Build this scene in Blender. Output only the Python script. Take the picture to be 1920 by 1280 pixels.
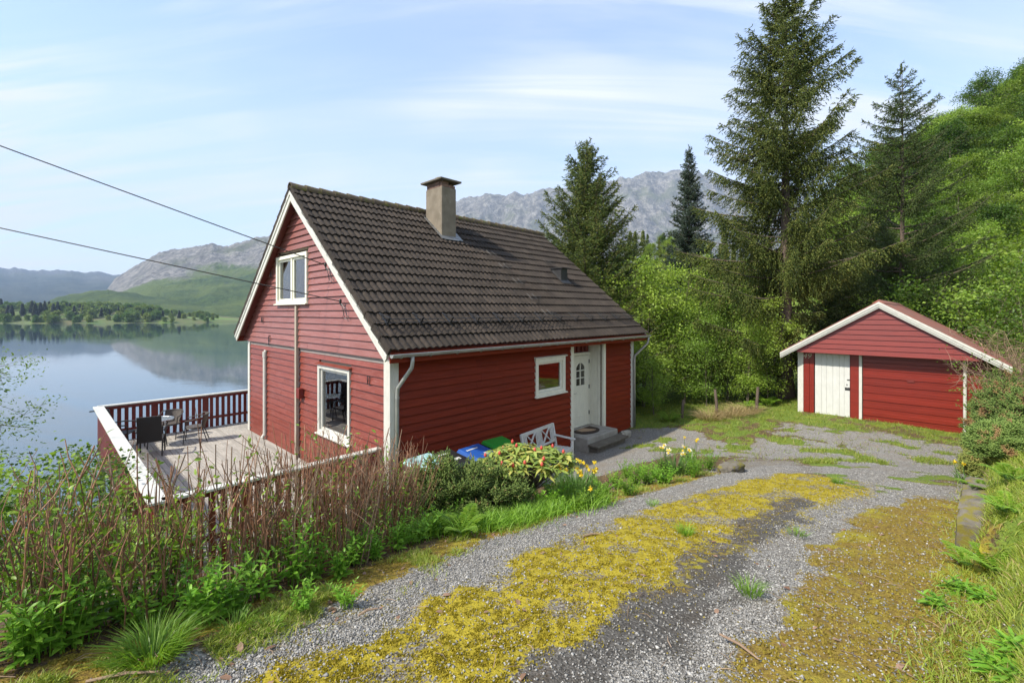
import bpy, math, random
import numpy as np
from mathutils import Vector, Matrix
random.seed(7)
RNG = np.random.default_rng(11)
scene = bpy.context.scene
for o in list(bpy.data.objects):
    bpy.data.objects.remove(o)

# ------------------------------------------------------------------ camera, sky, sun, exposure
CZ = 3.7                      # camera height above the house's ground level (z = 0)
F, CX, HY = 853.3, 960.0, 585.0   # focal length in photo pixels, centre column, horizon row
cam_data = bpy.data.cameras.new('camera')
cam_data.sensor_width = 36.0
cam_data.lens = 16.0
cam_data.shift_y = -(640 - HY) / 1920.0
cam_data.clip_start = 0.05
cam_data.clip_end = 20000
cam = bpy.data.objects.new('camera', cam_data)
scene.collection.objects.link(cam)
cam.location = (0, 0, CZ)
cam.rotation_euler = (math.radians(90), 0, 0)
scene.camera = cam

SUN_AZ = (-0.86, -0.51)       # horizontal direction towards the sun
SUN_EL = math.radians(46)
_n = math.hypot(*SUN_AZ)
SUN_DIR = Vector((SUN_AZ[0] / _n * math.cos(SUN_EL), SUN_AZ[1] / _n * math.cos(SUN_EL), math.sin(SUN_EL)))
sun_data = bpy.data.lights.new('sun', 'SUN')
sun_data.energy = 3.5
sun_data.angle = math.radians(1.5)
sun_data.color = (1.0, 0.94, 0.83)
sun = bpy.data.objects.new('sun', sun_data)
scene.collection.objects.link(sun)
sun.rotation_euler = SUN_DIR.to_track_quat('Z', 'Y').to_euler()
sun.location = (-20, -12, 30)

world = bpy.data.worlds.new('World')
scene.world = world
world.use_nodes = True
wn, wl = world.node_tree.nodes, world.node_tree.links
wn.clear()
w_out = wn.new('ShaderNodeOutputWorld')
w_bg = wn.new('ShaderNodeBackground')
w_bg.inputs['Strength'].default_value = 0.15
w_sky = wn.new('ShaderNodeTexSky')
w_sky.sky_type = 'NISHITA'
w_sky.sun_disc = False
w_sky.sun_elevation = SUN_EL
w_sky.sun_rotation = math.atan2(SUN_AZ[0], SUN_AZ[1])
w_sky.air_density = 1.0
w_sky.dust_density = 0.6
w_sky.ozone_density = 1.0
w_tc = wn.new('ShaderNodeTexCoord')
w_sep = wn.new('ShaderNodeSeparateXYZ')
wl.new(w_tc.outputs['Generated'], w_sep.inputs[0])
def wmath(op, a, b=None, clamp=False):
    n = wn.new('ShaderNodeMath'); n.operation = op; n.use_clamp = clamp
    for i, v in enumerate((a, b)):
        if v is None: continue
        if isinstance(v, (int, float)): n.inputs[i].default_value = v
        else: wl.new(v, n.inputs[i])
    return n.outputs[0]
zc = wmath('MAXIMUM', w_sep.outputs['Z'], 0.0)
zd = wmath('ADD', zc, 0.22)
w_cmb = wn.new('ShaderNodeCombineXYZ')
wl.new(wmath('DIVIDE', w_sep.outputs['X'], zd), w_cmb.inputs[0])
wl.new(wmath('DIVIDE', w_sep.outputs['Y'], zd), w_cmb.inputs[1])
def wnoise(scale, detail, rot, sx, sy, lo, hi, rough=0.55, dist=0.4):
    mp = wn.new('ShaderNodeMapping')
    mp.inputs['Rotation'].default_value = (0, 0, rot)
    mp.inputs['Scale'].default_value = (sx, sy, 1)
    wl.new(w_cmb.outputs[0], mp.inputs['Vector'])
    nz = wn.new('ShaderNodeTexNoise')
    nz.inputs['Scale'].default_value = scale
    nz.inputs['Detail'].default_value = detail
    nz.inputs['Roughness'].default_value = rough
    nz.inputs['Distortion'].default_value = dist
    wl.new(mp.outputs[0], nz.inputs['Vector'])
    mr = wn.new('ShaderNodeMapRange'); mr.interpolation_type = 'SMOOTHSTEP'
    mr.inputs['From Min'].default_value = lo; mr.inputs['From Max'].default_value = hi
    wl.new(nz.outputs['Fac'], mr.inputs['Value'])
    return mr.outputs[0]
c1 = wnoise(1.2, 7, 0.45, 0.30, 1.6, 0.40, 0.60)
c2 = wnoise(2.8, 8, 0.62, 0.20, 2.0, 0.44, 0.62, 0.6, 0.8)
c3 = wnoise(0.6, 3, 0.2, 0.8, 1.0, 0.40, 0.70)
cl = wmath('MULTIPLY', wmath('ADD', wmath('MULTIPLY', c1, 0.75), wmath('MULTIPLY', c2, 0.75)), wmath('ADD', wmath('MULTIPLY', c3, 0.9), 0.15), True)
# pale moist air towards the horizon
inv = wmath('SUBTRACT', 1.0, zc, True)
hz = wmath('ADD', wmath('MULTIPLY', wmath('POWER', inv, 4.2), 0.72), 0.20, True)
mixh = wn.new('ShaderNodeMix'); mixh.data_type = 'RGBA'
wl.new(hz, mixh.inputs['Factor'])
wl.new(w_sky.outputs[0], mixh.inputs['A'])
mixh.inputs['B'].default_value = (2.30, 2.55, 3.10, 1)
mixc = wn.new('ShaderNodeMix'); mixc.data_type = 'RGBA'
wl.new(wmath('MULTIPLY', cl, 1.5, True), mixc.inputs['Factor'])
wl.new(mixh.outputs['Result'], mixc.inputs['A'])
mixc.inputs['B'].default_value = (3.2, 3.3, 3.45, 1)
wl.new(mixc.outputs['Result'], w_bg.inputs['Color'])
wl.new(w_bg.outputs[0], w_out.inputs['Surface'])

scene.view_settings.view_transform = 'Standard'
scene.view_settings.look = 'None'
scene.view_settings.gamma = 1.0
scene.view_settings.use_curve_mapping = False
scene.view_settings.exposure = 1.2
scene.render.engine = 'CYCLES'
scene.cycles.use_denoising = True
scene.cycles.max_bounces = 8
scene.cycles.transparent_max_bounces = 12
scene.cycles.sample_clamp_indirect = 6

ORD = 'first second third fourth fifth sixth seventh eighth ninth tenth eleventh twelfth thirteenth fourteenth fifteenth sixteenth seventeenth eighteenth nineteenth twentieth'.split()
ORD += ['twenty-' + w_ for w_ in ORD[:9]] + ['thirtieth'] + ['thirty-' + w_ for w_ in ORD[:9]]
# ------------------------------------------------------------------ helpers
COL = scene.collection
def link(o):
    COL.objects.link(o); return o
def tag(o, label=None, cat=None, group=None, kind=None):
    if label: o['label'] = label
    if cat: o['category'] = cat
    if group: o['group'] = group
    if kind: o['kind'] = kind
    return o
def empty(name, loc=(0, 0, 0), rz=0.0, parent=None):
    o = bpy.data.objects.new(name, None)
    o.empty_display_size = 0.2
    o.location = loc; o.rotation_euler = (0, 0, rz)
    if parent: o.parent = parent
    return link(o)
def obj_from(name, me, parent=None, loc=None, rz=None):
    o = bpy.data.objects.new(name, me)
    if parent is not None: o.parent = parent
    if loc is not None: o.location = loc
    if rz is not None: o.rotation_euler = (0, 0, rz)
    return link(o)
def copy_tree(o, parent=None):
    c = o.copy(); COL.objects.link(c); c.parent = parent
    for ch in o.children:
        copy_tree(ch, c)
    return c
def np_mesh(name, V, Fc, mat=None, smooth=False):
    """V (n,3), Fc (m,k) all faces with k corners."""
    V = np.asarray(V, dtype=np.float32); Fc = np.asarray(Fc, dtype=np.int32)
    me = bpy.data.meshes.new(name)
    m, k = Fc.shape
    me.vertices.add(len(V)); me.vertices.foreach_set('co', V.ravel())
    me.loops.add(m * k); me.loops.foreach_set('vertex_index', Fc.ravel())
    me.polygons.add(m)
    me.polygons.foreach_set('loop_start', np.arange(m, dtype=np.int32) * k)
    if smooth:
        me.polygons.foreach_set('use_smooth', np.ones(m, dtype=bool))
    me.update(calc_edges=True)
    if mat: me.materials.append(mat)
    return me
class MB:
    """collects simple shapes and links them as one mesh; fn maps builder coordinates"""
    def __init__(s, fn=None):
        s.v, s.f, s.fn, s.sm = [], [], fn, False
    def add(s, vs, fs):
        b = len(s.v)
        s.v += [s.fn(*v) if s.fn else tuple(v) for v in vs]
        s.f += [tuple(b + i for i in f) for f in fs]
        return s
    def box(s, x0, x1, y0, y1, z0, z1):
        return s.add([(x0,y0,z0),(x1,y0,z0),(x1,y1,z0),(x0,y1,z0),(x0,y0,z1),(x1,y0,z1),(x1,y1,z1),(x0,y1,z1)],
              [(0,3,2,1),(4,5,6,7),(0,1,5,4),(1,2,6,5),(2,3,7,6),(3,0,4,7)])
    def bar(s, a, b, w, h, up=(0,0,1)):
        a, b = Vector(a), Vector(b); d = (b - a).normalized(); up = Vector(up)
        sd = d.cross(up)
        if sd.length < 1e-4: sd = d.cross(Vector((1, 0, 0)))
        sd.normalize(); u = sd.cross(d)
        vs = []
        for p in (a, b):
            for i, j in ((-1,-1),(1,-1),(1,1),(-1,1)):
                vs.append(p + sd * (i * w / 2) + u * (j * h / 2))
        return s.add(vs, [(0,3,2,1),(4,5,6,7),(0,1,5,4),(1,2,6,5),(2,3,7,6),(3,0,4,7)])
    def tube(s, pts, rad, n=6, cap=True):
        pts = [Vector(p) for p in pts]
        if not isinstance(rad, (list, tuple, np.ndarray)): rad = [rad] * len(pts)
        vs, fs = [], []
        prev = None
        for i, p in enumerate(pts):
            d = (pts[min(i + 1, len(pts) - 1)] - pts[max(i - 1, 0)])
            if d.length < 1e-9: d = Vector((0, 0, 1))
            d.normalize()
            if prev is None:
                a = d.cross(Vector((0, 0, 1)))
                if a.length < 1e-3: a = d.cross(Vector((1, 0, 0)))
            else:
                a = prev - d * prev.dot(d)
                if a.length < 1e-5: a = d.orthogonal()
            a.normalize(); prev = a; b = d.cross(a)
            for k in range(n):
                t = 2 * math.pi * k / n
                vs.append(p + (a * math.cos(t) + b * math.sin(t)) * rad[i])
        for i in range(len(pts) - 1):
            for k in range(n):
                k2 = (k + 1) % n
                fs.append((i*n+k, i*n+k2, (i+1)*n+k2, (i+1)*n+k))
        if cap:
            fs.append(tuple(range(n - 1, -1, -1))); fs.append(tuple((len(pts)-1)*n + k for k in range(n)))
        return s.add(vs, fs)
    def prism(s, poly, t0, t1, axis='y'):
        """poly in 2D extruded along axis from t0 to t1"""
        n = len(poly); vs = []
        for t in (t0, t1):
            for (a, b) in poly:
                vs.append({'y': (a, t, b), 'x': (t, a, b), 'z': (a, b, t)}[axis])
        fs = [tuple(range(n)), tuple(range(2*n-1, n-1, -1))]
        for i in range(n):
            j = (i + 1) % n
            fs.append((i, i + n, j + n, j))
        return s.add(vs, fs)
    def lathe(s, prof, n=16, c=(0,0,0)):
        vs, fs = [], []
        for (r, z) in prof:
            for k in range(n):
                t = 2*math.pi*k/n
                vs.append((c[0]+r*math.cos(t), c[1]+r*math.sin(t), c[2]+z))
        for i in range(len(prof)-1):
            for k in range(n):
                k2 = (k+1) % n
                fs.append((i*n+k, i*n+k2, (i+1)*n+k2, (i+1)*n+k))
        fs.append(tuple(range(n-1,-1,-1))); fs.append(tuple((len(prof)-1)*n+k for k in range(n)))
        return s.add(vs, fs)
    def mesh(s, name, mat=None, smooth=False, bevel=0.0):
        me = bpy.data.meshes.new(name)
        me.from_pydata([tuple(v) for v in s.v], [], s.f)
        me.update()
        import bmesh as _bm
        bm = _bm.new(); bm.from_mesh(me)
        _bm.ops.recalc_face_normals(bm, faces=bm.faces)
        if bevel > 0:
            es = [e for e in bm.edges if len(e.link_faces) == 2 and e.calc_face_angle(0) > 0.6]
            _bm.ops.bevel(bm, geom=es, offset=bevel, segments=1, affect='EDGES', clamp_overlap=True)
        bm.to_mesh(me); bm.free()
        if smooth:
            for p in me.polygons: p.use_smooth = True
        if mat: me.materials.append(mat)
        return me
    def build(s, name, mat=None, parent=None, smooth=False, bevel=0.0, loc=None, rz=None):
        return obj_from(name, s.mesh(name, mat, smooth, bevel), parent, loc, rz)

# ---- noise (numpy)
_perm = np.random.default_rng(5).permutation(512)
_ang = np.random.default_rng(6).random(512) * 2 * np.pi
def pnoise(x, y):
    x = np.asarray(x, float); y = np.asarray(y, float)
    xi = np.floor(x).astype(int); yi = np.floor(y).astype(int)
    xf = x - xi; yf = y - yi
    u = xf*xf*xf*(xf*(xf*6-15)+10); v = yf*yf*yf*(yf*(yf*6-15)+10)
    def g(ix, iy, dx, dy):
        a = _ang[_perm[(_perm[ix & 511] + iy) & 511]]
        return np.cos(a)*dx + np.sin(a)*dy
    n00 = g(xi, yi, xf, yf); n10 = g(xi+1, yi, xf-1, yf)
    n01 = g(xi, yi+1, xf, yf-1); n11 = g(xi+1, yi+1, xf-1, yf-1)
    return (n00*(1-u)+n10*u)*(1-v) + (n01*(1-u)+n11*u)*v
def fbm(x, y, o=4, lac=2.03, gain=0.5):
    t = 0; a = 1.0
    for i in range(o):
        t = t + a*pnoise(np.asarray(x)*lac**i + 17.3*i, np.asarray(y)*lac**i - 9.1*i); a *= gain
    return t
def ridged(x, y, o=4):
    t = 0; a = 1.0
    for i in range(o):
        t = t + a*(0.5 - np.abs(pnoise(np.asarray(x)*2.1**i+5*i, np.asarray(y)*2.1**i+3*i))*1.6); a *= 0.5
    return t
def sstep(a, b, x):
    t = np.clip((np.asarray(x, float) - a) / (b - a), 0, 1); return t*t*(3-2*t)
def smin(a, b, k):
    h = np.clip(0.5 + 0.5*(b-a)/k, 0, 1); return b*(1-h) + a*h - k*h*(1-h)

# ---- procedural materials
def nodes_of(name):
    m = bpy.data.materials.new(name); m.use_nodes = True
    nt = m.node_tree; nt.nodes.clear()
    out = nt.nodes.new('ShaderNodeOutputMaterial')
    return m, nt.nodes, nt.links, out
def mixrgb(N, L, fac, a, b, blend='MIX'):
    n = N.new('ShaderNodeMix'); n.data_type = 'RGBA'; n.blend_type = blend
    for k, v in (('Factor', fac), ('A', a), ('B', b)):
        if isinstance(v, (int, float)): n.inputs[k].default_value = v
        elif isinstance(v, tuple): n.inputs[k].default_value = v if len(v) == 4 else (*v, 1)
        else: L.new(v, n.inputs[k])
    return n.outputs['Result']
def mathn(N, L, op, a, b=None, clamp=False):
    n = N.new('ShaderNodeMath'); n.operation = op; n.use_clamp = clamp
    for i, v in enumerate((a, b)):
        if v is None: continue
        if isinstance(v, (int, float)): n.inputs[i].default_value = v
        else: L.new(v, n.inputs[i])
    return n.outputs[0]
def ramp(N, L, v, lo, hi, to0=0.0, to1=1.0, smooth=True):
    n = N.new('ShaderNodeMapRange'); n.interpolation_type = 'SMOOTHSTEP' if smooth else 'LINEAR'
    n.inputs['From Min'].default_value = lo; n.inputs['From Max'].default_value = hi
    n.inputs['To Min'].default_value = to0; n.inputs['To Max'].default_value = to1
    L.new(v, n.inputs['Value']); return n.outputs[0]
def noise(N, L, vec, scale, detail=4, rough=0.55, stretch=None, dist=0.0):
    if stretch is not None:
        mp = N.new('ShaderNodeMapping'); mp.inputs['Scale'].default_value = stretch
        L.new(vec, mp.inputs['Vector']); vec = mp.outputs[0]
    n = N.new('ShaderNodeTexNoise'); n.inputs['Scale'].default_value = scale
    n.inputs['Detail'].default_value = detail; n.inputs['Roughness'].default_value = rough
    n.inputs['Distortion'].default_value = dist
    L.new(vec, n.inputs['Vector']); return n.outputs['Fac']
def pmat(name, c1, c2=None, scale=4.0, stretch=(1,1,1), rough=0.6, bump=0.0, bscale=40, bstretch=None, orand=0.0,
         metallic=0.0, c3=None, wear=(0.62, 0.75), wscale=6.0, wstretch=(1,1,1), spec=0.5, coat=0.0, irand=0.0, detail=5):
    m, N, L, out = nodes_of(name)
    p = N.new('ShaderNodeBsdfPrincipled'); L.new(p.outputs[0], out.inputs[0])
    p.inputs['Roughness'].default_value = rough; p.inputs['Metallic'].default_value = metallic
    p.inputs['Specular IOR Level'].default_value = spec
    p.inputs['Coat Weight'].default_value = coat
    tc = N.new('ShaderNodeTexCoord'); vec = tc.outputs['Object']
    if orand or irand:
        oi = N.new('ShaderNodeObjectInfo')
        cb = N.new('ShaderNodeVectorMath'); cb.operation = 'ADD'
        L.new(vec, cb.inputs[0])
        sc = N.new('ShaderNodeVectorMath'); sc.operation = 'SCALE'; sc.inputs[0].default_value = (37.0, 11.0, 23.0)
        L.new(oi.outputs['Random'], sc.inputs['Scale']); L.new(sc.outputs[0], cb.inputs[1])
        vec = cb.outputs[0]
    col = (*c1, 1)
    if c2:
        f = ramp(N, L, noise(N, L, vec, scale, detail, 0.6, stretch), 0.3, 0.7)
        col = mixrgb(N, L, f, c1, c2)
    if c3:
        f = ramp(N, L, noise(N, L, vec, wscale, 8, 0.65, wstretch), wear[0], wear[1])
        col = mixrgb(N, L, f, col if not isinstance(col, tuple) else c1, c3)
    if orand or irand:
        hs = N.new('ShaderNodeHueSaturation')
        rnd = oi.outputs['Random']
        if irand:
            gi = N.new('ShaderNodeNewGeometry'); rnd = gi.outputs['Random Per Island']
        L.new(ramp(N, L, rnd, 0, 1, 1 - max(orand, irand), 1 + max(orand, irand), False), hs.inputs['Value'])
        if isinstance(col, tuple): hs.inputs['Color'].default_value = col
        else: L.new(col, hs.inputs['Color'])
        col = hs.outputs[0]
    if isinstance(col, tuple): p.inputs['Base Color'].default_value = col
    else: L.new(col, p.inputs['Base Color'])
    if bump:
        b = N.new('ShaderNodeBump'); b.inputs['Strength'].default_value = bump; b.inputs['Distance'].default_value = 0.01
        L.new(noise(N, L, vec, bscale, 6, 0.6, bstretch or stretch), b.inputs['Height']); L.new(b.outputs[0], p.inputs['Normal'])
    return m
def leafmat(name, ca, cb, trans=0.35, rough=0.5, cc=None, ccamt=0.1, hue=0.0, ccn=None, vr=0.18):
    m, N, L, out = nodes_of(name)
    g = N.new('ShaderNodeNewGeometry'); oi = N.new('ShaderNodeObjectInfo')
    col = mixrgb(N, L, g.outputs['Random Per Island'], ca, cb)
    if cc:
        if ccn:
            tcn = N.new('ShaderNodeTexCoord'); vn_ = noise(N, L, tcn.outputs['Object'], ccn, 3, 0.6)
            col = mixrgb(N, L, ramp(N, L, vn_, 0.66 - ccamt, 0.74 - ccamt), col, cc)
        wn_ = N.new('ShaderNodeTexWhiteNoise'); wn_.noise_dimensions = '1D'
        L.new(g.outputs['Random Per Island'], wn_.inputs['W'])
        if not ccn: col = mixrgb(N, L, ramp(N, L, wn_.outputs['Value'], 1 - ccamt, 1 - ccamt + 0.01), col, cc)
    hs = N.new('ShaderNodeHueSaturation')
    L.new(ramp(N, L, oi.outputs['Random'], 0, 1, 1 - vr, 1 + vr, False), hs.inputs['Value'])
    L.new(ramp(N, L, oi.outputs['Random'], 0, 1, 0.5 + hue, 0.5 - hue, False), hs.inputs['Hue'])
    L.new(col, hs.inputs['Color']); col = hs.outputs[0]
    p = N.new('ShaderNodeBsdfPrincipled'); p.inputs['Roughness'].default_value = rough
    p.inputs['Specular IOR Level'].default_value = 0.35
    L.new(col, p.inputs['Base Color'])
    if trans > 0:
        t = N.new('ShaderNodeBsdfTranslucent')
        L.new(mixrgb(N, L, 1.0, col, (1.15, 1.15, 0.6), 'MULTIPLY'), t.inputs['Color'])
        mx = N.new('ShaderNodeMixShader'); mx.inputs[0].default_value = trans
        L.new(p.outputs[0], mx.inputs[1]); L.new(t.outputs[0], mx.inputs[2]); L.new(mx.outputs[0], out.inputs[0])
    else:
        L.new(p.outputs[0], out.inputs[0])
    return m

M = {}
M['red_gable'] = pmat('red_gable_paint', (0.160,0.027,0.014), (0.200,0.046,0.030), 3.0, (6,0.6,6), 0.42, 0.25, 60, (20,1.5,20), 0.10, c3=(0.30,0.145,0.125), wear=(0.55,0.78), wscale=5, wstretch=(8,0.7,14))
M['red_upper'] = pmat('faded_upper_gable_paint_with_sheen', (0.210,0.068,0.055), (0.250,0.098,0.085), 3.0, (6,0.6,6), 0.42, 0.25, 60, (20,1.5,20), 0.10, c3=(0.33,0.18,0.17), wear=(0.54,0.78), wscale=5, wstretch=(8,0.7,14))  # paler pink: faded paint, plus the sheen of light put into the colour
M['red_front'] = pmat('red_front_paint', (0.190,0.020,0.004), (0.150,0.015,0.003), 3.0, (0.6,6,6), 0.55, 0.25, 60, (1.5,20,20), 0.08, c3=(0.31,0.06,0.04), wear=(0.66,0.85), wscale=5, wstretch=(0.7,8,14), spec=0.2)
M['red_dark'] = pmat('dark_red_paint', (0.15,0.018,0.012), (0.11,0.013,0.010), 6.0, (4,4,0.7), 0.5, 0.2, 60, (20,20,2), 0.12)
M['red_garage'] = pmat('garage_red_paint', (0.185,0.016,0.008), (0.150,0.012,0.006), 3.0, (0.6,6,6), 0.38, 0.2, 60, (1.5,20,20), 0.09, c3=(0.27,0.075,0.065), wear=(0.66,0.84), wscale=4, wstretch=(0.7,8,12))
M['white'] = pmat('white_paint', (0.56,0.55,0.50), (0.49,0.48,0.43), 5, (3,3,1), 0.45, 0.1, 60, None, 0.03, c3=(0.55,0.53,0.46), wear=(0.68,0.80), wscale=7)
M['cream'] = pmat('cream_paint', (0.74,0.72,0.60), (0.67,0.65,0.54), 5, (3,3,1), 0.45, 0.08, 60, None, 0.03)
M['white_clean'] = pmat('clean_white_paint', (0.58,0.58,0.55), (0.52,0.52,0.49), 4, (2,2,1), 0.35, 0.05, 60)
M['grey_wood'] = pmat('weathered_wood', (0.40,0.37,0.33), (0.27,0.25,0.22), 6, (7,0.5,7), 0.85, 0.6, 40, (20,1,20), 0.16, c3=(0.16,0.15,0.13), wear=(0.62,0.75), wscale=5, wstretch=(5,0.5,5))
M['grey_strip'] = pmat('bare_grey_wood', (0.23,0.20,0.19), (0.30,0.24,0.22), 6, (5,0.6,5), 0.85, 0.4, 40)
M['tan_strip'] = pmat('weathered_batten', (0.36,0.31,0.25), (0.28,0.23,0.18), 6, (5,5,0.5), 0.8, 0.4, 40)
M['tile'] = pmat('roof_tile_concrete', (0.028,0.022,0.017), (0.047,0.036,0.028), 9, (1,1,1), 0.85, 0.6, 120, None, 0.24, c3=(0.075,0.056,0.037), wear=(0.58,0.76), wscale=7, spec=0.25)
M['tile_f'] = pmat('roof_tile_concrete_field', (0.028,0.022,0.017), (0.047,0.036,0.028), 9, (1,1,1), 0.75, 0.6, 120, None, 0.0, c3=(0.075,0.053,0.033), wear=(0.60,0.78), wscale=5, irand=0.24, spec=0.25)
M['ridge'] = pmat('mossy_ridge_tile', (0.085,0.065,0.050), (0.13,0.09,0.05), 12, (1,1,1), 0.85, 0.8, 60, None, 0.2, c3=(0.13,0.12,0.03), wear=(0.50,0.62), wscale=9)
M['concrete'] = pmat('old_concrete', (0.21,0.175,0.13), (0.15,0.125,0.09), 3.5, (1,1,1), 0.9, 0.5, 45, None, 0.0, c3=(0.26,0.23,0.18), wear=(0.58,0.72), wscale=4)
M['concrete_grey'] = pmat('grey_concrete', (0.34,0.32,0.28), (0.24,0.22,0.19), 5, (1,1,1), 0.9, 0.4, 60, None, 0.05, c3=(0.14,0.13,0.11), wear=(0.62,0.75), wscale=5)
M['concrete_dark'] = pmat('damp_concrete', (0.10,0.085,0.065), (0.15,0.13,0.10), 5, (1,1,1), 0.9, 0.4, 60)
M['brick'] = pmat('chimney_brick', (0.20,0.11,0.08), (0.13,0.09,0.07), 14, (1,1,1), 0.9, 0.5, 60, None, 0.2)
M['metal'] = pmat('dull_zinc', (0.42,0.42,0.40), (0.33,0.33,0.31), 6, (1,1,1), 0.5, 0.1, 30, None, 0.0, 0.6)
M['metal_dark'] = pmat('dark_metal', (0.035,0.035,0.037), (0.05,0.05,0.05), 8, (1,1,1), 0.45, 0.05, 50, None, 0.0, 0.4)
M['galv'] = pmat('galvanised_steel', (0.30,0.30,0.30), (0.20,0.20,0.19), 8, (1,1,1), 0.5, 0.05, 50, None, 0.0, 0.7)
M['steel'] = pmat('brushed_steel', (0.6,0.6,0.6), (0.5,0.5,0.5), 8, (1,1,1), 0.3, 0.0, 50, None, 0.0, 1.0)
M['black'] = pmat('black_plastic', (0.012,0.012,0.013), (0.02,0.02,0.02), 12, (1,1,1), 0.45, 0.05, 80)
M['wicker'] = pmat('black_textile', (0.014,0.013,0.013), (0.030,0.028,0.027), 90, (1,1,1), 0.6, 0.6, 160)
M['rattan'] = pmat('brown_grey_rattan', (0.11,0.09,0.075), (0.04,0.032,0.028), 70, (1,1,1), 0.6, 0.8, 140)
M['blue_lid'] = pmat('blue_plastic', (0.018,0.085,0.33), (0.014,0.07,0.28), 5, (1,1,1), 0.4, 0.05, 60)
M['green_lid'] = pmat('green_plastic', (0.025,0.24,0.03), (0.02,0.20,0.025), 5, (1,1,1), 0.4, 0.05, 60)
M['teal_lid'] = pmat('faded_teal_plastic', (0.16,0.36,0.36), (0.42,0.55,0.53), 9, (1,1,1), 0.5, 0.1, 40)
M['bark'] = pmat('spruce_bark', (0.085,0.060,0.045), (0.14,0.105,0.08), 6, (3,3,0.8), 0.95, 1.0, 14, (3,3,0.8))
M['bark_l'] = pmat('young_bark', (0.16,0.13,0.095), (0.09,0.07,0.05), 8, (2,2,0.7), 0.9, 0.6, 20)
M['stem'] = pmat('reddish_stem', (0.31,0.155,0.085), (0.18,0.090,0.050), 5, (1,1,1), 0.7, 0.3, 60, None, 0.0, c3=(0.30,0.20,0.12), wear=(0.62,0.7), wscale=3, irand=0.45)
M['twig'] = pmat('dry_twig', (0.30,0.21,0.135), (0.17,0.11,0.075), 5, (1,1,1), 0.85, 0.2, 60, None, 0.0, irand=0.4)
M['rust'] = pmat('rusty_roof_sheet', (0.26,0.085,0.055), (0.20,0.10,0.075), 3, (1,0.4,1), 0.75, 0.3, 40, None, 0.1, c3=(0.13,0.07,0.05), wear=(0.58,0.72), wscale=4)
M['mat_brown'] = pmat('doormat_brown', (0.055,0.035,0.022), (0.035,0.022,0.014), 60, (1,1,1), 1.0, 0.8, 300)
M['mat_tan'] = pmat('doormat_tan', (0.42,0.29,0.18), (0.34,0.22,0.13), 60, (1,1,1), 1.0, 0.8, 300)
M['curtain'] = pmat('curtain', (0.62,0.58,0.52), (0.50,0.46,0.42), 9, (1,1,0.3), 0.9, 0.2, 60)
M['interior'] = pmat('interior_wall', (0.30,0.25,0.20), (0.26,0.21,0.17), 2, (1,1,1), 0.9)
M['lime'] = pmat('lime_plastic', (0.25,0.55,0.06), (0.2,0.48,0.05), 5, (1,1,1), 0.45)
M['rubber'] = pmat('cable_rubber', (0.008,0.008,0.009), (0.014,0.014,0.014), 5, (1,1,1), 0.55)
M['stone'] = pmat('pale_stone', (0.38,0.35,0.29), (0.24,0.22,0.18), 9, (1,1,1), 0.9, 0.6, 30)
M['moss_stone'] = pmat('mossy_stone', (0.16,0.14,0.11), (0.09,0.08,0.06), 9, (1,1,1), 0.95, 0.6, 30, None, 0.0, c3=(0.15,0.13,0.02), wear=(0.48,0.60), wscale=7)
# panes
def glassmat(name, boost, tint=(1,1,1)):
    m, N, L, out = nodes_of(name)
    fr = N.new('ShaderNodeFresnel'); fr.inputs['IOR'].default_value = 1.52
    tc = N.new('ShaderNodeTexCoord')
    bm_ = N.new('ShaderNodeBump'); bm_.inputs['Strength'].default_value = 0.04; bm_.inputs['Distance'].default_value = 0.02
    L.new(noise(N, L, tc.outputs['Object'], 1.6, 1), bm_.inputs['Height'])
    tr = N.new('ShaderNodeBsdfTransparent'); tr.inputs[0].default_value = (*tint, 1)
    gl = N.new('ShaderNodeBsdfGlossy'); gl.inputs['Roughness'].default_value = 0.01
    L.new(bm_.outputs[0], gl.inputs['Normal'])
    mx = N.new('ShaderNodeMixShader')
    L.new(mathn(N, L, 'ADD', mathn(N, L, 'MULTIPLY', fr.outputs[0], 1.3), boost, True), mx.inputs[0])
    L.new(tr.outputs[0], mx.inputs[1]); L.new(gl.outputs[0], mx.inputs[2]); L.new(mx.outputs[0], out.inputs[0])
    return m
M['glass'] = glassmat('window_glass', 0.15, (0.85,0.88,0.86))
M['glass_top'] = pmat('table_glass', (0.16,0.20,0.22), (0.22,0.26,0.28), 8, (1,1,1), 0.12)
M['needle'] = leafmat('spruce_needles', (0.058,0.090,0.014), (0.140,0.168,0.032), 0.25, 0.55, (0.21,0.22,0.05), 0.12)
M['needle_b'] = leafmat('blue_spruce_needles', (0.032,0.056,0.034), (0.070,0.100,0.062), 0.15, 0.55)
M['needle_g'] = leafmat('fresh_spruce_needles', (0.064,0.108,0.016), (0.145,0.200,0.034), 0.22, 0.55, (0.24,0.25,0.05), 0.18)
M['needle_o'] = leafmat('open_spruce_needles', (0.055,0.090,0.020), (0.125,0.175,0.040), 0.22, 0.55)
M['juniper'] = leafmat('juniper_sprays', (0.125,0.210,0.045), (0.230,0.320,0.075), 0.25, 0.6, (0.36,0.22,0.10), 0.15, ccn=3.2)
M['juniper_y'] = leafmat('yellow_juniper_sprays', (0.20,0.24,0.05), (0.30,0.32,0.08), 0.2, 0.6, (0.34,0.20,0.09), 0.08, ccn=3.2)
M['yew'] = leafmat('yew_sprays', (0.110,0.180,0.040), (0.250,0.335,0.080), 0.28, 0.6, (0.34,0.25,0.10), 0.05)
M['leaf_birch'] = leafmat('spring_leaves', (0.185,0.300,0.035), (0.310,0.440,0.070), 0.42, 0.45, hue=0.012)
M['leaf_mid'] = leafmat('woodland_leaves', (0.080,0.150,0.016), (0.175,0.265,0.036), 0.42, 0.45, hue=0.015, vr=0.28)
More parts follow.
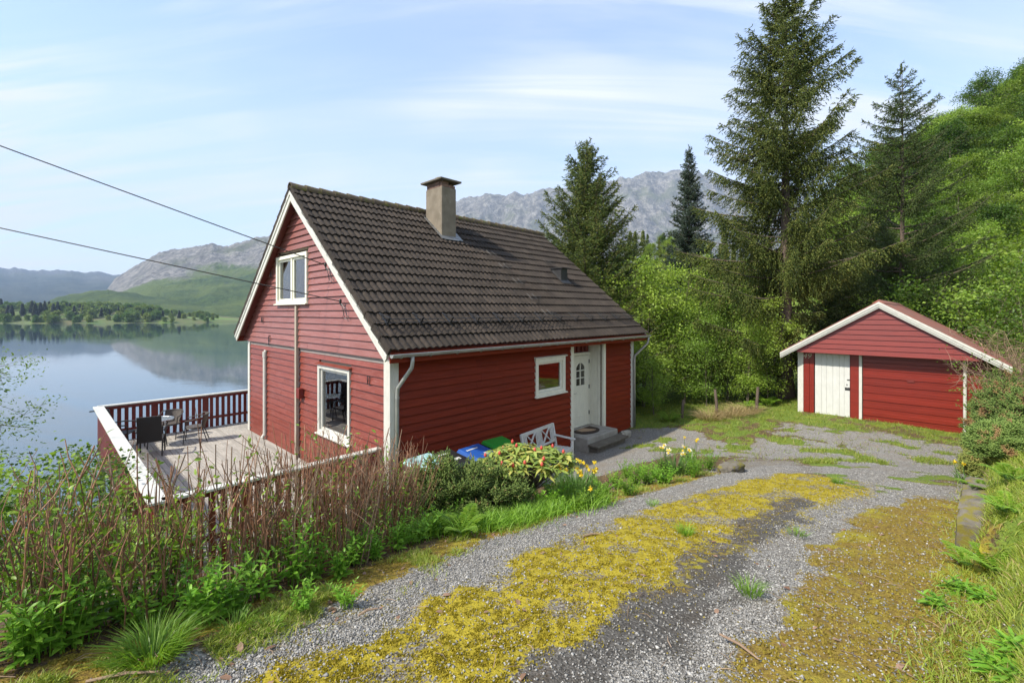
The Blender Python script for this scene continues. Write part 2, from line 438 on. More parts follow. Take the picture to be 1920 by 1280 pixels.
M['leaf_hill'] = leafmat('hillside_leaves', (0.070,0.140,0.012), (0.165,0.250,0.030), 0.40, 0.5, hue=0.025, vr=0.45)
M['leaf_far'] = leafmat('far_leaves', (0.085,0.150,0.024), (0.175,0.245,0.050), 0.3, 0.5, hue=0.03)
M['needle_far'] = leafmat('far_conifer', (0.012,0.022,0.014), (0.026,0.040,0.022), 0.05, 0.6)
M['leaf_weed'] = leafmat('weed_leaves', (0.130,0.300,0.025), (0.245,0.440,0.050), 0.42, 0.4)
M['leaf_hedge'] = leafmat('hedge_leaves', (0.120,0.230,0.022), (0.260,0.390,0.048), 0.42, 0.4)
M['leaf_rhodo'] = leafmat('rhododendron_leaves', (0.150,0.250,0.040), (0.340,0.400,0.090), 0.30, 0.32, (0.46,0.44,0.11), 0.25)
M['bud'] = pmat('red_bud', (0.42,0.03,0.025), (0.5,0.08,0.05), 20, (1,1,1), 0.5)
M['fern'] = leafmat('fern_fronds', (0.155,0.300,0.028), (0.280,0.430,0.055), 0.45, 0.45)
M['grass'] = leafmat('grass_blades', (0.125,0.260,0.022), (0.240,0.400,0.045), 0.40, 0.45)
M['grass_y'] = leafmat('mossy_grass_blades', (0.180,0.255,0.028), (0.330,0.380,0.060), 0.40, 0.5, (0.45,0.36,0.16), 0.10)
M['straw'] = leafmat('dead_grass', (0.26,0.19,0.09), (0.40,0.31,0.16), 0.2, 0.7)
M['daff_leaf'] = leafmat('daffodil_leaves', (0.075,0.16,0.035), (0.14,0.24,0.060), 0.3, 0.4)
M['petal_y'] = leafmat('yellow_petals', (0.75,0.60,0.03), (0.80,0.68,0.10), 0.3, 0.5)
M['petal_w'] = leafmat('white_petals', (0.78,0.78,0.68), (0.82,0.82,0.76), 0.3, 0.5)
M['petal_c'] = leafmat('daffodil_trumpet', (0.80,0.50,0.02), (0.80,0.58,0.03), 0.2, 0.5)
M['deadleaf'] = leafmat('dead_leaves', (0.16,0.085,0.05), (0.30,0.19,0.13), 0.1, 0.7)
M['moss_tuft'] = leafmat('moss_fuzz', (0.20,0.165,0.010), (0.40,0.32,0.026), 0.25, 0.8)
M['moss_brown'] = leafmat('brown_moss_fuzz', (0.20,0.15,0.018), (0.31,0.25,0.04), 0.25, 0.8)

# ---- pixel of the photograph -> direction; distance comes from what is touched
def ray(px, py):
    return np.array([(px - CX) / F, 1.0, (HY - py) / F])
# ------------------------------------------------------------------ terrain heights
WATER = -12.3
_cp = np.array([
 (0,0,2.2),(0,2,1.95),(-2,2.2,1.95),(2,2,1.95),(-1.26,3.17,1.75),(-.56,4.31,1.56),(.58,5.49,1.35),(3,7.56,1.0),(4.1,8.35,.85),
 (3,4,1.62),(5,5.5,1.36),(6.5,8,.9),(5.7,11.1,.3),(8,10.5,.5),(9,12.5,.42),(9.62,15.2,.38),(12.65,12.65,.36),(10,10,.55),
 (-2.24,8.43,-.1),(0,10.5,0),(2.2,12.2,0),(3.86,14.8,-.02),(3.4,12.5,.05),(1,9.3,.15),(-.5,8.2,.12),(2.2,9.6,.32),
 (-3.0,3.3,1.72),(-2.2,4.2,1.42),(-1.2,5.4,1.12),(-.2,6.6,.95),(1.4,7.6,.75),(-3.4,5.2,.5),(-4.8,4.5,.5),(-2.4,6.8,.15),(-4.5,6,-.3),(-5,2,1.5),
 (-7,4,-.2),(-7,0,1.4),(-8.5,9,-1.0),(-11.4,12.7,-2.2),(-13,9,-2.6),(-9,15,-1.0),(-5,16,-.5),(-2,16,-.3),
 (5.5,14.5,.08),(7.5,16.5,.2),(6,19,-.1),(10.5,18,.4),(14,18,.8),(3,18,-.3),(4,0,2.0),(8,3,1.6),(-3,-1,2.2)], float)
def _tps(r2): return r2 * np.log(np.maximum(r2, 1e-12))
_d = _tps(((_cp[:, None, :2] - _cp[None, :, :2])**2).sum(-1)) + np.eye(len(_cp)) * 0.25
_P = np.c_[np.ones(len(_cp)), _cp[:, :2]]
_A = np.block([[_d, _P], [_P.T, np.zeros((3, 3))]])
_w = np.linalg.solve(_A, np.r_[_cp[:, 2], np.zeros(3)])
def x_bank(Y):
    Y = np.asarray(Y, float)
    x = np.minimum(6.16 + (Y - 6.04) * 1.04, 24.0 + 0.02 * Y)
    return x + np.maximum(Y - 62, 0) * 0.9
def ground(X, Y):
    X = np.atleast_1d(np.asarray(X, float)); Y = np.atleast_1d(np.asarray(Y, float))
    sh = X.shape; x = X.ravel(); y = Y.ravel()
    xc = np.clip(x, -15, 18); yc = np.clip(y, -3, 22)
    zt = np.empty_like(x)
    for i in range(0, len(x), 20000):
        sl = slice(i, i + 20000)
        d2 = (xc[sl, None] - _cp[None, :, 0])**2 + (yc[sl, None] - _cp[None, :, 1])**2
        zt[sl] = _tps(d2) @ _w[:len(_cp)] + _w[len(_cp)] + xc[sl]*_w[-2] + yc[sl]*_w[-1]
    xs = -30 + 0.2 * (y - 20)
    xs = np.where(y > 200, 6 + 0.05*(y-200), xs)
    s = x - xs
    zl = WATER - 1.2 + 0.6 * s
    zg = smin(zl, np.full_like(zl, 0.2), 3.0)
    out = np.maximum(np.maximum(-12 - x, x - 15), np.maximum(-2.5 - y, y - 19))
    w = 1 - sstep(0, 9, out)
    z = zt * w + zg * (1 - w)
    z = np.maximum(z, WATER - 6)
    # bank and wooded hillside on the right
    u = x - x_bank(y)
    wd = np.where((y > 3.5) & (y < 6.8), 0.14, 0.9)
    hill = 0.36 * sstep(0, 1, u / wd) + 0.50 * np.maximum(u - 0.15, 0) + 0.24*np.maximum(u - 12, 0)
    hill = smin(hill, 0.9 + 1.1*np.maximum(y - 3.5, 0), 0.5)
    hill = smin(hill, np.full_like(hill, 42.0) + 1.5*fbm(x*0.03, y*0.03, 3), 6.0)
    hill = np.where(u > 0, np.maximum(hill, 0), 0) * sstep(-30, 1.5, y)
    hill = hill + np.where(u > 4, 1.0, 0.0) * sstep(4, 14, u) * 1.6 * fbm(x*0.07, y*0.07, 4)
    z = z + hill
    z = z + 15.0 * np.exp(-(((x - 33) / 24)**2 + ((y - 98) / 24)**2))
    # small unevenness
    z = z + 0.018 * fbm(x*1.3, y*1.3, 3) + 0.12 * sstep(10, 30, np.abs(x) + np.abs(y - 8)) * fbm(x*0.3, y*0.3, 3)
    return z.reshape(sh)
_ts = np.concatenate([np.arange(0.8, 25, 0.02), np.arange(25, 220, 0.15)])
def at(px, py, dz=0.0):
    d = ray(px, py)
    g = ground(d[0]*_ts, _ts) + dz
    zz = CZ + d[2]*_ts
    i = np.argmax(zz < g)
    if not (zz < g).any(): i = len(_ts) - 1
    a = max(i - 1, 0)
    t = _ts[a]
    if i > 0:
        e0 = zz[a] - g[a]; e1 = zz[i] - g[i]
        t = _ts[a] + (_ts[i] - _ts[a]) * e0 / (e0 - e1 + 1e-9)
    return Vector((d[0]*t, t, CZ + d[2]*t))
def gz(x, y): return float(ground([x], [y])[0])
def onray(px, Y): return (px - CX) / F * Y

# ------------------------------------------------------------------ surface masks (what grows or lies where)
def poly_px(pts): return np.array([tuple(at(*p))[:2] for p in pts])
def pl_dist(P, x, y):
    best = np.full(x.shape, 1e9)
    for a, b in zip(P[:-1], P[1:]):
        ab = b - a; L2 = (ab**2).sum()
        t = np.clip(((x - a[0])*ab[0] + (y - a[1])*ab[1]) / L2, 0, 1)
        best = np.minimum(best, np.hypot(x - a[0] - t*ab[0], y - a[1] - t*ab[1]))
    return best
TRACK_L = poly_px([(330,1275),(480,1220),(640,1165),(850,1065),(1010,1000),(1180,945),(1340,900),(1480,872)])
MOSS_C = poly_px([(640,1275),(800,1200),(960,1120),(1130,1040),(1300,975),(1440,920),(1530,900)])
TRACK_R = poly_px([(1130,1278),(1260,1200),(1350,1130),(1430,1060),(1500,990),(1570,940),(1660,922)])
DARK_R = poly_px([(1040,1278),(1180,1195),(1270,1120),(1350,1050),(1420,985),(1500,935)])
MOSS_R = poly_px([(1560,1275),(1600,1150),(1650,1050),(1690,990),(1720,950)])
YARD = poly_px([(1230,830),(1330,840),(1450,845),(1560,855),(1700,880),(1790,890)])
YARD2 = poly_px([(1480,830),(1580,850),(1660,905)])
WALLK = poly_px([(850,880),(980,880),(1090,870),(1200,835),(1240,815)])
EDGE_L = poly_px([(120,1278),(260,1250),(420,1190),(600,1125),(760,1060),(860,1015),(1000,968),(1100,940),(1200,915),(1320,885)])
HEDGE = poly_px([(-260,1330),(0,1225),(200,1180),(400,1130),(560,1085),(700,1035),(780,1000)])
BACKGRASS = poly_px([(1190,797),(1260,790),(1330,782),(1420,772),(1500,785),(1590,800)])
BED = poly_px([(820,960),(950,935),(1060,915),(1160,900),(1290,872)])
YARD3 = poly_px([(1560,808),(1640,822),(1740,845),(1800,870)])
def masks(x, y):
    n1 = fbm(x*1.6, y*1.6, 4); n2 = fbm(x*5+9, y*5, 3); n3 = fbm(x*0.8+3, y*0.8-7, 3)
    wob = 0.20*n1 + 0.16*n2
    k = 1.0
    gl = 1 - sstep(0.16, 0.42, pl_dist(TRACK_L, x, y) + wob)
    gr = 1 - sstep(0.14, 0.44, pl_dist(TRACK_R, x, y) + wob)
    yd = 1 - sstep(0.75, 1.25, pl_dist(YARD, x, y) + 2.2*wob)
    yd = np.maximum(yd, 1 - sstep(0.6, 1.1, pl_dist(YARD2, x, y) + 2.0*wob))
    yd = np.maximum(yd, 0.92*(1 - sstep(1.0, 2.0, pl_dist(YARD3, x, y) + 2.0*wob)))
    wk = 1 - sstep(0.9, 1.5, pl_dist(WALLK, x, y) + wob)
    mc = 1 - sstep(0.48, 1.0, pl_dist(MOSS_C, x, y) + wob)
    mr = 1 - sstep(0.75, 1.3, pl_dist(MOSS_R, x, y) + wob)
    dk = (1 - sstep(0.08, 0.26, pl_dist(DARK_R, x, y) + 1.1*wob))
    edl = 1 - sstep(0.12, 0.40, pl_dist(EDGE_L, x, y) + wob)
    drive = 1 - sstep(1.6, 2.4, pl_dist(np.vstack([MOSS_C, YARD[3:]]), x, y) + wob)
    gravel = np.maximum.reduce([gl, gr, yd*0.95, wk, 0.55*drive])
    mc = mc * (1 - 0.75*gl) * (1 - 0.8*dk) * (0.45 + 0.55*sstep(-0.28, 0.05, fbm(x*2.6+4, y*2.6, 4)))
    moss = np.clip(mc, 0, 1)
    bm = np.clip(np.maximum(mr*(1 - 0.85*gr), 0.35*drive*(1 - gl)*(1 - gr)) * (1 - 0.5*yd) + 0.75*edl*(1-0.8*gl), 0, 1)
    # grass everywhere away from the drive
    u = x - x_bank(y)
    far = np.maximum.reduce([sstep(-0.15, 0.5, u + 0.8*wob), sstep(14.4, 15.3, y + 0.6*n1), sstep(0.9, 0.0, pl_dist(BACKGRASS, x, y) + wob*1.5)])
    hd = pl_dist(HEDGE, x, y)
    # left of the drive edge: signed side test by comparing with edge direction
    side = ((x + 1.26)*0.70 - (y - 3.17)*0.72)   # <0 = left / house side of the drive
    lawn = sstep(0.9, 1.8, hd) * (side < 0) * (x < -1.5)
    bed = (1 - sstep(0.5, 0.9, pl_dist(BED, x, y)))
    grass = np.clip(np.maximum.reduce([far, lawn]), 0, 1)
    isl = sstep(0.06, 0.26, fbm(x*0.9+31, y*0.9+4, 4) + 0.25*n2) * yd * 0.8
    grass = np.maximum(grass, (0.62 + 0.75*n1 + 0.5*n2)*sstep(9.5, 11.5, y + 0.8*n1)*sstep(3.0, 5.0, x)*(1 - 0.9*yd)*(1 - wk))     # green islands in the yard gravel
    grass = np.clip(np.maximum(grass, isl), 0, 1)
    gravel = gravel * sstep(0.30, 0.65, hd + 0.5*wob) * (1 - bed) * (1 - grass) * (1 - sstep(-0.2, 0.15, u))
    hous = 1 - 0.0*x
    return gravel*hous, moss*(1-grass), bm*(1 - grass), grass, dk, np.maximum(bed, (1 - sstep(0.4, 0.8, hd)))

def ax(lo, hi, a, b, st, g=1.13):
    c = list(np.arange(a, b, st)); s = st; x = c[-1]
    while x < hi: s *= g; x += s; c.append(x)
    s = st; x = a; pre = []
    while x > lo: s *= g; x -= s; pre.append(x)
    return np.array(pre[::-1] + c)
gx = ax(-260, 420, -4.5, 9.5, 0.07); gy = ax(-40, 420, 1.2, 15.2, 0.07)
GX, GY = np.meshgrid(gx, gy)
GZ = ground(GX, GY)
mk = masks(GX.ravel(), GY.ravel())
lump = (0.020*fbm(GX*6, GY*6, 3) + 0.010*fbm(GX*17, GY*17, 2)).ravel() * np.clip(mk[1] + 0.8*mk[2] + 0.5*mk[3], 0, 1)
rut = -0.035*np.clip(mk[0]*(1-mk[1]), 0, 1)
V = np.c_[GX.ravel(), GY.ravel(), GZ.ravel() + lump + rut*(np.abs(GX.ravel()) < 12)]
nx, ny = len(gx), len(gy)
ii = (np.arange(ny-1)[:, None]*nx + np.arange(nx-1)[None]).ravel()
Fq = np.c_[ii, ii+1, ii+nx+1, ii+nx]

def groundmat():
    m, N, L, out = nodes_of('drive_and_garden_ground')
    p = N.new('ShaderNodeBsdfPrincipled'); L.new(p.outputs[0], out.inputs[0])
    p.inputs['Roughness'].default_value = 0.9; p.inputs['Specular IOR Level'].default_value = 0.25
    tc = N.new('ShaderNodeTexCoord'); vec = tc.outputs['Object']
    a1 = N.new('ShaderNodeAttribute'); a1.attribute_name = 'mask'
    a2 = N.new('ShaderNodeAttribute'); a2.attribute_name = 'mask2'
    s1 = N.new('ShaderNodeSeparateColor'); L.new(a1.outputs['Color'], s1.inputs[0])
    s2 = N.new('ShaderNodeSeparateColor'); L.new(a2.outputs['Color'], s2.inputs[0])
    fine = noise(N, L, vec, 38, 5, 0.65); fine2 = noise(N, L, vec, 14, 5, 0.6); big = noise(N, L, vec, 2.2, 4, 0.6)
    hi = noise(N, L, vec, 95, 3, 0.6)
    def brk(v, amt=0.9, lo=0.36, hi_=0.62, src=fine):
        return ramp(N, L, mathn(N, L, 'ADD', v, mathn(N, L, 'MULTIPLY', mathn(N, L, 'SUBTRACT', src, 0.5), amt)), lo, hi_)
    soil = mixrgb(N, L, ramp(N, L, fine, 0.35, 0.65), (0.055,0.036,0.021), (0.14,0.088,0.048))
    soil = mixrgb(N, L, ramp(N, L, fine2, 0.52, 0.64), soil, (0.16,0.12,0.045))
    vo = N.new('ShaderNodeTexVoronoi'); vo.inputs['Scale'].default_value = 62; L.new(vec, vo.inputs['Vector'])
    vs = N.new('ShaderNodeSeparateColor'); L.new(vo.outputs['Color'], vs.inputs[0])
    grv = mixrgb(N, L, ramp(N, L, vs.outputs[0], 0.0, 1.0, smooth=False), (0.125,0.118,0.105), (0.40,0.385,0.355))
    grv = mixrgb(N, L, ramp(N, L, vo.outputs['Distance'], 0.35, 0.75, 0, 0.55), grv, (0.07,0.06,0.05))
    grv = mixrgb(N, L, ramp(N, L, big, 0.45, 0.7, 0, 0.5), grv, (0.20,0.16,0.115))
    grv = mixrgb(N, L, mathn(N, L, 'MULTIPLY', s2.outputs[0], 0.72, True), grv, (0.034,0.029,0.024))
    mossc = mixrgb(N, L, ramp(N, L, fine, 0.3, 0.7), (0.20,0.160,0.012), (0.39,0.31,0.028))
    mossc = mixrgb(N, L, ramp(N, L, big, 0.40, 0.68), mossc, (0.34,0.27,0.022))
    brm = mixrgb(N, L, ramp(N, L, fine, 0.32, 0.68), (0.12,0.075,0.020), (0.26,0.185,0.030))
    brm = mixrgb(N, L, ramp(N, L, big, 0.46, 0.66), brm, (0.27,0.235,0.024))
    grs = mixrgb(N, L, ramp(N, L, fine, 0.3, 0.7), (0.075,0.125,0.018), (0.150,0.205,0.030))
    grs = mixrgb(N, L, ramp(N, L, big, 0.45, 0.7), grs, (0.17,0.20,0.026))
    col = mixrgb(N, L, brk(s1.outputs[0], 0.7), soil, grv)
    col = mixrgb(N, L, brk(s1.outputs[2], 1.3, 0.42, 0.62, fine2), col, brm)
    col = mixrgb(N, L, brk(s1.outputs[1], 1.5, 0.46, 0.60), col, mossc)
    col = mixrgb(N, L, brk(a1.outputs['Alpha'], 0.9, 0.4, 0.65), col, grs)
    L.new(col, p.inputs['Base Color'])
    b = N.new('ShaderNodeBump'); b.inputs['Strength'].default_value = 0.9; b.inputs['Distance'].default_value = 0.012
    hgt = mathn(N, L, 'ADD', mathn(N, L, 'MULTIPLY', mathn(N, L, 'SUBTRACT', 1.0, vo.outputs['Distance']), mathn(N, L, 'MULTIPLY', s1.outputs[0], 0.8)), mathn(N, L, 'ADD', fine, mathn(N, L, 'MULTIPLY', hi, 0.6)))
    L.new(hgt, b.inputs['Height']); L.new(b.outputs[0], p.inputs['Normal'])
    return m
me = np_mesh('ground', V, Fq, groundmat(), True)
at1 = me.color_attributes.new('mask', 'FLOAT_COLOR', 'POINT')
at1.data.foreach_set('color', np.c_[mk[0], mk[1], mk[2], mk[3]].astype(np.float32).ravel())
at2 = me.color_attributes.new('mask2', 'FLOAT_COLOR', 'POINT')
at2.data.foreach_set('color', np.c_[mk[4], mk[5], mk[5]*0, mk[5]*0+1].astype(np.float32).ravel())
# fast look-up of the grid for scattering
_MK = [np.asarray(m_).reshape(GX.shape) for m_ in mk]; _ZV = V[:, 2].reshape(GX.shape)
def _look(A, x, y):
    i = np.clip(np.searchsorted(gx, x) - 1, 0, nx - 2); j = np.clip(np.searchsorted(gy, y) - 1, 0, ny - 2)
    fx = np.clip((x - gx[i])/(gx[i+1]-gx[i]), 0, 1); fy = np.clip((y - gy[j])/(gy[j+1]-gy[j]), 0, 1)
    return (A[j, i]*(1-fx) + A[j, i+1]*fx)*(1-fy) + (A[j+1, i]*(1-fx) + A[j+1, i+1]*fx)*fy
def masks_q(x, y): return [_look(A, x, y) for A in _MK]
def ground_q(x, y): return _look(_ZV, x, y)
tag(obj_from('ground', me), 'mossy gravel drive, garden ground and wooded bank', kind='structure')

# ------------------------------------------------------------------ lake
def watermat():
    m, N, L, out = nodes_of('lake_water')
    p = N.new('ShaderNodeBsdfPrincipled'); L.new(p.outputs[0], out.inputs[0])
    p.inputs['Base Color'].default_value = (0.035,0.065,0.085,1)
    p.inputs['Roughness'].default_value = 0.03; p.inputs['IOR'].default_value = 1.75
    tc = N.new('ShaderNodeTexCoord'); vec = tc.outputs['Object']
    n1 = noise(N, L, vec, 0.35, 4, 0.55, (0.35, 1.6, 1))
    n2 = noise(N, L, vec, 0.02, 3, 0.5, (0.5, 1.3, 1))
    b = N.new('ShaderNodeBump'); b.inputs['Distance'].default_value = 0.05
    L.new(ramp(N, L, n2, 0.35, 0.65, 0.05, 0.34), b.inputs['Strength'])
    L.new(n1, b.inputs['Height']); L.new(b.outputs[0], p.inputs['Normal'])
    return m
lw = MB(); lw.add([(-6000,-300,WATER),(3000,-300,WATER),(3000,6500,WATER),(-6000,6500,WATER)], [(0,1,2,3)])
lake = lw.build('lake', watermat()); tag(lake, 'calm lake reflecting sky and mountains', kind='structure')

# ------------------------------------------------------------------ mountains
def mountmat(name, rock1, rock2, green, gmax, gsoft):
    m, N, L, out = nodes_of(name)
    p = N.new('ShaderNodeBsdfPrincipled'); L.new(p.outputs[0], out.inputs[0])
    p.inputs['Roughness'].default_value = 0.95; p.inputs['Specular IOR Level'].default_value = 0.1
    g = N.new('ShaderNodeNewGeometry'); pos = g.outputs['Position']
    sp = N.new('ShaderNodeSeparateXYZ'); L.new(pos, sp.inputs[0])
    sn = N.new('ShaderNodeSeparateXYZ'); L.new(g.outputs['Normal'], sn.inputs[0])
    big = noise(N, L, pos, 0.004, 6, 0.62); streak = noise(N, L, pos, 0.022, 9, 0.74, (1.0, 0.8, 0.30), 0.8); fine = noise(N, L, pos, 0.07, 6, 0.72)
    rock = mixrgb(N, L, ramp(N, L, streak, 0.40, 0.60), rock1, rock2)
    rock = mixrgb(N, L, ramp(N, L, fine, 0.46, 0.60, 0, 0.6), rock, (rock1[0]*0.42, rock1[1]*0.44, rock1[2]*0.42))
    rock = mixrgb(N, L, ramp(N, L, big, 0.50, 0.66, 0, 0.75), rock, (0.10,0.11,0.06))
    wood = mixrgb(N, L, ramp(N, L, fine, 0.3, 0.7), (green[0]*0.35, green[1]*0.40, green[2]*0.5), green)
    wood = mixrgb(N, L, ramp(N, L, big, 0.42, 0.6, 0, 0.7), wood, (green[0]*1.5, green[1]*1.25, green[2]*1.2))
    at_ = N.new('ShaderNodeAttribute'); at_.attribute_name = 'veg'
    f = ramp(N, L, mathn(N, L, 'ADD', at_.outputs['Fac'], mathn(N, L, 'MULTIPLY', mathn(N, L, 'SUBTRACT', fine, 0.5), 1.1)), 0.36, 0.66)
    L.new(mixrgb(N, L, f, rock, wood), p.inputs['Base Color'])
    b = N.new('ShaderNodeBump'); b.inputs['Strength'].default_value = 1.0; b.inputs['Distance'].default_value = 14
    L.new(mathn(N, L, 'ADD', streak, mathn(N, L, 'MULTIPLY', fine, 0.6)), b.inputs['Height']); L.new(b.outputs[0], p.inputs['Normal'])
    return m
def mountain(name, label, crest, Yc, Ys, mat, vegtop, prof, rough, nr=420, nt=110, back=1.25, seed=0, foot=None):
    """crest: (photo column, row) of the skyline, standing at distance Yc; Ys = distance of its shore"""
    crest = np.array(crest, float)
    r = np.linspace((crest[0, 0]-CX)/F, (crest[-1, 0]-CX)/F, nr)
    el = np.interp(r, (crest[:, 0]-CX)/F, (HY - crest[:, 1])/F)
    xw = r*Yc
    eln = rough*0.012*fbm(xw*0.006+seed, xw*0+2.2+seed, 6, gain=0.58)
    t = np.r_[np.linspace(0, 1, nt), np.linspace(1.03, back, 16)]
    R, T = np.meshgrid(r, t)
    Yy = Ys + (Yc - Ys)*T
    wave = 1 + 0.03*fbm(R*9+seed, T*2+seed, 3)
    Yy = Yy*wave
    X = R*Yy
    top = ((el[None] + eln[None]*np.clip(T, 0, 1)**5)*Yc) + CZ - WATER
    pr = np.interp(T, *prof)
    Z = WATER - 8 + (top + 8)*pr
    amp = np.clip(T, 0, 1)**0.7*np.clip(1.02 - np.clip(T, 0, 1), 0, 1)**0.35
    nzv = ridged(X*0.0026+seed, Yy*0.0020+seed, 5) - 0.4 + 0.6*fbm(X*0.010+seed, Yy*0.010, 4)
    Z = Z + top*0.10*rough*amp*nzv
    # gullies run down the faces
    Z = Z - top*0.030*rough*amp*np.abs(pnoise(R*46+3.5*fbm(R*9, T*5, 3)+seed, T*3.0+2.0*fbm(R*7+3, T*3, 2)+seed))
    Z = np.where(T > 1, Z - (T-1)*(Yc-Ys)*0.35, Z)
    vg = vegtop(R, T)
    V = np.c_[X.ravel(), Yy.ravel(), Z.ravel()]
    n = nr; ii = (np.arange(len(t)-1)[:, None]*n + np.arange(n-1)[None]).ravel()
    me = np_mesh(name, V, np.c_[ii, ii+1, ii+n+1, ii+n], mat, True)
    a = me.attributes.new('veg', 'FLOAT', 'POINT'); a.data.foreach_set('value', vg.astype(np.float32).ravel())
    o = obj_from(name, me); tag(o, label, kind='structure')
    return o
rockm = mountmat('pale_rock_mountain', (0.105,0.100,0.092), (0.27,0.255,0.23), (0.075,0.110,0.028), 0, 0)
rockl = mountmat('wooded_rock_mountain', (0.11,0.105,0.10), (0.28,0.265,0.245), (0.070,0.110,0.026), 0, 0)
mountain('mountain', 'long bare grey rock mountain behind the house roof',
  [(420,520),(520,480),(620,440),(700,415),(760,396),(800,388),(840,379),(870,374),(900,368),(940,365),(1000,361),(1040,357),(1060,353),(1100,346),(1130,340),(1160,336),(1190,332),(1215,324),(1240,320),(1270,320),(1300,325),(1340,332),(1390,347),(1450,366),(1550,400),(1750,450),(2300,520)],
  4300, 1500, rockm, lambda R, T: 1.15 - T*1.75 + 0.25*fbm(R*14, T*5, 4), ([0,.12,.35,.55,.72,.86,1.0,1.3],[0,.06,.19,.36,.62,.88,1.0,1.0]), 1.0, 520, 120, seed=3.3)
rockf = mountmat('haze_tinted_far_ridge', (0.07,0.07,0.075), (0.13,0.13,0.135), (0.040,0.055,0.040), 0, 0)  # blue-grey of distant haze is put into the rock and wood colours
mountain('mountain', 'far blue hazy ridge at the end of the lake',
  [(-500,470),(-200,480),(-60,495),(0,500),(20,505),(40,503),(70,508),(110,507),(150,509),(215,514),(280,528),(350,545),(450,565),(560,580)],
  5200, 2300, rockf, lambda R, T: 1.3 - T*1.0 + 0.3*fbm(R*14+5, T*5, 4), ([0,.2,.5,.8,1.0,1.3],[0,.15,.45,.8,1.0,1.0]), 0.5, 260, 60, seed=8.1)
mountain('mountain', 'wooded mountain with pale cliffs across the lake',
  [(150,592),(185,560),(208,535),(230,514),(255,495),(285,478),(330,470),(370,466),(400,459),(430,460),(460,452),(500,442),(560,428),(640,424),(720,440),(820,480),(950,540),(1050,585)],
  2700, 1050, rockl, lambda R, T: 1.55 - T*1.72 + 0.55*fbm(R*10+1, T*4, 4), ([0,.15,.4,.6,.75,.88,1.0,1.3],[0,.10,.32,.48,.66,.90,1.0,1.0]), 0.9, 420, 120, seed=5.7)
mountain('foothill', 'low dark green wooded foothill below the cliffs',
  [(20,600),(60,585),(90,562),(120,552),(160,545),(200,543),(240,546),(300,553),(360,562),(430,575),(500,590)],
  1500, 1060, rockl, lambda R, T: 2.0 + 0*T, ([0,.15,.4,.6,.8,1.0,1.3],[0,.2,.5,.72,.9,1.0,1.0]), 0.8, 260, 60, seed=1.2)
# ------------------------------------------------------------------ the red house
HA = math.radians(46.1)
HC = Vector((-2.242, 8.43, 0.0))
D1 = Vector((math.cos(HA), math.sin(HA), 0)); D2 = Vector((-math.sin(HA), math.cos(HA), 0))
HL, HW = 8.8, 8.06
EAVE, RAKE = 0.45, 0.30
TANP = (6.74 - 3.05) / (HW/2 + EAVE); PITCH = math.atan(TANP)
def zroof(y):                                   # top of the tiles, house coordinates
    yy = min(y, HW - y)
    return 3.05 + TANP * (yy + EAVE)
def h2w(x, y, z=0.0): return HC + D1*x + D2*y + Vector((0, 0, z))
def w2h(p):
    d = Vector(p) - HC; return Vector((d.dot(D1), d.dot(D2), p[2]))
def hplane(px, py, n, c):
    """photo pixel onto a plane n.p = c in house coordinates"""
    o = w2h((0, 0, CZ)); rr = ray(px, py); d = Vector((Vector(rr).dot(D1), Vector(rr).dot(D2), rr[2]))
    n = Vector(n); t = (c - n.dot(o)) / n.dot(d); return o + d*t
house = empty('red_house', HC, HA)
tag(house, 'red clapboard house with dark tiled gable roof and concrete chimney', 'house')
gmap = lambda u, o, z: (-o, u, z)               # gable wall: u along y, o outwards
fmap = lambda u, o, z: (u, -o, z)               # front wall: u along x, o outwards
emap = lambda u, o, z: (HL + o, u, z)           # far end wall
bmap = lambda u, o, z: (u, HW + o, z)           # back wall

def clap_rows(parent, fn, z0, z1, step, ulo, uhi, opens, mat, name='clapboard', off=0.0, joints=True, rnd=random.Random(3), th=0.050):
    z = z0
    while z < z1 - 0.02:
        zt = min(z + step, z1)
        lo0, hi0, lo1, hi1 = ulo(z), uhi(z), ulo(zt), uhi(zt)
        if hi0 - lo0 < 0.06: break
        segs = [(lo0, hi0)]
        for (a0, a1, b0, b1) in opens:
            if zt > b0 + 0.015 and z < b1 - 0.015:
                ns = []
                for (s0, s1) in segs:
                    if a1 <= s0 or a0 >= s1: ns.append((s0, s1)); continue
                    if a0 > s0: ns.append((s0, a0))
                    if a1 < s1: ns.append((a1, s1))
                segs = ns
        out = []
        for (s0, s1) in segs:
            if joints and s1 - s0 > 3.6 and rnd.random() < 0.6:
                j = s0 + (s1 - s0)*rnd.uniform(0.3, 0.7); out += [(s0, j - 0.0015), (j + 0.0015, s1)]
            else: out.append((s0, s1))
        for (s0, s1) in out:
            if s1 - s0 < 0.02: continue
            t0 = lo1 if s0 == lo0 else s0
            t1 = hi1 if s1 == hi0 else s1
            if t1 - t0 < 0.01: t0 = t1 = (t0 + t1)/2; t1 += 0.01
            e = rnd.uniform(-0.003, 0.003); zt2 = zt + 0.012
            mb = MB(fn)
            mb.add([(s0, off+th+e, z), (s1, off+th+e, z), (t1, off+0.010, zt2), (t0, off+0.010, zt2),
                    (s0, off-0.008, z+0.016), (s1, off-0.008, z+0.016), (t1, off-0.008, zt2), (t0, off-0.008, zt2)],
                   [(0,1,2,3), (7,6,5,4), (0,4,5,1), (3,2,6,7), (0,3,7,4), (1,5,6,2)])
            mb.build(name, mat, parent)
        z += step
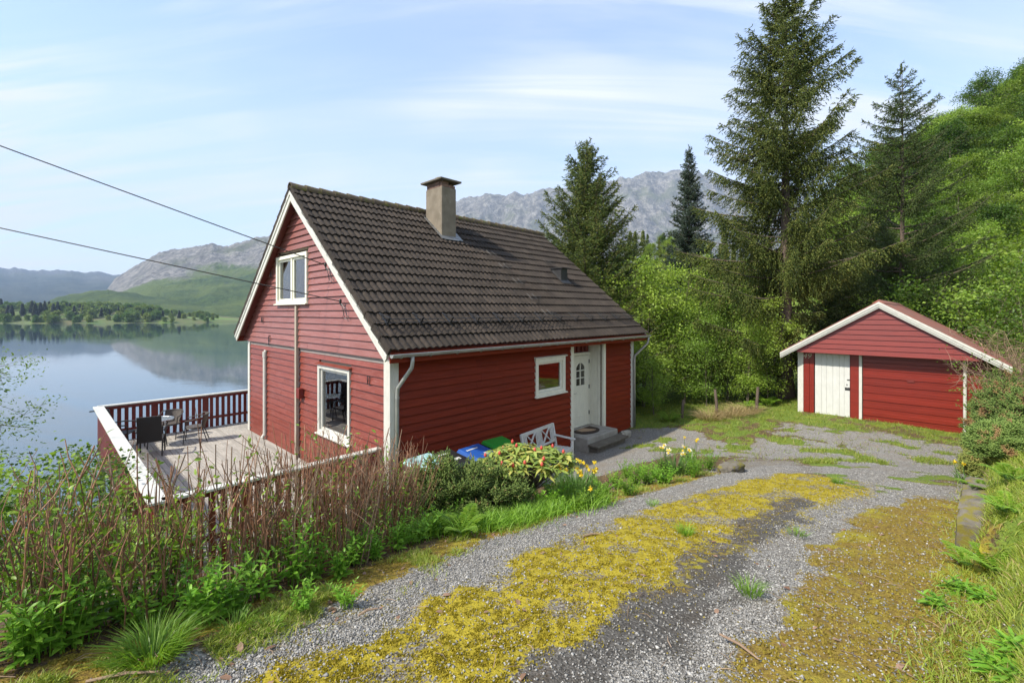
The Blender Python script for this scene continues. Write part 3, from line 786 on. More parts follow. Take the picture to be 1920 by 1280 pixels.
def wall_cells(fn, u0, u1, z0, z1, opens, th, off=0.0):
    us = sorted({u0, u1, *[v for o in opens for v in o[:2]]}); zs = sorted({z0, z1, *[v for o in opens for v in o[2:]]})
    us = [u for u in us if u0 <= u <= u1]; zs = [z for z in zs if z0 <= z <= z1]
    mb = MB(fn)
    for a, b in zip(us[:-1], us[1:]):
        for c, d in zip(zs[:-1], zs[1:]):
            m_ = ((a+b)/2, (c+d)/2)
            if any(o[0] < m_[0] < o[1] and o[2] < m_[1] < o[3] for o in opens): continue
            mb.box(a, b, off-th, off, c, d)
    return mb
BAND = 2.83
LOWW = (1.50, 3.05, 0.95, 2.50)      # big lower gable window (outer casing)
UPW = (3.55, 5.55, 3.92, 5.15)       # upper gable window
FRW = (4.02, 5.22, 1.60, 2.53)       # front window
DOOR = (5.56, 7.14, -0.05, 2.98)     # recessed entrance
ins = lambda o, d=0.05: (o[0]+d, o[1]-d, o[2]+d, o[3]-d)
gw = wall_cells(gmap, 0.0, HW, -0.9, BAND, [ins(LOWW)], 0.16, -0.012).build('gable_wall', M['interior'], house)
clap_rows(gw, gmap, -0.42, BAND - 0.10, 0.160, lambda z: 0.0, lambda z: HW, [LOWW], M['red_gable'], rnd=random.Random(4))
# upper gable, jettied a little over the lower wall and running out under the verges
zu = lambda z: max((z + 0.16 - 3.05)/TANP - EAVE, -EAVE + 0.03)
ug = MB(gmap)
zz = BAND
while zz < 6.5:
    lo, hi = zu(zz + 0.16) + 0.02, HW - zu(zz + 0.16) - 0.02
    if hi <= lo: break
    if zz + 0.16 > UPW[2] + 0.05 and zz < UPW[3] - 0.05:
        ug.box(lo, UPW[0]+0.05, -0.1, 0.035, zz, zz+0.16); ug.box(UPW[1]-0.05, hi, -0.1, 0.035, zz, zz+0.16)
    else: ug.box(lo, hi, -0.1, 0.035, zz, zz+0.16)
    zz += 0.16
ug = ug.build('upper_gable_wall', M['interior'], house)
clap_rows(ug, gmap, BAND, 6.52, 0.152, zu, lambda z: HW - zu(z), [UPW], M['red_upper'], off=0.045, rnd=random.Random(9))
MB(gmap).box(0.0, HW, -0.01, 0.03, BAND-0.10, BAND+0.005).build('bare_band', M['grey_strip'], house)
fw = wall_cells(fmap, 0.0, HL, -0.6, 3.18, [ins(FRW), (5.60, 7.10, -0.6, 2.95)], 0.16, -0.012).build('front_wall', M['interior'], house)
clap_rows(fw, fmap, -0.32, 3.05, 0.158, lambda z: 0.0, lambda z: HL, [FRW, (5.50, 7.20, -1.0, 3.2)], M['red_front'], rnd=random.Random(12), th=0.058)
ew = wall_cells(emap, 0.0, HW, -0.6, 2.9, [], 0.16, -0.012)
for k in range(24):
    za = 2.9 + 0.16*k
    if HW - 2*zu(za+0.16) > 0.1: ew.box(HL-0.2 - HL + 0.0 + zu(za+.16) + 0.2, HW - zu(za+.16), -0.17, -0.012, za, za+0.16)
ew = ew.build('end_wall', M['interior'], house)
clap_rows(ew, emap, -0.3, 6.4, 0.16, lambda z: max(0.0, zu(z)), lambda z: HW - max(0.0, zu(z)), [], M['red_gable'], rnd=random.Random(14))
bw = wall_cells(bmap, 0.0, HL, -0.9, 3.18, [], 0.16, -0.012).build('back_wall', M['interior'], house)
clap_rows(bw, bmap, -0.8, 3.05, 0.16, lambda z: 0.0, lambda z: HL, [], M['red_gable'], rnd=random.Random(15))
MB().box(0.2, HL-0.2, 0.62, HW-0.2, 0.16, 0.26).build('floor_slab', M['tan_strip'], house)
# foundation
MB().box(0.02, HL-0.02, 0.02, HW-0.02, -2.6, -0.25).build('foundation', M['concrete_grey'], house)
# corner boards
for (x0, x1, y0, y1, n_) in ((-0.062, 0.0, -0.064, 0.155, 0), (0.0, 0.125, -0.064, -0.0, 0), (-0.062, 0.02, HW-0.10, HW+0.062, 0),
                             (HL-0.09, HL+0.062, -0.064, 0.0, 0), (HL+0.0, HL+0.062, 0.0, 0.12, 0)):
    MB().box(x0, x1, y0, y1, -0.35, BAND - 0.002 if x0 < 1 else 3.04).build('corner_board', M['white'], house, bevel=0.004)

# windows ---------------------------------------------------------------
def window(fn, w, sashes, off, name, cas=0.10, hood=None, curtain=None, sill=True, trim='cream'):
    a0, a1, z0, z1 = w
    root = empty(name, parent=house)
    fr = MB(fn)
    fr.box(a0, a0+cas, -0.02+off, 0.062+off, z0, z1); fr.box(a1-cas, a1, -0.02+off, 0.062+off, z0, z1)
    fr.box(a0+cas, a1-cas, -0.02+off, 0.060+off, z1-cas, z1); fr.box(a0+cas, a1-cas, -0.02+off, 0.060+off, z0, z0+cas*0.8)
    fr.build('casing', M[trim], root, bevel=0.004)
    if sill: MB(fn).add([(a0-0.04, 0.11+off, z0-0.035), (a1+0.04, 0.11+off, z0-0.035), (a1+0.04, 0.0+off, z0-0.02), (a0-0.04, 0.0+off, z0-0.02),
                         (a0-0.04, 0.11+off, z0-0.012), (a1+0.04, 0.11+off, z0-0.012), (a1+0.04, 0.0+off, z0+0.012), (a0-0.04, 0.0+off, z0+0.012)],
                        [(0,3,2,1),(4,5,6,7),(0,1,5,4),(1,2,6,5),(2,3,7,6),(3,0,4,7)]).build('sill', M[trim], root)
    if hood: MB(fn).add([(a0-0.05, 0.10+off, z1+0.005), (a1+0.05, 0.10+off, z1+0.005), (a1+0.05, 0.0+off, z1+0.02), (a0-0.05, 0.0+off, z1+0.02),
                         (a0-0.05, 0.10+off, z1+0.03), (a1+0.05, 0.10+off, z1+0.03), (a1+0.05, 0.0+off, z1+0.055), (a0-0.05, 0.0+off, z1+0.055)],
                        [(0,3,2,1),(4,5,6,7),(0,1,5,4),(1,2,6,5),(2,3,7,6),(3,0,4,7)]).build('drip_cap', M[hood], root)
    b0, b1, c0, c1 = a0+cas, a1-cas, z0+cas*0.8, z1-cas
    if sashes > 1: MB(fn).box((b0+b1)/2-0.045, (b0+b1)/2+0.045, -0.03+off, 0.035+off, c0, c1).build('mullion', M[trim], root, bevel=0.004)
    sp = [(b0, b1)] if sashes == 1 else [(b0, (b0+b1)/2-0.045), ((b0+b1)/2+0.045, b1)]
    for (s0, s1) in sp:
        t = 0.055
        sa = MB(fn)
        sa.box(s0+.002, s0+t, -0.05+off, 0.012+off, c0+.002, c1-.002); sa.box(s1-t, s1-.002, -0.05+off, 0.012+off, c0+.002, c1-.002)
        sa.box(s0+t, s1-t, -0.05+off, 0.010+off, c1-t, c1-.002); sa.box(s0+t, s1-t, -0.05+off, 0.010+off, c0+.002, c0+t)
        sa = sa.build('sash', M[trim], root, bevel=0.003)
        MB(fn).box(s0+t-0.01, s1-t+0.01, -0.024+off, -0.018+off, c0+t-0.01, c1-t+0.01).build('pane', M['glass'], sa)
    if curtain:
        for (q0, q1) in curtain:
            n = 40; vs = []; fs = []
            for i in range(n+1):
                u = q0 + (q1-q0)*i/n; d = -0.11 + 0.030*math.sin(i*1.35) + 0.012*math.sin(i*3.1) + off
                vs += [(u, d, c0-0.02), (u, d, c1+0.03)]
            for i in range(n): fs.append((2*i, 2*i+2, 2*i+3, 2*i+1))
            MB(fn).add(vs, fs).build('curtain', M['curtain'], root, smooth=True)
    return root
window(gmap, LOWW, 1, 0.01, 'large_window', 0.085, 'red_gable', [(2.05, 2.72)], trim='white')
window(gmap, UPW, 2, 0.06, 'attic_window', 0.085, None, [(3.62,4.15),(4.95,5.45)], trim='cream')
window(fmap, FRW, 1, 0.012, 'front_window', 0.10, 'cream', [(4.62, 5.12)], trim='cream')

# entrance ----------------------------------------------------------------
en = empty('entrance', parent=house)
RB = 0.43
MB().box(5.49, 5.61, -0.062, -0.002, -0.03, 3.03).build('casing', M['cream'], en, bevel=0.004)
MB().box(7.09, 7.21, -0.062, -0.002, -0.03, 3.03).build('casing', M['cream'], en, bevel=0.004)
MB().box(7.10, 7.13, 0.0, RB+0.05, 0.28, 3.03).build('reveal_panel', M['cream'], en)
for k in range(3): MB().box(7.094, 7.10, 0.06+k*0.125, 0.165+k*0.125, 0.30, 3.03).build('reveal_board', M['cream'], en, bevel=0.003)
MB().box(5.57, 5.60, 0.0, RB+0.05, 0.28, 3.03).build('reveal_panel', M['cream'], en)
MB().box(5.60, 7.10, RB+0.06, RB+0.10, 0.28, 3.2).build('back_panel', M['red_dark'], en)
MB().box(5.60, 6.13, RB+0.01, RB+0.06, 0.30, 2.52).build('side_panel', M['cream'], en)
for k in range(7):
    MB().box(5.62+k*0.215, 5.62+k*0.215+0.13, RB+0.02, RB+0.058, 2.53, 3.05).build('transom_slat', M['red_dark'], en)
MB().box(6.12, 7.10, RB-0.01, RB+0.058, 2.42, 2.50).build('door_frame', M['cream'], en, bevel=0.004)
MB().box(7.055, 7.10, RB-0.01, RB+0.058, 0.34, 2.42).build('door_frame', M['cream'], en, bevel=0.004)
MB().box(6.13, 6.17, RB-0.01, RB+0.058, 0.34, 2.42).build('door_frame', M['cream'], en, bevel=0.004)
dr = empty('front_door', parent=en)
dm = MB(); X0, X1 = 6.175, 7.05
wx0, wx1, wz0, wz1 = 6.40, 6.83, 1.53, 2.20
dy0, dy1 = RB+0.005, RB+0.05
dm.box(X0, wx0, dy0, dy1, 0.36, 2.41); dm.box(wx1, X1, dy0, dy1, 0.36, 2.41)
dm.box(wx0, wx1, dy0, dy1, 0.36, wz0)
n = 10
for i in range(n):                              # arched head over the glazing
    ua, ub = wx0+(wx1-wx0)*i/n, wx0+(wx1-wx0)*(i+1)/n
    za = wz1 - 0.13*(2*i/n-1)**2; zb = wz1 - 0.13*(2*(i+1)/n-1)**2
    dm.add([(ua,dy0,za),(ub,dy0,zb),(ub,dy0,2.41),(ua,dy0,2.41),(ua,dy1,za),(ub,dy1,zb),(ub,dy1,2.41),(ua,dy1,2.41)], [(0,1,2,3),(7,6,5,4),(0,4,5,1),(3,2,6,7),(0,3,7,4),(1,5,6,2)])
dm.build('door_leaf', M['cream'], dr)
bars = MB(); bars.box((wx0+wx1)/2-0.014, (wx0+wx1)/2+0.014, dy0-0.004, dy0+0.03, wz0, wz1)
for k in (1, 2): bars.box(wx0, wx1, dy0-0.003, dy0+0.03, wz0+0.22*k-0.012, wz0+0.22*k+0.012)
bars.build('glazing_bar', M['cream'], dr)
for i in range(2):
    for k in range(3):
        ua = wx0 + i*(wx1-wx0)/2; MB().box(ua, ua+(wx1-wx0)/2-0.001, dy0+0.02, dy0+0.026, wz0+0.22*k, wz0+0.22*k+0.219).build('pane', M['glass'], dr)
MB().box(6.40, 6.83, dy0-0.006, dy0+0.01, 0.62, 0.635).box(6.40, 6.83, dy0-0.006, dy0+0.01, 1.30, 1.312).build('panel_moulding', M['cream'], dr)
hd = MB(); hd.tube([(6.24,dy0-0.0,1.33),(6.24,dy0-0.05,1.33),(6.36,dy0-0.055,1.33)], 0.011, 8); hd.box(6.22,6.26,dy0-0.012,dy0,1.24,1.40)
hd.build('handle', M['steel'], dr)
MB().tube([(6.24,dy0+0.0,1.52),(6.24,dy0-0.022,1.52)], 0.022, 10).build('lock', M['metal_dark'], dr)
for zz in (0.62, 1.40, 2.16): MB().box(7.035, 7.062, dy0-0.02, dy0+0.01, zz, zz+0.11).build('hinge', M['metal_dark'], dr)
MB().box(5.60, 7.10, RB-0.03, RB+0.06, 0.325, 0.36).build('threshold', M['cream'], en)
lampb = MB(); lampb.lathe([(0.035,0.0),(0.05,-0.02),(0.10,-0.07),(0.085,-0.09),(0.0,-0.09)], 14, (6.75, 0.14, 3.0)); lampb.tube([(6.75,0.14,2.98),(6.75,0.14,3.08)],0.015,6)
lp = lampb.build('porch_lamp', M['metal_dark'], en)

# roof ----------------------------------------------------------------------
roof = empty('roof', parent=house)
rx0, rx1 = -RAKE, HL + RAKE
sl = math.hypot(HW/2+EAVE, 6.74-3.05)
cosP, sinP = math.cos(PITCH), math.sin(PITCH)
def slope_pt(x, s, h, side=0):
    """s metres up the slope from the eave, h above the nominal tile plane"""
    y = -EAVE + s*cosP - h*sinP; z = 3.05 + s*sinP + h*cosP
    return (x, y if side == 0 else HW - y, z)
# underlay / sarking with soffit
ul = MB()
for side in (0, 1):
    for (h0, h1) in ((-0.16, -0.075),):
        P = [slope_pt(rx0+0.03, 0.06, h0, side), slope_pt(rx1-0.03, 0.06, h0, side), slope_pt(rx1-0.03, sl+0.0, h0, side), slope_pt(rx0+0.03, sl, h0, side),
             slope_pt(rx0+0.03, 0.06, h1, side), slope_pt(rx1-0.03, 0.06, h1, side), slope_pt(rx1-0.03, sl, h1, side), slope_pt(rx0+0.03, sl, h1, side)]
        ul.add(P, [(0,3,2,1),(4,5,6,7),(0,1,5,4),(1,2,6,5),(2,3,7,6),(3,0,4,7)])
ul.build('roof_boarding', M['red_dark'], roof)
NROW, NCOL = 17, 31
ex = sl/NROW; tw = (rx1-rx0)/NCOL
def tile_geo(ncut=None):
    n = 8; vs = []; fs = []
    for j, (yy, hh) in enumerate(((-0.035, 0.012), (ex, -0.028))):
        for i in range(n+1):
            t = i/n; ph = (2*t) % 1.0
            hgt = 0.036*(0.5-0.5*math.cos(2*math.pi*(ph**0.75)))
            vs.append((t*tw, yy, hh+hgt))
    for i in range(n): fs.append((i, i+1, n+1+i+1, n+1+i))
    b = len(vs)
    for i in range(n+1): x_, y_, z_ = vs[i]; vs.append((x_, y_+0.004, z_-0.024))
    for i in range(n): fs.append((b+i, b+i+1, i+1, i))
    c = len(vs)
    for i in range(n+1): vs.append((vs[i][0], ex, -0.075))
    vs += [(0, ex, -0.055), (tw, ex, -0.055)]
    fs.append((b, 0, n+1, len(vs)-2)); fs.append((n, b+n, len(vs)-1, 2*n+1))
    return np.array(vs), fs
tv, tf = tile_geo()
tile_me = bpy.data.meshes.new('roof_tile'); tile_me.from_pydata([tuple(v) for v in tv], [], tf); tile_me.update(); tile_me.materials.append(M['tile'])
for p_ in tile_me.polygons: p_.use_smooth = False
camh = w2h((0, 0, CZ))
tl = []
for r_ in range(NROW):
    for c_ in range(NCOL):
        p_ = Vector(slope_pt(rx0 + (c_+0.5)*tw, (r_+0.5)*ex, 0)); tl.append(((p_ - camh).length, r_, c_, 0))
tl.sort()
rt = random.Random(21)
field = MB()
def tile_mat(r_, c_, side):
    x, y, z = slope_pt(rx0 + c_*tw, r_*ex, 0.0, side)
    if side == 0:
        R = Matrix(((1,0,0),(0,cosP,-sinP),(0,sinP,cosP))).to_4x4()
        return Matrix.Translation((x, y, z)) @ R @ Matrix.Rotation(rt.uniform(-0.006, 0.006), 4, 'Z') @ Matrix.Translation((0, 0, rt.uniform(-0.003, 0.003)))
    R = Matrix(((-1,0,0),(0,-cosP,sinP),(0,sinP,cosP))).to_4x4()
    return Matrix.Translation((x + tw, y, z)) @ R
for i, (d_, r_, c_, sd) in enumerate(tl):
    m_ = tile_mat(r_, c_, 0)
    if i < 300:
        o = obj_from('roof_tile', tile_me, roof); o.matrix_local = m_
    else:
        field.add([m_ @ Vector(v) for v in tv], tf)
for r_ in range(NROW):
    for c_ in range(NCOL):
        m_ = tile_mat(r_, c_, 1); field.add([m_ @ Vector(v) for v in tv], tf)
fo = field.build('roof_tile_field', M['tile_f'], roof); fo['kind'] = 'stuff'
# verge tiles turned down over the rake, ridge tiles
for side in (0, 1):
    for r_ in range(NROW):
        mb = MB()
        for (xa, xb) in ((rx0-0.03, rx0+0.012),):
            P = []
            for h in (-0.10, 0.052):
                for (xx, ss) in ((xa, r_*ex-0.035), (xb, r_*ex-0.035), (xb, (r_+1)*ex), (xa, (r_+1)*ex)):
                    P.append(slope_pt(xx, ss, h - (0.03 if ss > r_*ex else 0), side))
            mb.add(P, [(0,3,2,1),(4,5,6,7),(0,1,5,4),(1,2,6,5),(2,3,7,6),(3,0,4,7)])
        mb.build('verge_tile', M['tile'], roof)
nr_ = 26; rl = (rx1-rx0+0.06)/nr_
for k in range(nr_):
    mb = MB(); vs = []; fs = []; n = 8
    xa = rx0-0.03+k*rl
    for (xx, rr, dz) in ((xa, 0.128, 0.018), (xa+rl+0.03, 0.112, 0.0)):
        for i in range(n+1):
            t = math.pi*(-0.12 + 1.24*i/n)
            vs.append((xx, HW/2 + rr*math.cos(t), 6.70 + dz + rr*0.95*math.sin(t)))
        for i in range(n+1):
            t = math.pi*(-0.12 + 1.24*i/n)
            vs.append((xx, HW/2 + (rr-0.02)*math.cos(t), 6.70 + dz + (rr-0.02)*0.95*math.sin(t)))
    m2 = 2*(n+1)
    for i in range(n):
        fs.append((i, m2+i, m2+i+1, i+1)); fs.append((n+1+i, n+2+i, m2+n+2+i, m2+n+1+i)); fs.append((i, i+1, n+2+i, n+1+i))
    mb.add(vs, fs).build('ridge_tile', M['ridge'], roof, smooth=False)
# bargeboards
for side in (0, 1):
    for (xa, xb, h0, h1, m_) in ((rx0-0.012, rx0+0.020, -0.27, -0.085, 'white'), (rx0-0.030, rx0-0.010, -0.150, -0.082, 'white')):
        P = []
        for h in (h0, h1):
            for (xx, ss) in ((xa, -0.03), (xb, -0.03), (xb, sl + h*TANP), (xa, sl + h*TANP)):
                P.append(slope_pt(xx, ss, h, side))
        MB().add(P, [(0,3,2,1),(4,5,6,7),(0,1,5,4),(1,2,6,5),(2,3,7,6),(3,0,4,7)]).build('bargeboard', M[m_], roof)
    P = []
    for h in (-0.26, -0.085):
        for (xx, ss) in ((rx1-0.02, -0.03), (rx1+0.012, -0.03), (rx1+0.012, sl + h*TANP), (rx1-0.02, sl + h*TANP)):
            P.append(slope_pt(xx, ss, h, side))
    MB().add(P, [(0,3,2,1),(4,5,6,7),(0,1,5,4),(1,2,6,5),(2,3,7,6),(3,0,4,7)]).build('bargeboard', M['white'], roof)
# fascia and soffit at the front eave
MB().box(rx0+0.03, rx1-0.03, -EAVE+0.03, -EAVE+0.055, 2.80, 2.985).build('fascia', M['red_front'], roof)
MB().box(rx0+0.03, rx1-0.03, -EAVE+0.055, 0.10, 3.03, 3.05).build('soffit', M['red_dark'], roof)
MB().box(rx0+0.03, rx1-0.03, HW+EAVE-0.055, HW+EAVE-0.03, 2.80, 2.985).build('fascia', M['red_front'], roof)
# half-round gutter with brackets
def gutter(yc, zc, x0, x1):
    mb = MB(); n = 8; vs = []; fs = []
    for (xx) in (x0, x1):
        for rr in (0.062, 0.057):
            for i in range(n+1):
                t = math.pi + math.pi*i/n; vs.append((xx, yc + rr*math.cos(t), zc + rr*math.sin(t)))
    m2 = 2*(n+1)
    for i in range(n):
        fs.append((i, i+1, m2+i+1, m2+i)); fs.append((n+1+i, m2+n+1+i, m2+n+2+i, n+2+i)); fs.append((i, n+1+i, n+2+i, i+1)); fs.append((m2+i, m2+i+1, m2+n+2+i, m2+n+1+i))
    mb.add(vs, fs)
    mb.tube([(x0, yc-0.062, zc+0.004), (x1, yc-0.062, zc+0.004)], 0.009, 6)
    # end caps
    for xx in (x0, x1):
        mb.add([(xx, yc, zc)] + [(xx, yc+0.062*math.cos(math.pi+math.pi*i/n), zc+0.062*math.sin(math.pi+math.pi*i/n)) for i in range(n+1)], [(0, i+1, i+2) for i in range(n)])
    return mb
gu = gutter(-EAVE-0.045, 2.955, rx0+0.01, rx1-0.01).build('gutter', M['metal'], roof)
for k in range(15):
    xx = rx0+0.2+k*0.63
    mb = MB(); mb.tube([(xx, -EAVE-0.045+0.068*math.cos(math.pi+math.pi*i/8), 2.955+0.068*math.sin(math.pi+math.pi*i/8)) for i in range(9)], 0.011, 5)
    mb.build('gutter_bracket', M['metal'], gu)
def downpipe(xe, xw, ztop, zb, yw, m_='white'):
    mb = MB()
    mb.tube([(xe, -EAVE-0.045, 2.91), (xe, -EAVE-0.045, 2.80), (xe, -EAVE-0.02, 2.70), (xw, yw-0.05, 2.30), (xw, yw-0.03, 2.18), (xw, yw-0.03, zb)], 0.036, 10)
    o = mb.build('downpipe', M[m_], roof, smooth=True)
    for zc in (2.1, 1.1): 
        b_ = MB(); b_.tube([(xw, yw-0.03, zc), (xw, yw-0.03, zc+0.035)], 0.043, 10); b_.build('pipe_clip', M['metal'], o)
downpipe(0.14, 0.06, 2.9, -0.3, -0.085, 'metal')
downpipe(HL+0.22, HL+0.02, 2.9, -0.02, -0.085, 'metal')
# snow guard along the eave
sg = empty('snow_guard', parent=roof)
s_g = 0.62
for h in (0.075, 0.165):
    MB().tube([slope_pt(rx0+0.05, s_g, h), slope_pt(rx1-0.06, s_g, h)], 0.009, 6).build('rail', M['metal_dark'], sg)
for k in range(13):
    xx = rx0+0.22+k*0.735
    mb = MB(); mb.bar(slope_pt(xx, s_g, 0.0), slope_pt(xx, s_g, 0.20), 0.035, 0.012); mb.bar(slope_pt(xx, s_g+0.30, 0.045), slope_pt(xx, s_g, 0.19), 0.03, 0.008); mb.bar(slope_pt(xx, s_g+0.34, 0.035), slope_pt(xx, s_g-0.03, 0.045), 0.03, 0.006)
    mb.build('bracket', M['metal_dark'], sg)
for k in range(12):
    xx = rx0+0.22+(k+0.5)*0.735
    MB().bar(slope_pt(xx, s_g, 0.07), slope_pt(xx, s_g, 0.17), 0.02, 0.006).build('clip', M['metal_dark'], sg)
# roof steps for the chimney sweep
ROOFN = (0, -sinP, cosP); RC = Vector(slope_pt(0, 0, 0)).dot(Vector(ROOFN))
for (px, py) in ((875,438),(902,456),(925,478),(948,502),(974,530),(1002,560),(1030,590),(1030,494)):
    p_ = hplane(px, py, ROOFN, RC + 0.05); s_ = (p_.y + EAVE)/cosP; w_ = 0.17; x_ = p_.x
    mb = MB()
    for h, r_ in ((0.16, 0.008), (0.10, 0.006)):
        mb.tube([slope_pt(x_-w_, s_, h), slope_pt(x_+w_, s_, h)], r_, 5)
    for q in (-w_, 0.0, w_):
        mb.tube([slope_pt(x_+q, s_+0.02, 0.03), slope_pt(x_+q, s_, 0.17)], 0.006, 5)
    mb.tube([slope_pt(x_-w_*.6, s_+0.28, 0.045), slope_pt(x_-w_*.6, s_, 0.05), slope_pt(x_-w_*.6, s_, 0.16)], 0.007, 5)
    mb.tube([slope_pt(x_+w_*.6, s_+0.28, 0.045), slope_pt(x_+w_*.6, s_, 0.05), slope_pt(x_+w_*.6, s_, 0.16)], 0.007, 5)
    mb.build('roof_step', M['metal_dark'], roof)
# vent hood
pv_ = hplane(1058, 527, ROOFN, RC + 0.03); s_ = (pv_.y+EAVE)/cosP; x_ = pv_.x
vh = empty('vent_hood', parent=roof)
y0 = pv_.y; z0 = pv_.z
MB().prism([(y0, z0-0.02), (y0, z0+0.40), (y0+0.42, z0+0.40), (y0+0.42, z0+0.30)], x_-0.16, x_+0.16, 'x').build('hood_body', M['metal_dark'], vh)
MB().box(x_-0.20, x_+0.20, y0-0.07, y0+0.46, z0+0.405, z0+0.435).build('hood_lid', M['metal_dark'], vh)
P = [slope_pt(x_-0.24, s_-0.12, 0.04), slope_pt(x_+0.24, s_-0.12, 0.04), slope_pt(x_+0.24, s_+0.55, 0.055), slope_pt(x_-0.24, s_+0.55, 0.055)]
MB().add(P + [(a, b, c+0.012) for a, b, c in P], [(0,3,2,1),(4,5,6,7),(0,1,5,4),(1,2,6,5),(2,3,7,6),(3,0,4,7)]).build('flashing', M['metal_dark'], vh)
# chimney
ch = empty('chimney', parent=roof)
cx0, cx1, cy0, cy1 = 3.38, 3.90, 2.90, 3.66
MB().box(cx0, cx1, cy0, cy1, 5.2, 7.27).build('shaft', M['concrete'], ch, bevel=0.012)
bmx = 0.0
rb = random.Random(2)
for row in range(2):
    z_ = 7.28 + row*0.078
    for (ax_, fixed, a0, a1, nb) in (('x', cy0+0.015, cx0+0.02, cx1-0.02, 2), ('x', cy1-0.125, cx0+0.02, cx1-0.02, 2), ('y', cx0+0.015, cy0+0.135, cy1-0.135, 2), ('y', cx1-0.125, cy0+0.135, cy1-0.135, 2)):
        for b_ in range(nb):
            if row == 1 and ax_ == 'x' and b_ == 1: continue
            u0 = a0+(a1-a0)*b_/nb+0.004; u1 = a0+(a1-a0)*(b_+1)/nb-0.004
            e = rb.uniform(-0.004, 0.004)
            if ax_ == 'x': MB().box(u0, u1, fixed+e, fixed+0.11+e, z_, z_+0.07).build('brick', M['brick'], ch)
            else: MB().box(fixed+e, fixed+0.11+e, u0, u1, z_, z_+0.07).build('brick', M['brick'], ch)
cp_ = MB(); cp_.add([(cx0-0.11,cy0-0.11,7.435),(cx1+0.11,cy0-0.11,7.435),(cx1+0.11,cy1+0.11,7.435),(cx0-0.11,cy1+0.11,7.435),
                     (cx0-0.12,cy0-0.12,7.485),(cx1+0.12,cy0-0.12,7.485),(cx1+0.12,cy1+0.12,7.485),(cx0-0.12,cy1+0.12,7.485),
                     (cx0+0.06,cy0+0.06,7.54),(cx1-0.06,cy0+0.06,7.54),(cx1-0.06,cy1-0.06,7.54),(cx0+0.06,cy1-0.06,7.54)],
                    [(0,3,2,1),(0,1,5,4),(1,2,6,5),(2,3,7,6),(3,0,4,7),(4,5,9,8),(5,6,10,9),(6,7,11,10),(7,4,8,11),(8,9,10,11)])
cp_ = cp_.build('chimney_cap', M['concrete_dark'], ch, bevel=0.008)
MB().lathe([(0.20,0),(0.19,0.05),(0.12,0.09),(0.0,0.10)], 12, ((cx0+cx1)/2, (cy0+cy1)/2, 7.535)).build('cap_dome', M['moss_stone'], ch, smooth=True)
fl = MB()
sA, sB = (cy0+EAVE)/cosP, (cy1+EAVE)/cosP
for (xa, xb, sa, sb) in ((cx0-0.09, cx0+0.0, sA-0.13, sB), (cx1-0.0, cx1+0.16, sA-0.13, sB), (cx0-0.0, cx1+0.0, sA-0.15, sA+0.03)):
    nn = max(2, int((sb-sa)/0.09))
    for i in range(nn):
        P = [slope_pt(xa, sa+(sb-sa)*i/nn, 0.046), slope_pt(xb, sa+(sb-sa)*i/nn, 0.046), slope_pt(xb, sa+(sb-sa)*(i+1)/nn, 0.044), slope_pt(xa, sa+(sb-sa)*(i+1)/nn, 0.044)]
        P2 = [(a, b, c+0.012+0.004*(i % 2)) for a, b, c in P]
        fl.add(P + P2, [(0,3,2,1),(4,5,6,7),(0,1,5,4),(1,2,6,5),(2,3,7,6),(3,0,4,7)])
fl.build('flashing', M['galv'], ch)

# fittings on the gable -----------------------------------------------------------
MB(gmap).box(4.15, 4.25, 0.06, 0.13, -0.3, 3.86).build('cable_batten', M['tan_strip'], house, bevel=0.004)
wp = MB(gmap); wp.tube([(6.55,0.08,0.22),(6.55,0.08,2.50),(6.55,0.05,2.62)], 0.048, 10); wp.tube([(6.55,0.08,0.24),(6.57,0.14,0.14)], 0.05, 8); wp.tube([(6.55,0.08,2.42),(6.55,0.08,2.58)],0.058,10)
wp.build('waste_pipe', M['white'], house, smooth=False)
MB(gmap).box(3.90, 4.08, 0.04, 0.16, 1.60, 1.84).build('meter_box', M['red_dark'], house, bevel=0.006)
def hook(u, z, h, off=0.075):
    mb = MB(gmap); mb.tube([(u, off, z), (u, off, z-h)], 0.008, 5)
    for k in range(3): mb.tube([(u, off+0.0, z-h*0.25*(k+1)), (u-0.05, off+0.03, z-h*0.25*(k+1)-0.02), (u-0.05, off+0.03, z-h*0.25*(k+1)+0.04)], 0.006, 5)
    mb.tube([(u-0.09, off, z), (u-0.09, off, z-h)], 0.006, 5); mb.tube([(u-0.09, off, z-0.01),(u, off, z-0.01)], 0.006, 5); mb.tube([(u-0.09, off, z-h+0.01),(u, off, z-h+0.01)], 0.006, 5)
    return mb.build('iron_hook', M['metal_dark'], house)
hook(5.95, 4.78, 0.13, 0.12); hook(6.72, 3.55, 0.16, 0.10); hook(6.18, 3.06, 0.30, 0.09); hook(0.78, 2.45, 0.17, 0.05)
def ins_bracket(px, py):
    p_ = hplane(px, py, (1, 0, 0), -0.09)
    mb = MB(); u, z = p_.y, p_.z
    mb.tube([(-0.05, u, z), (-0.17, u, z+0.01), (-0.17, u+0.0, z+0.08)], 0.010, 6)
    mb.lathe([(0.012,0),(0.03,0.02),(0.026,0.04),(0.032,0.055),(0.02,0.085),(0.0,0.09)], 8, (-0.17, u, z+0.05))
    mb.tube([(-0.16,u,z+0.06),(-0.15,u-0.08,z-0.10),(-0.13,u-0.10,z-0.25),(-0.11,u-0.18,z-0.28)], 0.008, 5)
    mb.tube([(-0.16,u,z+0.06),(-0.15,u-0.16,z-0.06),(-0.13,u-0.2,z-0.20),(-0.11,u-0.26,z-0.26)], 0.008, 5)
    mb.build('insulator_bracket', M['metal_dark'], house)
    return h2w(-0.17, u, z+0.09)
A1 = ins_bracket(617, 505); A2 = ins_bracket(645, 573)
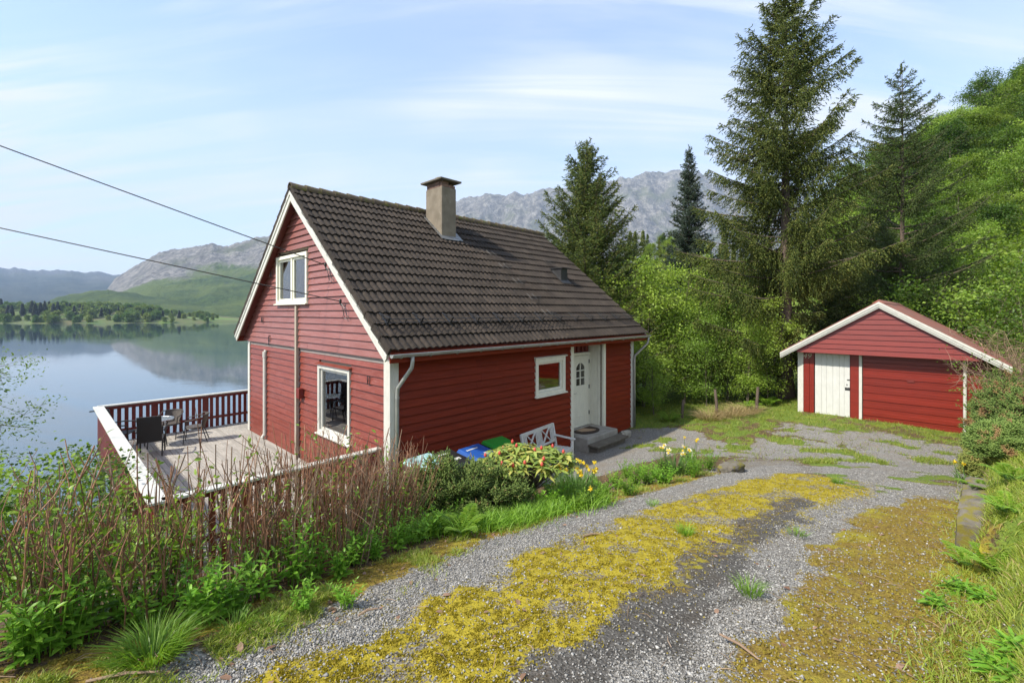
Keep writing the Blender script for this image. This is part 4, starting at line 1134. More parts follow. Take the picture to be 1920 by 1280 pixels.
def cable(A, px, py, Yd, lab, sag):
    d = ray(px, py); B = Vector((d[0]*Yd, Yd, CZ + d[2]*Yd)); E = A + (B - A)*4.2
    pts = []
    for i in range(41):
        t = i/40; p_ = A + (E - A)*t; p_.z -= sag*4*(t*0.238)*(1 - t*0.238*1.0)*0 + sag*math.sin(math.pi*t); pts.append(p_)
    o = MB().tube(pts, 0.011, 6).build('power_cable', M['rubber']); tag(o, lab, 'cable'); return o
cable(A1, 0, 266, 7.9, 'upper black overhead cable tied beside the attic window', 0.10)
cable(A2, 0, 420, 7.9, 'lower black overhead cable crossing in front of the attic window', 0.10)

# doorstep, mat, stone ---------------------------------------------------------------
st = empty('door_steps', h2w(6.4, -0.4, 0), HA); tag(st, 'low concrete doorstep with a dark lower tread by the white door', 'steps')
MB().add([(-0.76,-0.10,-0.15),(0.76,-0.10,-0.15),(0.76,0.79,-0.15),(-0.76,0.79,-0.15),(-0.76,-0.10,0.315),(0.76,-0.10,0.315),(0.76,0.79,0.325),(-0.76,0.79,0.325)],
         [(0,3,2,1),(4,5,6,7),(0,1,5,4),(1,2,6,5),(2,3,7,6),(3,0,4,7)]).build('concrete_block', M['concrete_grey'], st, bevel=0.02)
MB().box(-0.78, 0.78, -0.44, -0.105, 0.115, 0.17).build('tread', M['concrete_dark'], st, bevel=0.008)
MB().box(-0.70, 0.72, -0.36, -0.105, -0.1, 0.113).build('riser', M['concrete_dark'], st)
dmat = empty('doormat', h2w(6.32, -0.06, 0.325), HA); tag(dmat, 'brown half round doormat with tan arc on the doorstep', 'doormat')
def halfround(r, n=20): return [(-r, 0.28)] + [(-r*math.cos(math.pi*i/n), 0.06-0.30*r/0.45*math.sin(math.pi*i/n)) for i in range(n+1)] + [(r, 0.28)]
MB().prism(halfround(0.45), 0.0, 0.014, 'z').build('mat_base', M['mat_brown'], dmat)
MB().prism([(-0.26,0.25),(-0.26,0.06)] + [(-0.26+0.50*i/10, 0.06-0.16*math.sin(math.pi*(i/10)*0.62)) for i in range(11)] + [(0.10,0.25)], 0.012, 0.018, 'z').build('mat_arc', M['mat_tan'], dmat)
def rock(name, loc, sc, mat, seed, rz=0.0, parent=None):
    rg = np.random.default_rng(seed)
    import bmesh
    bm = bmesh.new(); bmesh.ops.create_icosphere(bm, subdivisions=3, radius=1.0)
    off = rg.random(3)*30
    for v in bm.verts:
        c = v.co; n_ = 0.35*float(fbm([c.x*1.2+off[0]+c.z], [c.y*1.2+off[1]-c.z*0.7], 3)[0]); c *= 1 + n_
        c.x = math.copysign(abs(c.x)**0.8, c.x)*sc[0]; c.y = math.copysign(abs(c.y)**0.8, c.y)*sc[1]; c.z = math.copysign(abs(c.z)**0.85, c.z)*sc[2]
    me = bpy.data.meshes.new(name); bm.to_mesh(me); bm.free(); me.materials.append(mat)
    return obj_from(name, me, parent, loc, rz)
p_ = h2w(7.55, -0.52, 0.0); p_.z = gz(p_.x, p_.y)+0.06
tag(rock('pale_stone', p_, (0.17,0.12,0.12), M['stone'], 3, 0.4), 'pale rounded stone lying beside the doorstep', 'stone')
# hose reel
hr = empty('hose_reel', h2w(HL+0.0, 0.16, 1.12), HA); tag(hr, 'black and lime hose reel hung on the far house corner', 'hose reel')
MB(lambda x, y, z: (x, -y, z)).lathe([(0,0)],3) if False else None
def disc(mb, c, ax_, r, t, n=24):
    c = Vector(c); ax_ = Vector(ax_); a = ax_.orthogonal().normalized(); b = ax_.cross(a)
    vs = []
    for s in (-t/2, t/2):
        for k in range(n): vs.append(c + ax_*s + (a*math.cos(2*math.pi*k/n) + b*math.sin(2*math.pi*k/n))*r)
    mb.add(vs, [tuple(range(n-1,-1,-1)), tuple(range(n, 2*n))] + [(k, (k+1) % n, n+(k+1) % n, n+k) for k in range(n)])
    return mb
disc(disc(MB(), (0.26,-0.02,0), (0,1,0), 0.21, 0.03), (0.26,0.20,0), (0,1,0), 0.21, 0.03).build('flange', M['black'], hr)
disc(MB(), (0.26,0.09,0), (0,1,0), 0.17, 0.19).build('hose_coil', M['black'], hr)
disc(MB(), (0.26,-0.045,0.02), (0,1,0), 0.085, 0.02).build('hub', M['lime'], hr)
MB().tube([(0.20,-0.05,0.06),(0.19,-0.07,0.16),(0.22,-0.06,0.22)], 0.016, 6).build('crank', M['lime'], hr)
MB().tube([(0.037,0.09,0.19),(0.26,0.09,0.23),(0.26,0.09,0.10)], 0.016, 6).box(0.037,0.06,0.0,0.18,-0.16,0.22).build('wall_bracket', M['galv'], hr)
# ------------------------------------------------------------------ deck on the lake side of the gable
DZ = 0.10
deck = empty('timber_deck', h2w(-1.75, 4.8, DZ), HA); tag(deck, 'weathered grey timber deck with red balusters and white handrail', 'deck')
dk = lambda x, y, z: (x + 1.75, y - 4.8, z - DZ)       # house coordinates -> deck coordinates
DX0, DX1, DY0, DY1 = -3.42, -0.05, 0.30, 9.30
rd = random.Random(5)
npl = 27; pw = (DX1 - DX0)/npl
for i in range(npl):
    xa = DX0 + i*pw
    cuts = [DY0, DY0 + rd.uniform(2.6, 4.2), DY0 + rd.uniform(5.6, 7.2), DY1]
    for a, b in zip(cuts[:-1], cuts[1:]):
        e = rd.uniform(-0.002, 0.002)
        MB(dk).box(xa+0.004, xa+pw-0.004, a+0.002, b-0.002, DZ-0.03, DZ+e).build('plank', M['grey_wood'], deck, bevel=0.003)
for i in range(9):                                     # the part that runs round behind the house
    MB(dk).box(DX1+0.005+i*pw, DX1+pw-0.004+i*pw, HW+0.08, DY1, DZ-0.03, DZ).build('plank', M['grey_wood'], deck)
fr = MB(dk)
for y in (DY0+0.05, 2.5, 4.8, 7.0, DY1-0.05): fr.box(DX0+0.02, DX1, y-0.03, y+0.03, DZ-0.21, DZ-0.032)
fr.box(DX0+0.005, DX0+0.05, DY0, DY1, DZ-0.23, DZ-0.034); fr.build('joist_frame', M['grey_strip'], deck)
for (x, y) in ((DX0+0.1, DY0+0.1), (DX0+0.1, 3.3), (DX0+0.1, 6.3), (DX0+0.1, DY1-0.1), (-1.6, DY1-0.1), (-1.6, DY0+0.1)):
    p_ = h2w(x, y); MB(dk).box(x-0.06, x+0.06, y-0.06, y+0.06, gz(p_.x, p_.y)-0.1, DZ-0.212).build('support_post', M['grey_strip'], deck)
RT = DZ + 1.0
def railing(a, b, inward, name, nslat, wide_every=6, cap=0.17, cap_m='white'):
    """straight railing from a to b (house x, y)"""
    root = empty(name, parent=deck)
    a, b = Vector((*a, 0)), Vector((*b, 0)); d = (b-a); L_ = d.length; d.normalize(); n_ = Vector((*inward, 0))
    def bx(mb, s0, s1, o0, o1, z0, z1):
        P = [a+d*s0+n_*o0, a+d*s1+n_*o0, a+d*s1+n_*o1, a+d*s0+n_*o1]
        return mb.add([(p.x, p.y, z0) for p in P] + [(p.x, p.y, z1) for p in P], [(0,3,2,1),(4,5,6,7),(0,1,5,4),(1,2,6,5),(2,3,7,6),(3,0,4,7)])
    bx(MB(dk), -0.06, L_+0.06, -cap*0.55, cap*0.45, RT, RT+0.04).build('handrail', M[cap_m], root, bevel=0.006)
    bx(MB(dk), 0, L_, 0.0, 0.04, RT-0.09, RT-0.003).build('top_rail', M['red_dark'], root)
    bx(MB(dk), 0, L_, 0.0, 0.04, DZ+0.26, DZ+0.34).build('bottom_rail', M['red_dark'], root)
    st_ = L_/nslat
    for k in range(nslat):
        w_ = 0.16 if (k % wide_every == wide_every-1) else 0.088
        s_ = (k+0.5)*st_
        bx(MB(dk), s_-w_/2, s_+w_/2, -0.032, -0.003, DZ-0.16, RT-0.02).build('baluster', M['red_dark'], root, bevel=0.002)
    return root
railing((DX0+0.06, DY1-0.03), (0.9, DY1-0.03), (0, -1), 'lake_railing', 27, 8)
railing((DX0+0.03, DY0), (DX0+0.03, DY1-0.10), (1, 0), 'side_railing', 66, 99, 0.22)
railing((DX0+0.12, DY0+0.03), (-0.10, DY0+0.03), (0, 1), 'near_railing', 21, 7, 0.15)
MB(dk).tube([(DX0-0.16, DY1+0.0, RT-0.09), (DX0+0.0, DY1, RT-0.09)], 0.018, 6).build('rail_bracket', M['metal_dark'], deck)

# ---- deck furniture
def chair_high(x, y, rz, lab):
    c = empty('garden_chair', h2w(x, y, DZ), HA + rz); tag(c, lab, 'chair', 'chairs round the glass table')
    def sheet(pts, w, th, name):                       # swept panel, pts in (y, z)
        mb = MB()
        vs = []; fs = []
        n = len(pts)
        for s in (0, 1):
            for (yy, zz) in pts:
                vs += [(-w/2, yy, zz - s*th), (w/2, yy, zz - s*th)]
        for i in range(n-1):
            fs.append((2*i, 2*i+1, 2*i+3, 2*i+2)); fs.append((2*n+2*i, 2*n+2*i+2, 2*n+2*i+3, 2*n+2*i+1))
            fs.append((2*i, 2*i+2, 2*n+2*i+2, 2*n+2*i)); fs.append((2*i+1, 2*n+2*i+1, 2*n+2*i+3, 2*i+3))
        fs += [(0, 2*n, 2*n+1, 1), (2*n-2, 2*n-1, 4*n-1, 4*n-2)]
        return mb.add(vs, fs).build(name, M['wicker'], c)
    sheet([(-0.26, 0.44), (0.0, 0.425), (0.22, 0.42)], 0.50, 0.03, 'seat')
    mb = MB(); w = 0.49
    prof = [(0.22, 0.36), (0.25, 0.55), (0.31, 0.82), (0.37, 1.03)]
    vs = []; fs = []
    for (yy, zz) in prof: vs += [(-w/2, yy, zz), (w/2, yy, zz), (w/2, yy+0.03, zz), (-w/2, yy+0.03, zz)]
    for i in range(3):
        b = 4*i
        fs += [(b, b+1, b+5, b+4), (b+1, b+2, b+6, b+5), (b+2, b+3, b+7, b+6), (b+3, b, b+4, b+7)]
    fs += [(0, 3, 2, 1), (12, 13, 14, 15)]
    mb.add(vs, fs).build('backrest', M['wicker'], c, bevel=0.006)
    for s in (-1, 1):
        MB().tube([(s*0.25, -0.27, 0), (s*0.25, -0.25, 0.42)], 0.018, 6).build('leg', M['metal_dark'], c)
        MB().tube([(s*0.25, 0.30, 0), (s*0.25, 0.20, 0.40)], 0.018, 6).build('leg', M['metal_dark'], c)
        MB().tube([(s*0.265, -0.25, 0.41), (s*0.28, -0.25, 0.60), (s*0.285, -0.20, 0.655), (s*0.285, 0.05, 0.665), (s*0.27, 0.27, 0.64)], 0.017, 6).build('armrest', M['metal_dark'], c)
    return c
def chair_bistro(x, y, rz, lab):
    c = empty('bistro_chair', h2w(x, y, DZ), HA + rz); tag(c, lab, 'chair', 'chairs round the glass table')
    pts = [(0.235*math.cos(t), 0.235*math.sin(t)) for t in np.linspace(0, 2*math.pi, 20, endpoint=False)]
    mb = MB(); mb.prism([(a*1.0, b*0.98) for a, b in pts], 0.405, 0.435, 'z'); mb.build('seat', M['rattan'], c)
    # curved back panel
    vs, fs = [], []; n = 10
    for zi, (zz, rr, sw) in enumerate(((0.43, 0.22, 0.75), (0.58, 0.25, 0.95), (0.74, 0.275, 0.85))):
        for th in (0, 0.012):
            for i in range(n+1):
                t = math.pi/2 + (i/n-0.5)*2*sw
                vs.append(((rr+th)*math.cos(t), (rr+th)*math.sin(t)+(zz-0.43)*0.12, zz))
    m_ = n+1
    for z_ in range(2):
        for i in range(n):
            b = z_*2*m_
            fs.append((b+i, b+i+1, b+2*m_+i+1, b+2*m_+i)); fs.append((b+m_+i, b+3*m_+i, b+3*m_+i+1, b+m_+i+1))
    MB().add(vs, fs).build('backrest', M['rattan'], c, smooth=True)
    hoop = [(-0.27,-0.20,0.63), (-0.29,-0.02,0.66), (-0.27,0.14,0.70)] + [(0.275*math.cos(t), 0.275*math.sin(t)+0.045, 0.755) for t in np.linspace(math.pi*0.86, math.pi*0.14, 9)] + [(0.27,0.14,0.70), (0.29,-0.02,0.66), (0.27,-0.20,0.63)]
    MB().tube(hoop, 0.014, 6).build('armrest_hoop', M['rattan'], c)
    for s in (-1, 1):
        MB().tube([(s*0.27,-0.20,0.63),(s*0.25,-0.21,0.42),(s*0.24,-0.25,0.0)], 0.012, 6).build('leg', M['metal_dark'], c)
        MB().tube([(s*0.19,0.20,0.62),(s*0.17,0.17,0.42),(s*0.24,0.30,0.0)], 0.012, 6).build('leg', M['metal_dark'], c)
    ring = [(0.235*math.cos(t), 0.23*math.sin(t), 0.40) for t in np.linspace(0, 2*math.pi, 17)]
    MB().tube(ring, 0.010, 5).build('seat_ring', M['metal_dark'], c)
    return c
TX, TY = -2.34, 7.95
tb = empty('patio_table', h2w(TX, TY, DZ), HA); tag(tb, 'small round glass topped patio table with metal rim', 'table')
disc(MB(), (0,0,0.712), (0,0,1), 0.385, 0.008, 32).build('glass_top', M['glass_top'], tb)
MB().tube([(0.39*math.cos(t), 0.39*math.sin(t), 0.708) for t in np.linspace(0, 2*math.pi, 33)], 0.016, 6).build('rim', M['steel'], tb)
for k in range(4):
    t = math.pi/4 + k*math.pi/2
    MB().tube([(0.33*math.cos(t), 0.33*math.sin(t), 0.70), (0.24*math.cos(t), 0.24*math.sin(t), 0.42), (0.30*math.cos(t), 0.30*math.sin(t), 0.0)], 0.014, 6).build('leg', M['metal_dark'], tb)
MB().tube([(0.25*math.cos(t), 0.25*math.sin(t), 0.44) for t in np.linspace(0, 2*math.pi, 17)], 0.010, 5).build('brace_ring', M['metal_dark'], tb)
def face(x, y): return math.atan2(TX - x, -(TY - y))   # turn so that -y looks at the table
def rzto(x, y): 
    dx, dy = TX - x, TY - y
    return math.atan2(dy, dx) + math.pi/2
for (x, y, kind, lab) in ((-2.55, 7.12, 'h', 'black high back chair with its back turned to the drive'), (-3.02, 8.32, 'h', 'black high back chair in the deck corner by the handrail'),
                          (-1.92, 8.62, 'b', 'brown rattan bistro chair standing against the lake railing'), (-1.50, 7.70, 'b', 'brown rattan bistro chair pulled out towards the house wall')):
    (chair_high if kind == 'h' else chair_bistro)(x, y, rzto(x, y), lab)

# ------------------------------------------------------------------ white bench
bn = empty('garden_bench', h2w(3.58, -0.86, 0.0), HA + math.radians(7)); bn.location.z = gz(bn.location.x, bn.location.y)
tag(bn, 'white wooden garden bench with crossed back panels by the wall', 'bench')
BL = 0.66
for s in (-1, 1):
    MB().bar((s*BL, -0.22, 0), (s*BL, -0.22, 0.62), 0.05, 0.05).build('leg', M['white_clean'], bn, bevel=0.004)
    MB().bar((s*BL, 0.20, 0), (s*BL, 0.235, 0.45), 0.05, 0.05, (0,1,0)).bar((s*BL, 0.235, 0.45), (s*BL, 0.33, 0.93), 0.05, 0.05, (0,1,0)).build('back_post', M['white_clean'], bn, bevel=0.004)
    MB().bar((s*BL, -0.29, 0.635), (s*BL, 0.26, 0.655), 0.07, 0.03).build('armrest', M['white_clean'], bn, bevel=0.004)
    MB().bar((s*BL, -0.20, 0.15), (s*BL, 0.21, 0.15), 0.03, 0.04).build('side_rail', M['white_clean'], bn)
for k in range(5):
    y = -0.22 + k*0.10
    MB().bar((-BL+0.02, y, 0.435-0.006*k), (BL-0.02, y, 0.435-0.006*k), 0.085, 0.022).build('seat_slat', M['white_clean'], bn, bevel=0.003)
MB().bar((-BL, -0.235, 0.39), (BL, -0.235, 0.39), 0.025, 0.06).build('front_rail', M['white_clean'], bn)
MB().bar((-BL, 0.0, 0.15), (BL, 0.0, 0.15), 0.03, 0.04).build('stretcher', M['white_clean'], bn)
by = lambda z: 0.235 + (z-0.45)*0.198
for zz, hh in ((0.90, 0.075), (0.53, 0.05)): MB().bar((-BL, by(zz), zz), (BL, by(zz), zz), 0.028, hh).build('back_rail', M['white_clean'], bn, bevel=0.003)
def bk(x, z): return (x, by(z), z)
for c_ in (-0.30, 0.30):
    w = 0.17
    MB().bar(bk(c_-w, 0.55), bk(c_+w, 0.87), 0.022, 0.036, (0,1,0)).build('cross_bar', M['white_clean'], bn)
    MB().bar((c_-w, by(0.87)+0.004, 0.87), (c_+w, by(0.55)+0.004, 0.55), 0.022, 0.036, (0,1,0)).build('cross_bar', M['white_clean'], bn)
for x in (-0.60, -0.55, -0.495, -0.105, -0.05, 0.0, 0.05, 0.105, 0.495, 0.55, 0.60):
    MB().bar(bk(x, 0.55), bk(x, 0.87), 0.030, 0.018, (0,1,0)).build('back_slat', M['white_clean'], bn)

# ------------------------------------------------------------------ wheelie bins along the wall
def bin_(x, y, lid, lab, marks=True, rz=0.0, h=1.0):
    p_ = h2w(x, y); p_.z = gz(p_.x, p_.y)
    r_ = empty('wheelie_bin', p_, HA + rz); tag(r_, lab, 'bin', 'wheelie bins along the front wall')
    MB().add([(-0.22,-0.26,0.06),(0.22,-0.26,0.06),(0.22,0.22,0.06),(-0.22,0.22,0.06),(-0.29,-0.36,h-0.08),(0.29,-0.36,h-0.08),(0.29,0.30,h-0.02),(-0.29,0.30,h-0.02)],
             [(0,3,2,1),(4,5,6,7),(0,1,5,4),(1,2,6,5),(2,3,7,6),(3,0,4,7)]).build('bin_body', M['black'], r_, bevel=0.015)
    MB().add([(-0.30,-0.39,h-0.085),(0.30,-0.39,h-0.085),(0.30,0.31,h-0.005),(-0.30,0.31,h-0.005),(-0.27,-0.34,h-0.02),(0.27,-0.34,h-0.02),(0.27,0.27,h+0.065),(-0.27,0.27,h+0.065)],
             [(0,3,2,1),(4,5,6,7),(0,1,5,4),(1,2,6,5),(2,3,7,6),(3,0,4,7)]).build('lid', M[lid], r_, bevel=0.012)
    MB().tube([(-0.24,0.36,h-0.03),(0.24,0.36,h-0.03)], 0.014, 6).build('handle', M['black'], r_)
    for s in (-1, 1): disc(MB(), (s*0.25, 0.24, 0.10), (1,0,0), 0.10, 0.05, 16).build('wheel', M['rubber'], r_)
    if marks:
        lz = lambda y: h-0.02 + (y+0.34)*(0.085/0.61) + 0.003
        mk_ = MB()
        for (xa, xb, ya, yb) in ((-0.16,0.10,0.10,0.135),(-0.20,-0.17,0.09,0.14),(0.02,0.16,-0.20,-0.12)):
            mk_.add([(xa,ya,lz(ya)),(xb,ya,lz(ya)),(xb,yb,lz(yb)),(xa,yb,lz(yb))], [(0,1,2,3)])
        mk_.build('lid_print', M['white_clean'], r_)
    return r_
bin_(1.40, -0.85, 'blue_lid', 'wheelie bin with bright blue lid', True, 0.06)
bin_(2.10, -0.78, 'green_lid', 'wheelie bin with green lid nearest the white bench', False, -0.04)
bin_(0.70, -0.80, 'black', 'black lidded wheelie bin beside the blue one', True, 0.03)
bin_(0.12, -0.95, 'teal_lid', 'wheelie bin with pale faded teal lid half hidden in the hedge', False, 0.05)

# ------------------------------------------------------------------ garage
GA = math.radians(-43.9)
GC = Vector((9.62, 15.2, 0.40))
gar = empty('red_garage', GC, GA); tag(gar, 'small red timber garage with white side door and rusty roof', 'garage')
GW, GD = 3.96, 6.4
gf = lambda u, o, z: (u, -o, z)
z_si = 2.00                                             # underside of the gable siding above the garage floor
GR = 2.10; AP = 3.58; SL = 0.640                        # ridge position, ridge height, roof slope
zg_ = lambda u: AP - abs(u - GR)*SL
OV = 0.36
# gable siding boards
step = 0.155; z = z_si; rg_ = random.Random(8)
gs = empty('gable_siding', parent=gar)
while z < AP - 0.2:
    zt = min(z + step, AP - 0.14); h0 = (AP - 0.10 - z)/SL; h1 = (AP - 0.10 - zt)/SL
    l0, r0, l1, r1 = max(GR-h0, -0.02), min(GR+h0, GW+0.3), max(GR-h1, -0.02), min(GR+h1, GW+0.3)
    MB(gf).add([(l0, OV+0.034, z), (r0, OV+0.034, z), (r1, OV+0.008, zt+0.01), (l1, OV+0.008, zt+0.01), (l0, OV-0.02, z+0.004), (r0, OV-0.02, z+0.004), (r1, OV-0.02, zt+0.01), (l1, OV-0.02, zt+0.01)],
       [(0,1,2,3),(7,6,5,4),(0,4,5,1),(3,2,6,7),(0,3,7,4),(1,5,6,2)]).build('siding_board', M['red_garage'], gs)
    z += step
MB(gf).box(-0.02, GW+0.30, -0.05, OV-0.022, z_si-0.01, z_si+0.06).build('soffit', M['red_dark'], gs)
# front wall pieces
MB(gf).box(-0.06, 0.10, -0.03, 0.03, -0.02, z_si).build('corner_board', M['white'], gar, bevel=0.004)
MB(gf).box(0.102, 0.27, -0.03, 0.020, 0.0, z_si).build('wall_board', M['red_garage'], gar, bevel=0.004)
MB(gf).box(0.276, 0.40, -0.03, 0.024, 0.0, z_si).build('wall_board', M['red_garage'], gar, bevel=0.004)
MB(gf).box(-0.04, 0.40, -0.10, 0.0, -0.30, -0.022).build('foundation_block', M['concrete_grey'], gar)
sd = empty('side_door', parent=gar)
xs_ = [0.42, 0.60, 0.735, 0.905, 1.075, 1.20, 1.345]
for a, b in zip(xs_[:-1], xs_[1:]):
    MB(gf).box(a+0.0015, b-0.0015, -0.045, -0.012 + 0.0, -0.06, z_si-0.04).build('plank', M['white_clean'], sd, bevel=0.003)
MB(gf).box(0.40, 1.36, -0.07, -0.046, -0.06, z_si).build('door_back', M['red_dark'], sd)
MB(gf).box(1.275,1.35,-0.012,0.004,1.16,1.185).build('latch', M['metal_dark'], sd)
MB(gf).tube([(1.27,-0.012,1.02),(1.27,0.006,1.02)],0.016,8).build('keyhole', M['metal_dark'], sd)
MB(gf).tube([(1.22,0.0,0.92),(1.26,0.022,0.93),(1.30,0.022,0.93),(1.34,0.0,0.92)],0.012,6).box(1.22,1.345,-0.012,-0.004,0.84,0.90).build('pull_handle', M['metal_dark'], sd)
MB(gf).box(1.36, 1.575, -0.03, 0.022, -0.02, z_si).build('wall_board', M['red_garage'], gar, bevel=0.004)
MB(gf).box(1.36, 1.64, -0.10, 0.0, -0.30, -0.022).build('foundation_block', M['concrete_grey'], gar)
MB(gf).box(1.578, 1.655, -0.03, 0.035, -0.08, z_si).build('door_post', M['white'], gar, bevel=0.004)
gd = empty('garage_door', parent=gar)
for k in range(9):
    z0_ = -0.10 + k*0.232; e = rg_.uniform(-0.003, 0.003)
    mb = MB(gf)
    mb.add([(1.67, -0.005+e, z0_+0.006), (GW-0.09, -0.005+e, z0_+0.006), (GW-0.09, -0.005+e, z0_+0.118), (1.67, -0.005+e, z0_+0.118),
            (1.67, -0.019+e, z0_+0.126), (GW-0.09, -0.019+e, z0_+0.126), (GW-0.09, -0.019+e, z0_+0.226), (1.67, -0.019+e, z0_+0.226),
            (1.67, -0.06, z0_+0.003), (GW-0.09, -0.06, z0_+0.003), (GW-0.09, -0.06, z0_+0.229), (1.67, -0.06, z0_+0.229)],
           [(0,1,2,3),(3,2,5,4),(4,5,6,7),(7,6,10,11),(8,9,1,0),(8,11,10,9),(0,3,4,7,11,8),(1,9,10,6,5,2)])
    mb.build('door_board', M['red_garage'], gd)
MB(gf).box(1.66, GW-0.08, -0.09, -0.062, -0.12, z_si).build('door_back', M['red_dark'], gd)
MB(gf).box(2.70, 2.86, -0.006, 0.004, 1.25, 1.33).build('door_plate', M['red_dark'], gd)
MB(gf).tube([(GW-0.055, 0.02, -0.12), (GW-0.055, 0.02, z_si)], 0.038, 8).build('downpipe', M['white'], gar)
for k in range(12):
    MB(gf).box(GW-0.01, GW+0.30, -0.05, -0.012, -0.15+k*0.18, -0.15+k*0.18+0.174).build('wall_board', M['red_garage'], gar)
# body
bd = MB()
bd.box(-0.02, 0.06, 0.09, GD, -0.25, 2.2); bd.box(GW+0.24, GW+0.30, 0.09, GD, -0.25, 2.2); bd.box(0.0, GW+0.3, GD-0.08, GD, -0.25, 2.2)
bd.build('rear_walls', M['red_garage'], gar)
# roof
gr = empty('roof', parent=gar)
U0, U1 = -0.47, 2*GR + 0.55
for (ua, ub) in ((U0, GR), (GR, U1)):
    vs, fs = [], []; nseg = 30
    for i in range(nseg+1):                             # ribs run down the slope, so the corrugation goes along the depth
        yy = -OV-0.16 + (GD + OV + 0.35)*i/nseg; rib = 0.022 if i % 2 else 0.0
        for uu in (ua, ub): vs.append((uu, yy, zg_(uu) + 0.05 + rib)) 
        for uu in (ua, ub): vs.append((uu, yy, zg_(uu) + 0.03 + rib))
    for i in range(nseg):
        b = 4*i
        fs += [(b, b+1, b+5, b+4), (b+2, b+6, b+7, b+3), (b, b+4, b+6, b+2), (b+1, b+3, b+7, b+5)]
    fs += [(0, 2, 3, 1), (4*nseg, 4*nseg+1, 4*nseg+3, 4*nseg+2)]
    MB().add(vs, fs).build('roof_sheet', M['rust'], gr)
    for (o0, o1, d0, d1) in ((OV+0.13, OV+0.155, -0.11, 0.02), (OV+0.156, OV+0.175, -0.045, 0.025), (OV+0.05, OV+0.128, -0.16, -0.06)):
        vs = []
        for o in (o0, o1):
            for (uu, dd) in ((ua, d0), (ub, d0), (ub, d1), (ua, d1)): vs.append((uu, -o, zg_(uu)+dd))
        MB().add(vs, [(0,3,2,1),(4,5,6,7),(0,1,5,4),(1,2,6,5),(2,3,7,6),(3,0,4,7)]).build('bargeboard', M['white'], gr)
    vs = []
    for yy in (-OV-0.05, GD):
        for (uu, dd) in ((ua+0.02, -0.02), (ub-0.02, -0.02), (ub-0.02, 0.025), (ua+0.02, 0.025)): vs.append((uu, yy, zg_(uu)+dd))
    MB().add(vs, [(0,3,2,1),(4,5,6,7),(0,1,5,4),(1,2,6,5),(2,3,7,6),(3,0,4,7)]).build('roof_boarding', M['red_dark'], gr)
MB().add([(GR-0.16, -OV-0.17, AP-0.02), (GR, -OV-0.17, AP+0.09), (GR+0.16, -OV-0.17, AP-0.02), (GR-0.16, GD+0.2, AP-0.02), (GR, GD+0.2, AP+0.09), (GR+0.16, GD+0.2, AP-0.02)],
         [(0,1,4,3),(1,2,5,4),(0,2,1),(3,4,5),(0,3,5,2)]).build('ridge_cap', M['rust'], gr)
# house number 49
tcv = bpy.data.curves.new('number_text', 'FONT'); tcv.body = '49'; tcv.size = 0.24; tcv.extrude = 0.006; tcv.shear = 0.25; tcv.align_x = 'CENTER'
tco = bpy.data.objects.new('number_tmp', tcv); COL.objects.link(tco)
bpy.context.view_layer.update()
nm = bpy.data.meshes.new_from_object(tco.evaluated_get(bpy.context.evaluated_depsgraph_get())); bpy.data.objects.remove(tco)
nm.materials.clear(); nm.materials.append(pmat('number_metal', (0.55,0.47,0.36), (0.42,0.35,0.26), 20, (1,1,1), 0.5))
no = obj_from('house_number', nm, gar); no.location = (0.20, -0.042, z_si - 0.22); no.rotation_euler = (math.radians(90), 0, 0); no['label'] = 'tan metal house number 49'

# ------------------------------------------------------------------ retaining wall on the right
rw = empty('retaining_wall', (4.95, 4.85, gz(4.85, 4.85)), math.atan2(0.69, 0.72)); tag(rw, 'low old concrete retaining wall edging the bank, moss on top', 'wall')
vs = []; fs = []; n = 16
for i in range(n+1):
    s = -1.15 + 2.05*i/n
    p_ = Vector((4.95, 4.85, 0)) + Vector((0.722, 0.692, 0))*s
    zb = gz(p_.x - 0.1, p_.y + 0.1) - rw.location.z
    j = 0.02*math.sin(i*2.3) ; tp = zb + 0.33 + 0.05*math.sin(i*1.7) - (0.12 if i < 2 else 0)
    vs += [(s, 0.13+j, zb-0.3), (s, 0.11+j*0.5, tp-0.02), (s, 0.07, tp), (s, -0.15, tp+0.01), (s, -0.17, zb-0.3)]
for i in range(n):
    for k in range(5):
        fs.append((5*i+k, 5*(i+1)+k, 5*(i+1)+(k+1) % 5, 5*i+(k+1) % 5))
fs += [(0,1,2,3,4), tuple(5*n+k for k in (4,3,2,1,0))]
MB().add(vs, fs).build('wall_body', M['moss_stone'], rw)
p_ = at(1372, 882); tag(rock('kerb_stone', p_ + Vector((0,0,0.05)), (0.30,0.14,0.10), M['moss_stone'], 12, 0.5), 'mossy flat stone ending the flower bed', 'stone')
# ------------------------------------------------------------------ plant geometry
def unit(a):
    a = np.asarray(a, float); return a / np.maximum(np.linalg.norm(a, axis=-1, keepdims=True), 1e-9)
def frames(d, rg):
    d = unit(d); r = rg.normal(size=d.shape); a = unit(np.cross(d, r)); return d, a, np.cross(d, a)
def spindles(P, D, Ln, R, rg):
    """thin needle-clad shoots: 5 vertices, 6 triangles each"""
    N_ = len(P); d, a, b = frames(D, rg); Ln = np.asarray(Ln)[:, None]; R = np.asarray(R)[:, None]
    V = np.empty((N_, 5, 3)); V[:, 0] = P; V[:, 4] = P + d*Ln
    c = P + d*Ln*0.4
    for k in range(3):
        t = 2*np.pi*k/3; V[:, 1+k] = c + (a*np.cos(t) + b*np.sin(t))*R
    T = np.array([(0,2,1),(0,3,2),(0,1,3),(1,2,4),(2,3,4),(3,1,4)])
    return V.reshape(-1, 3), (np.arange(N_)[:, None, None]*5 + T[None]).reshape(-1, 3)
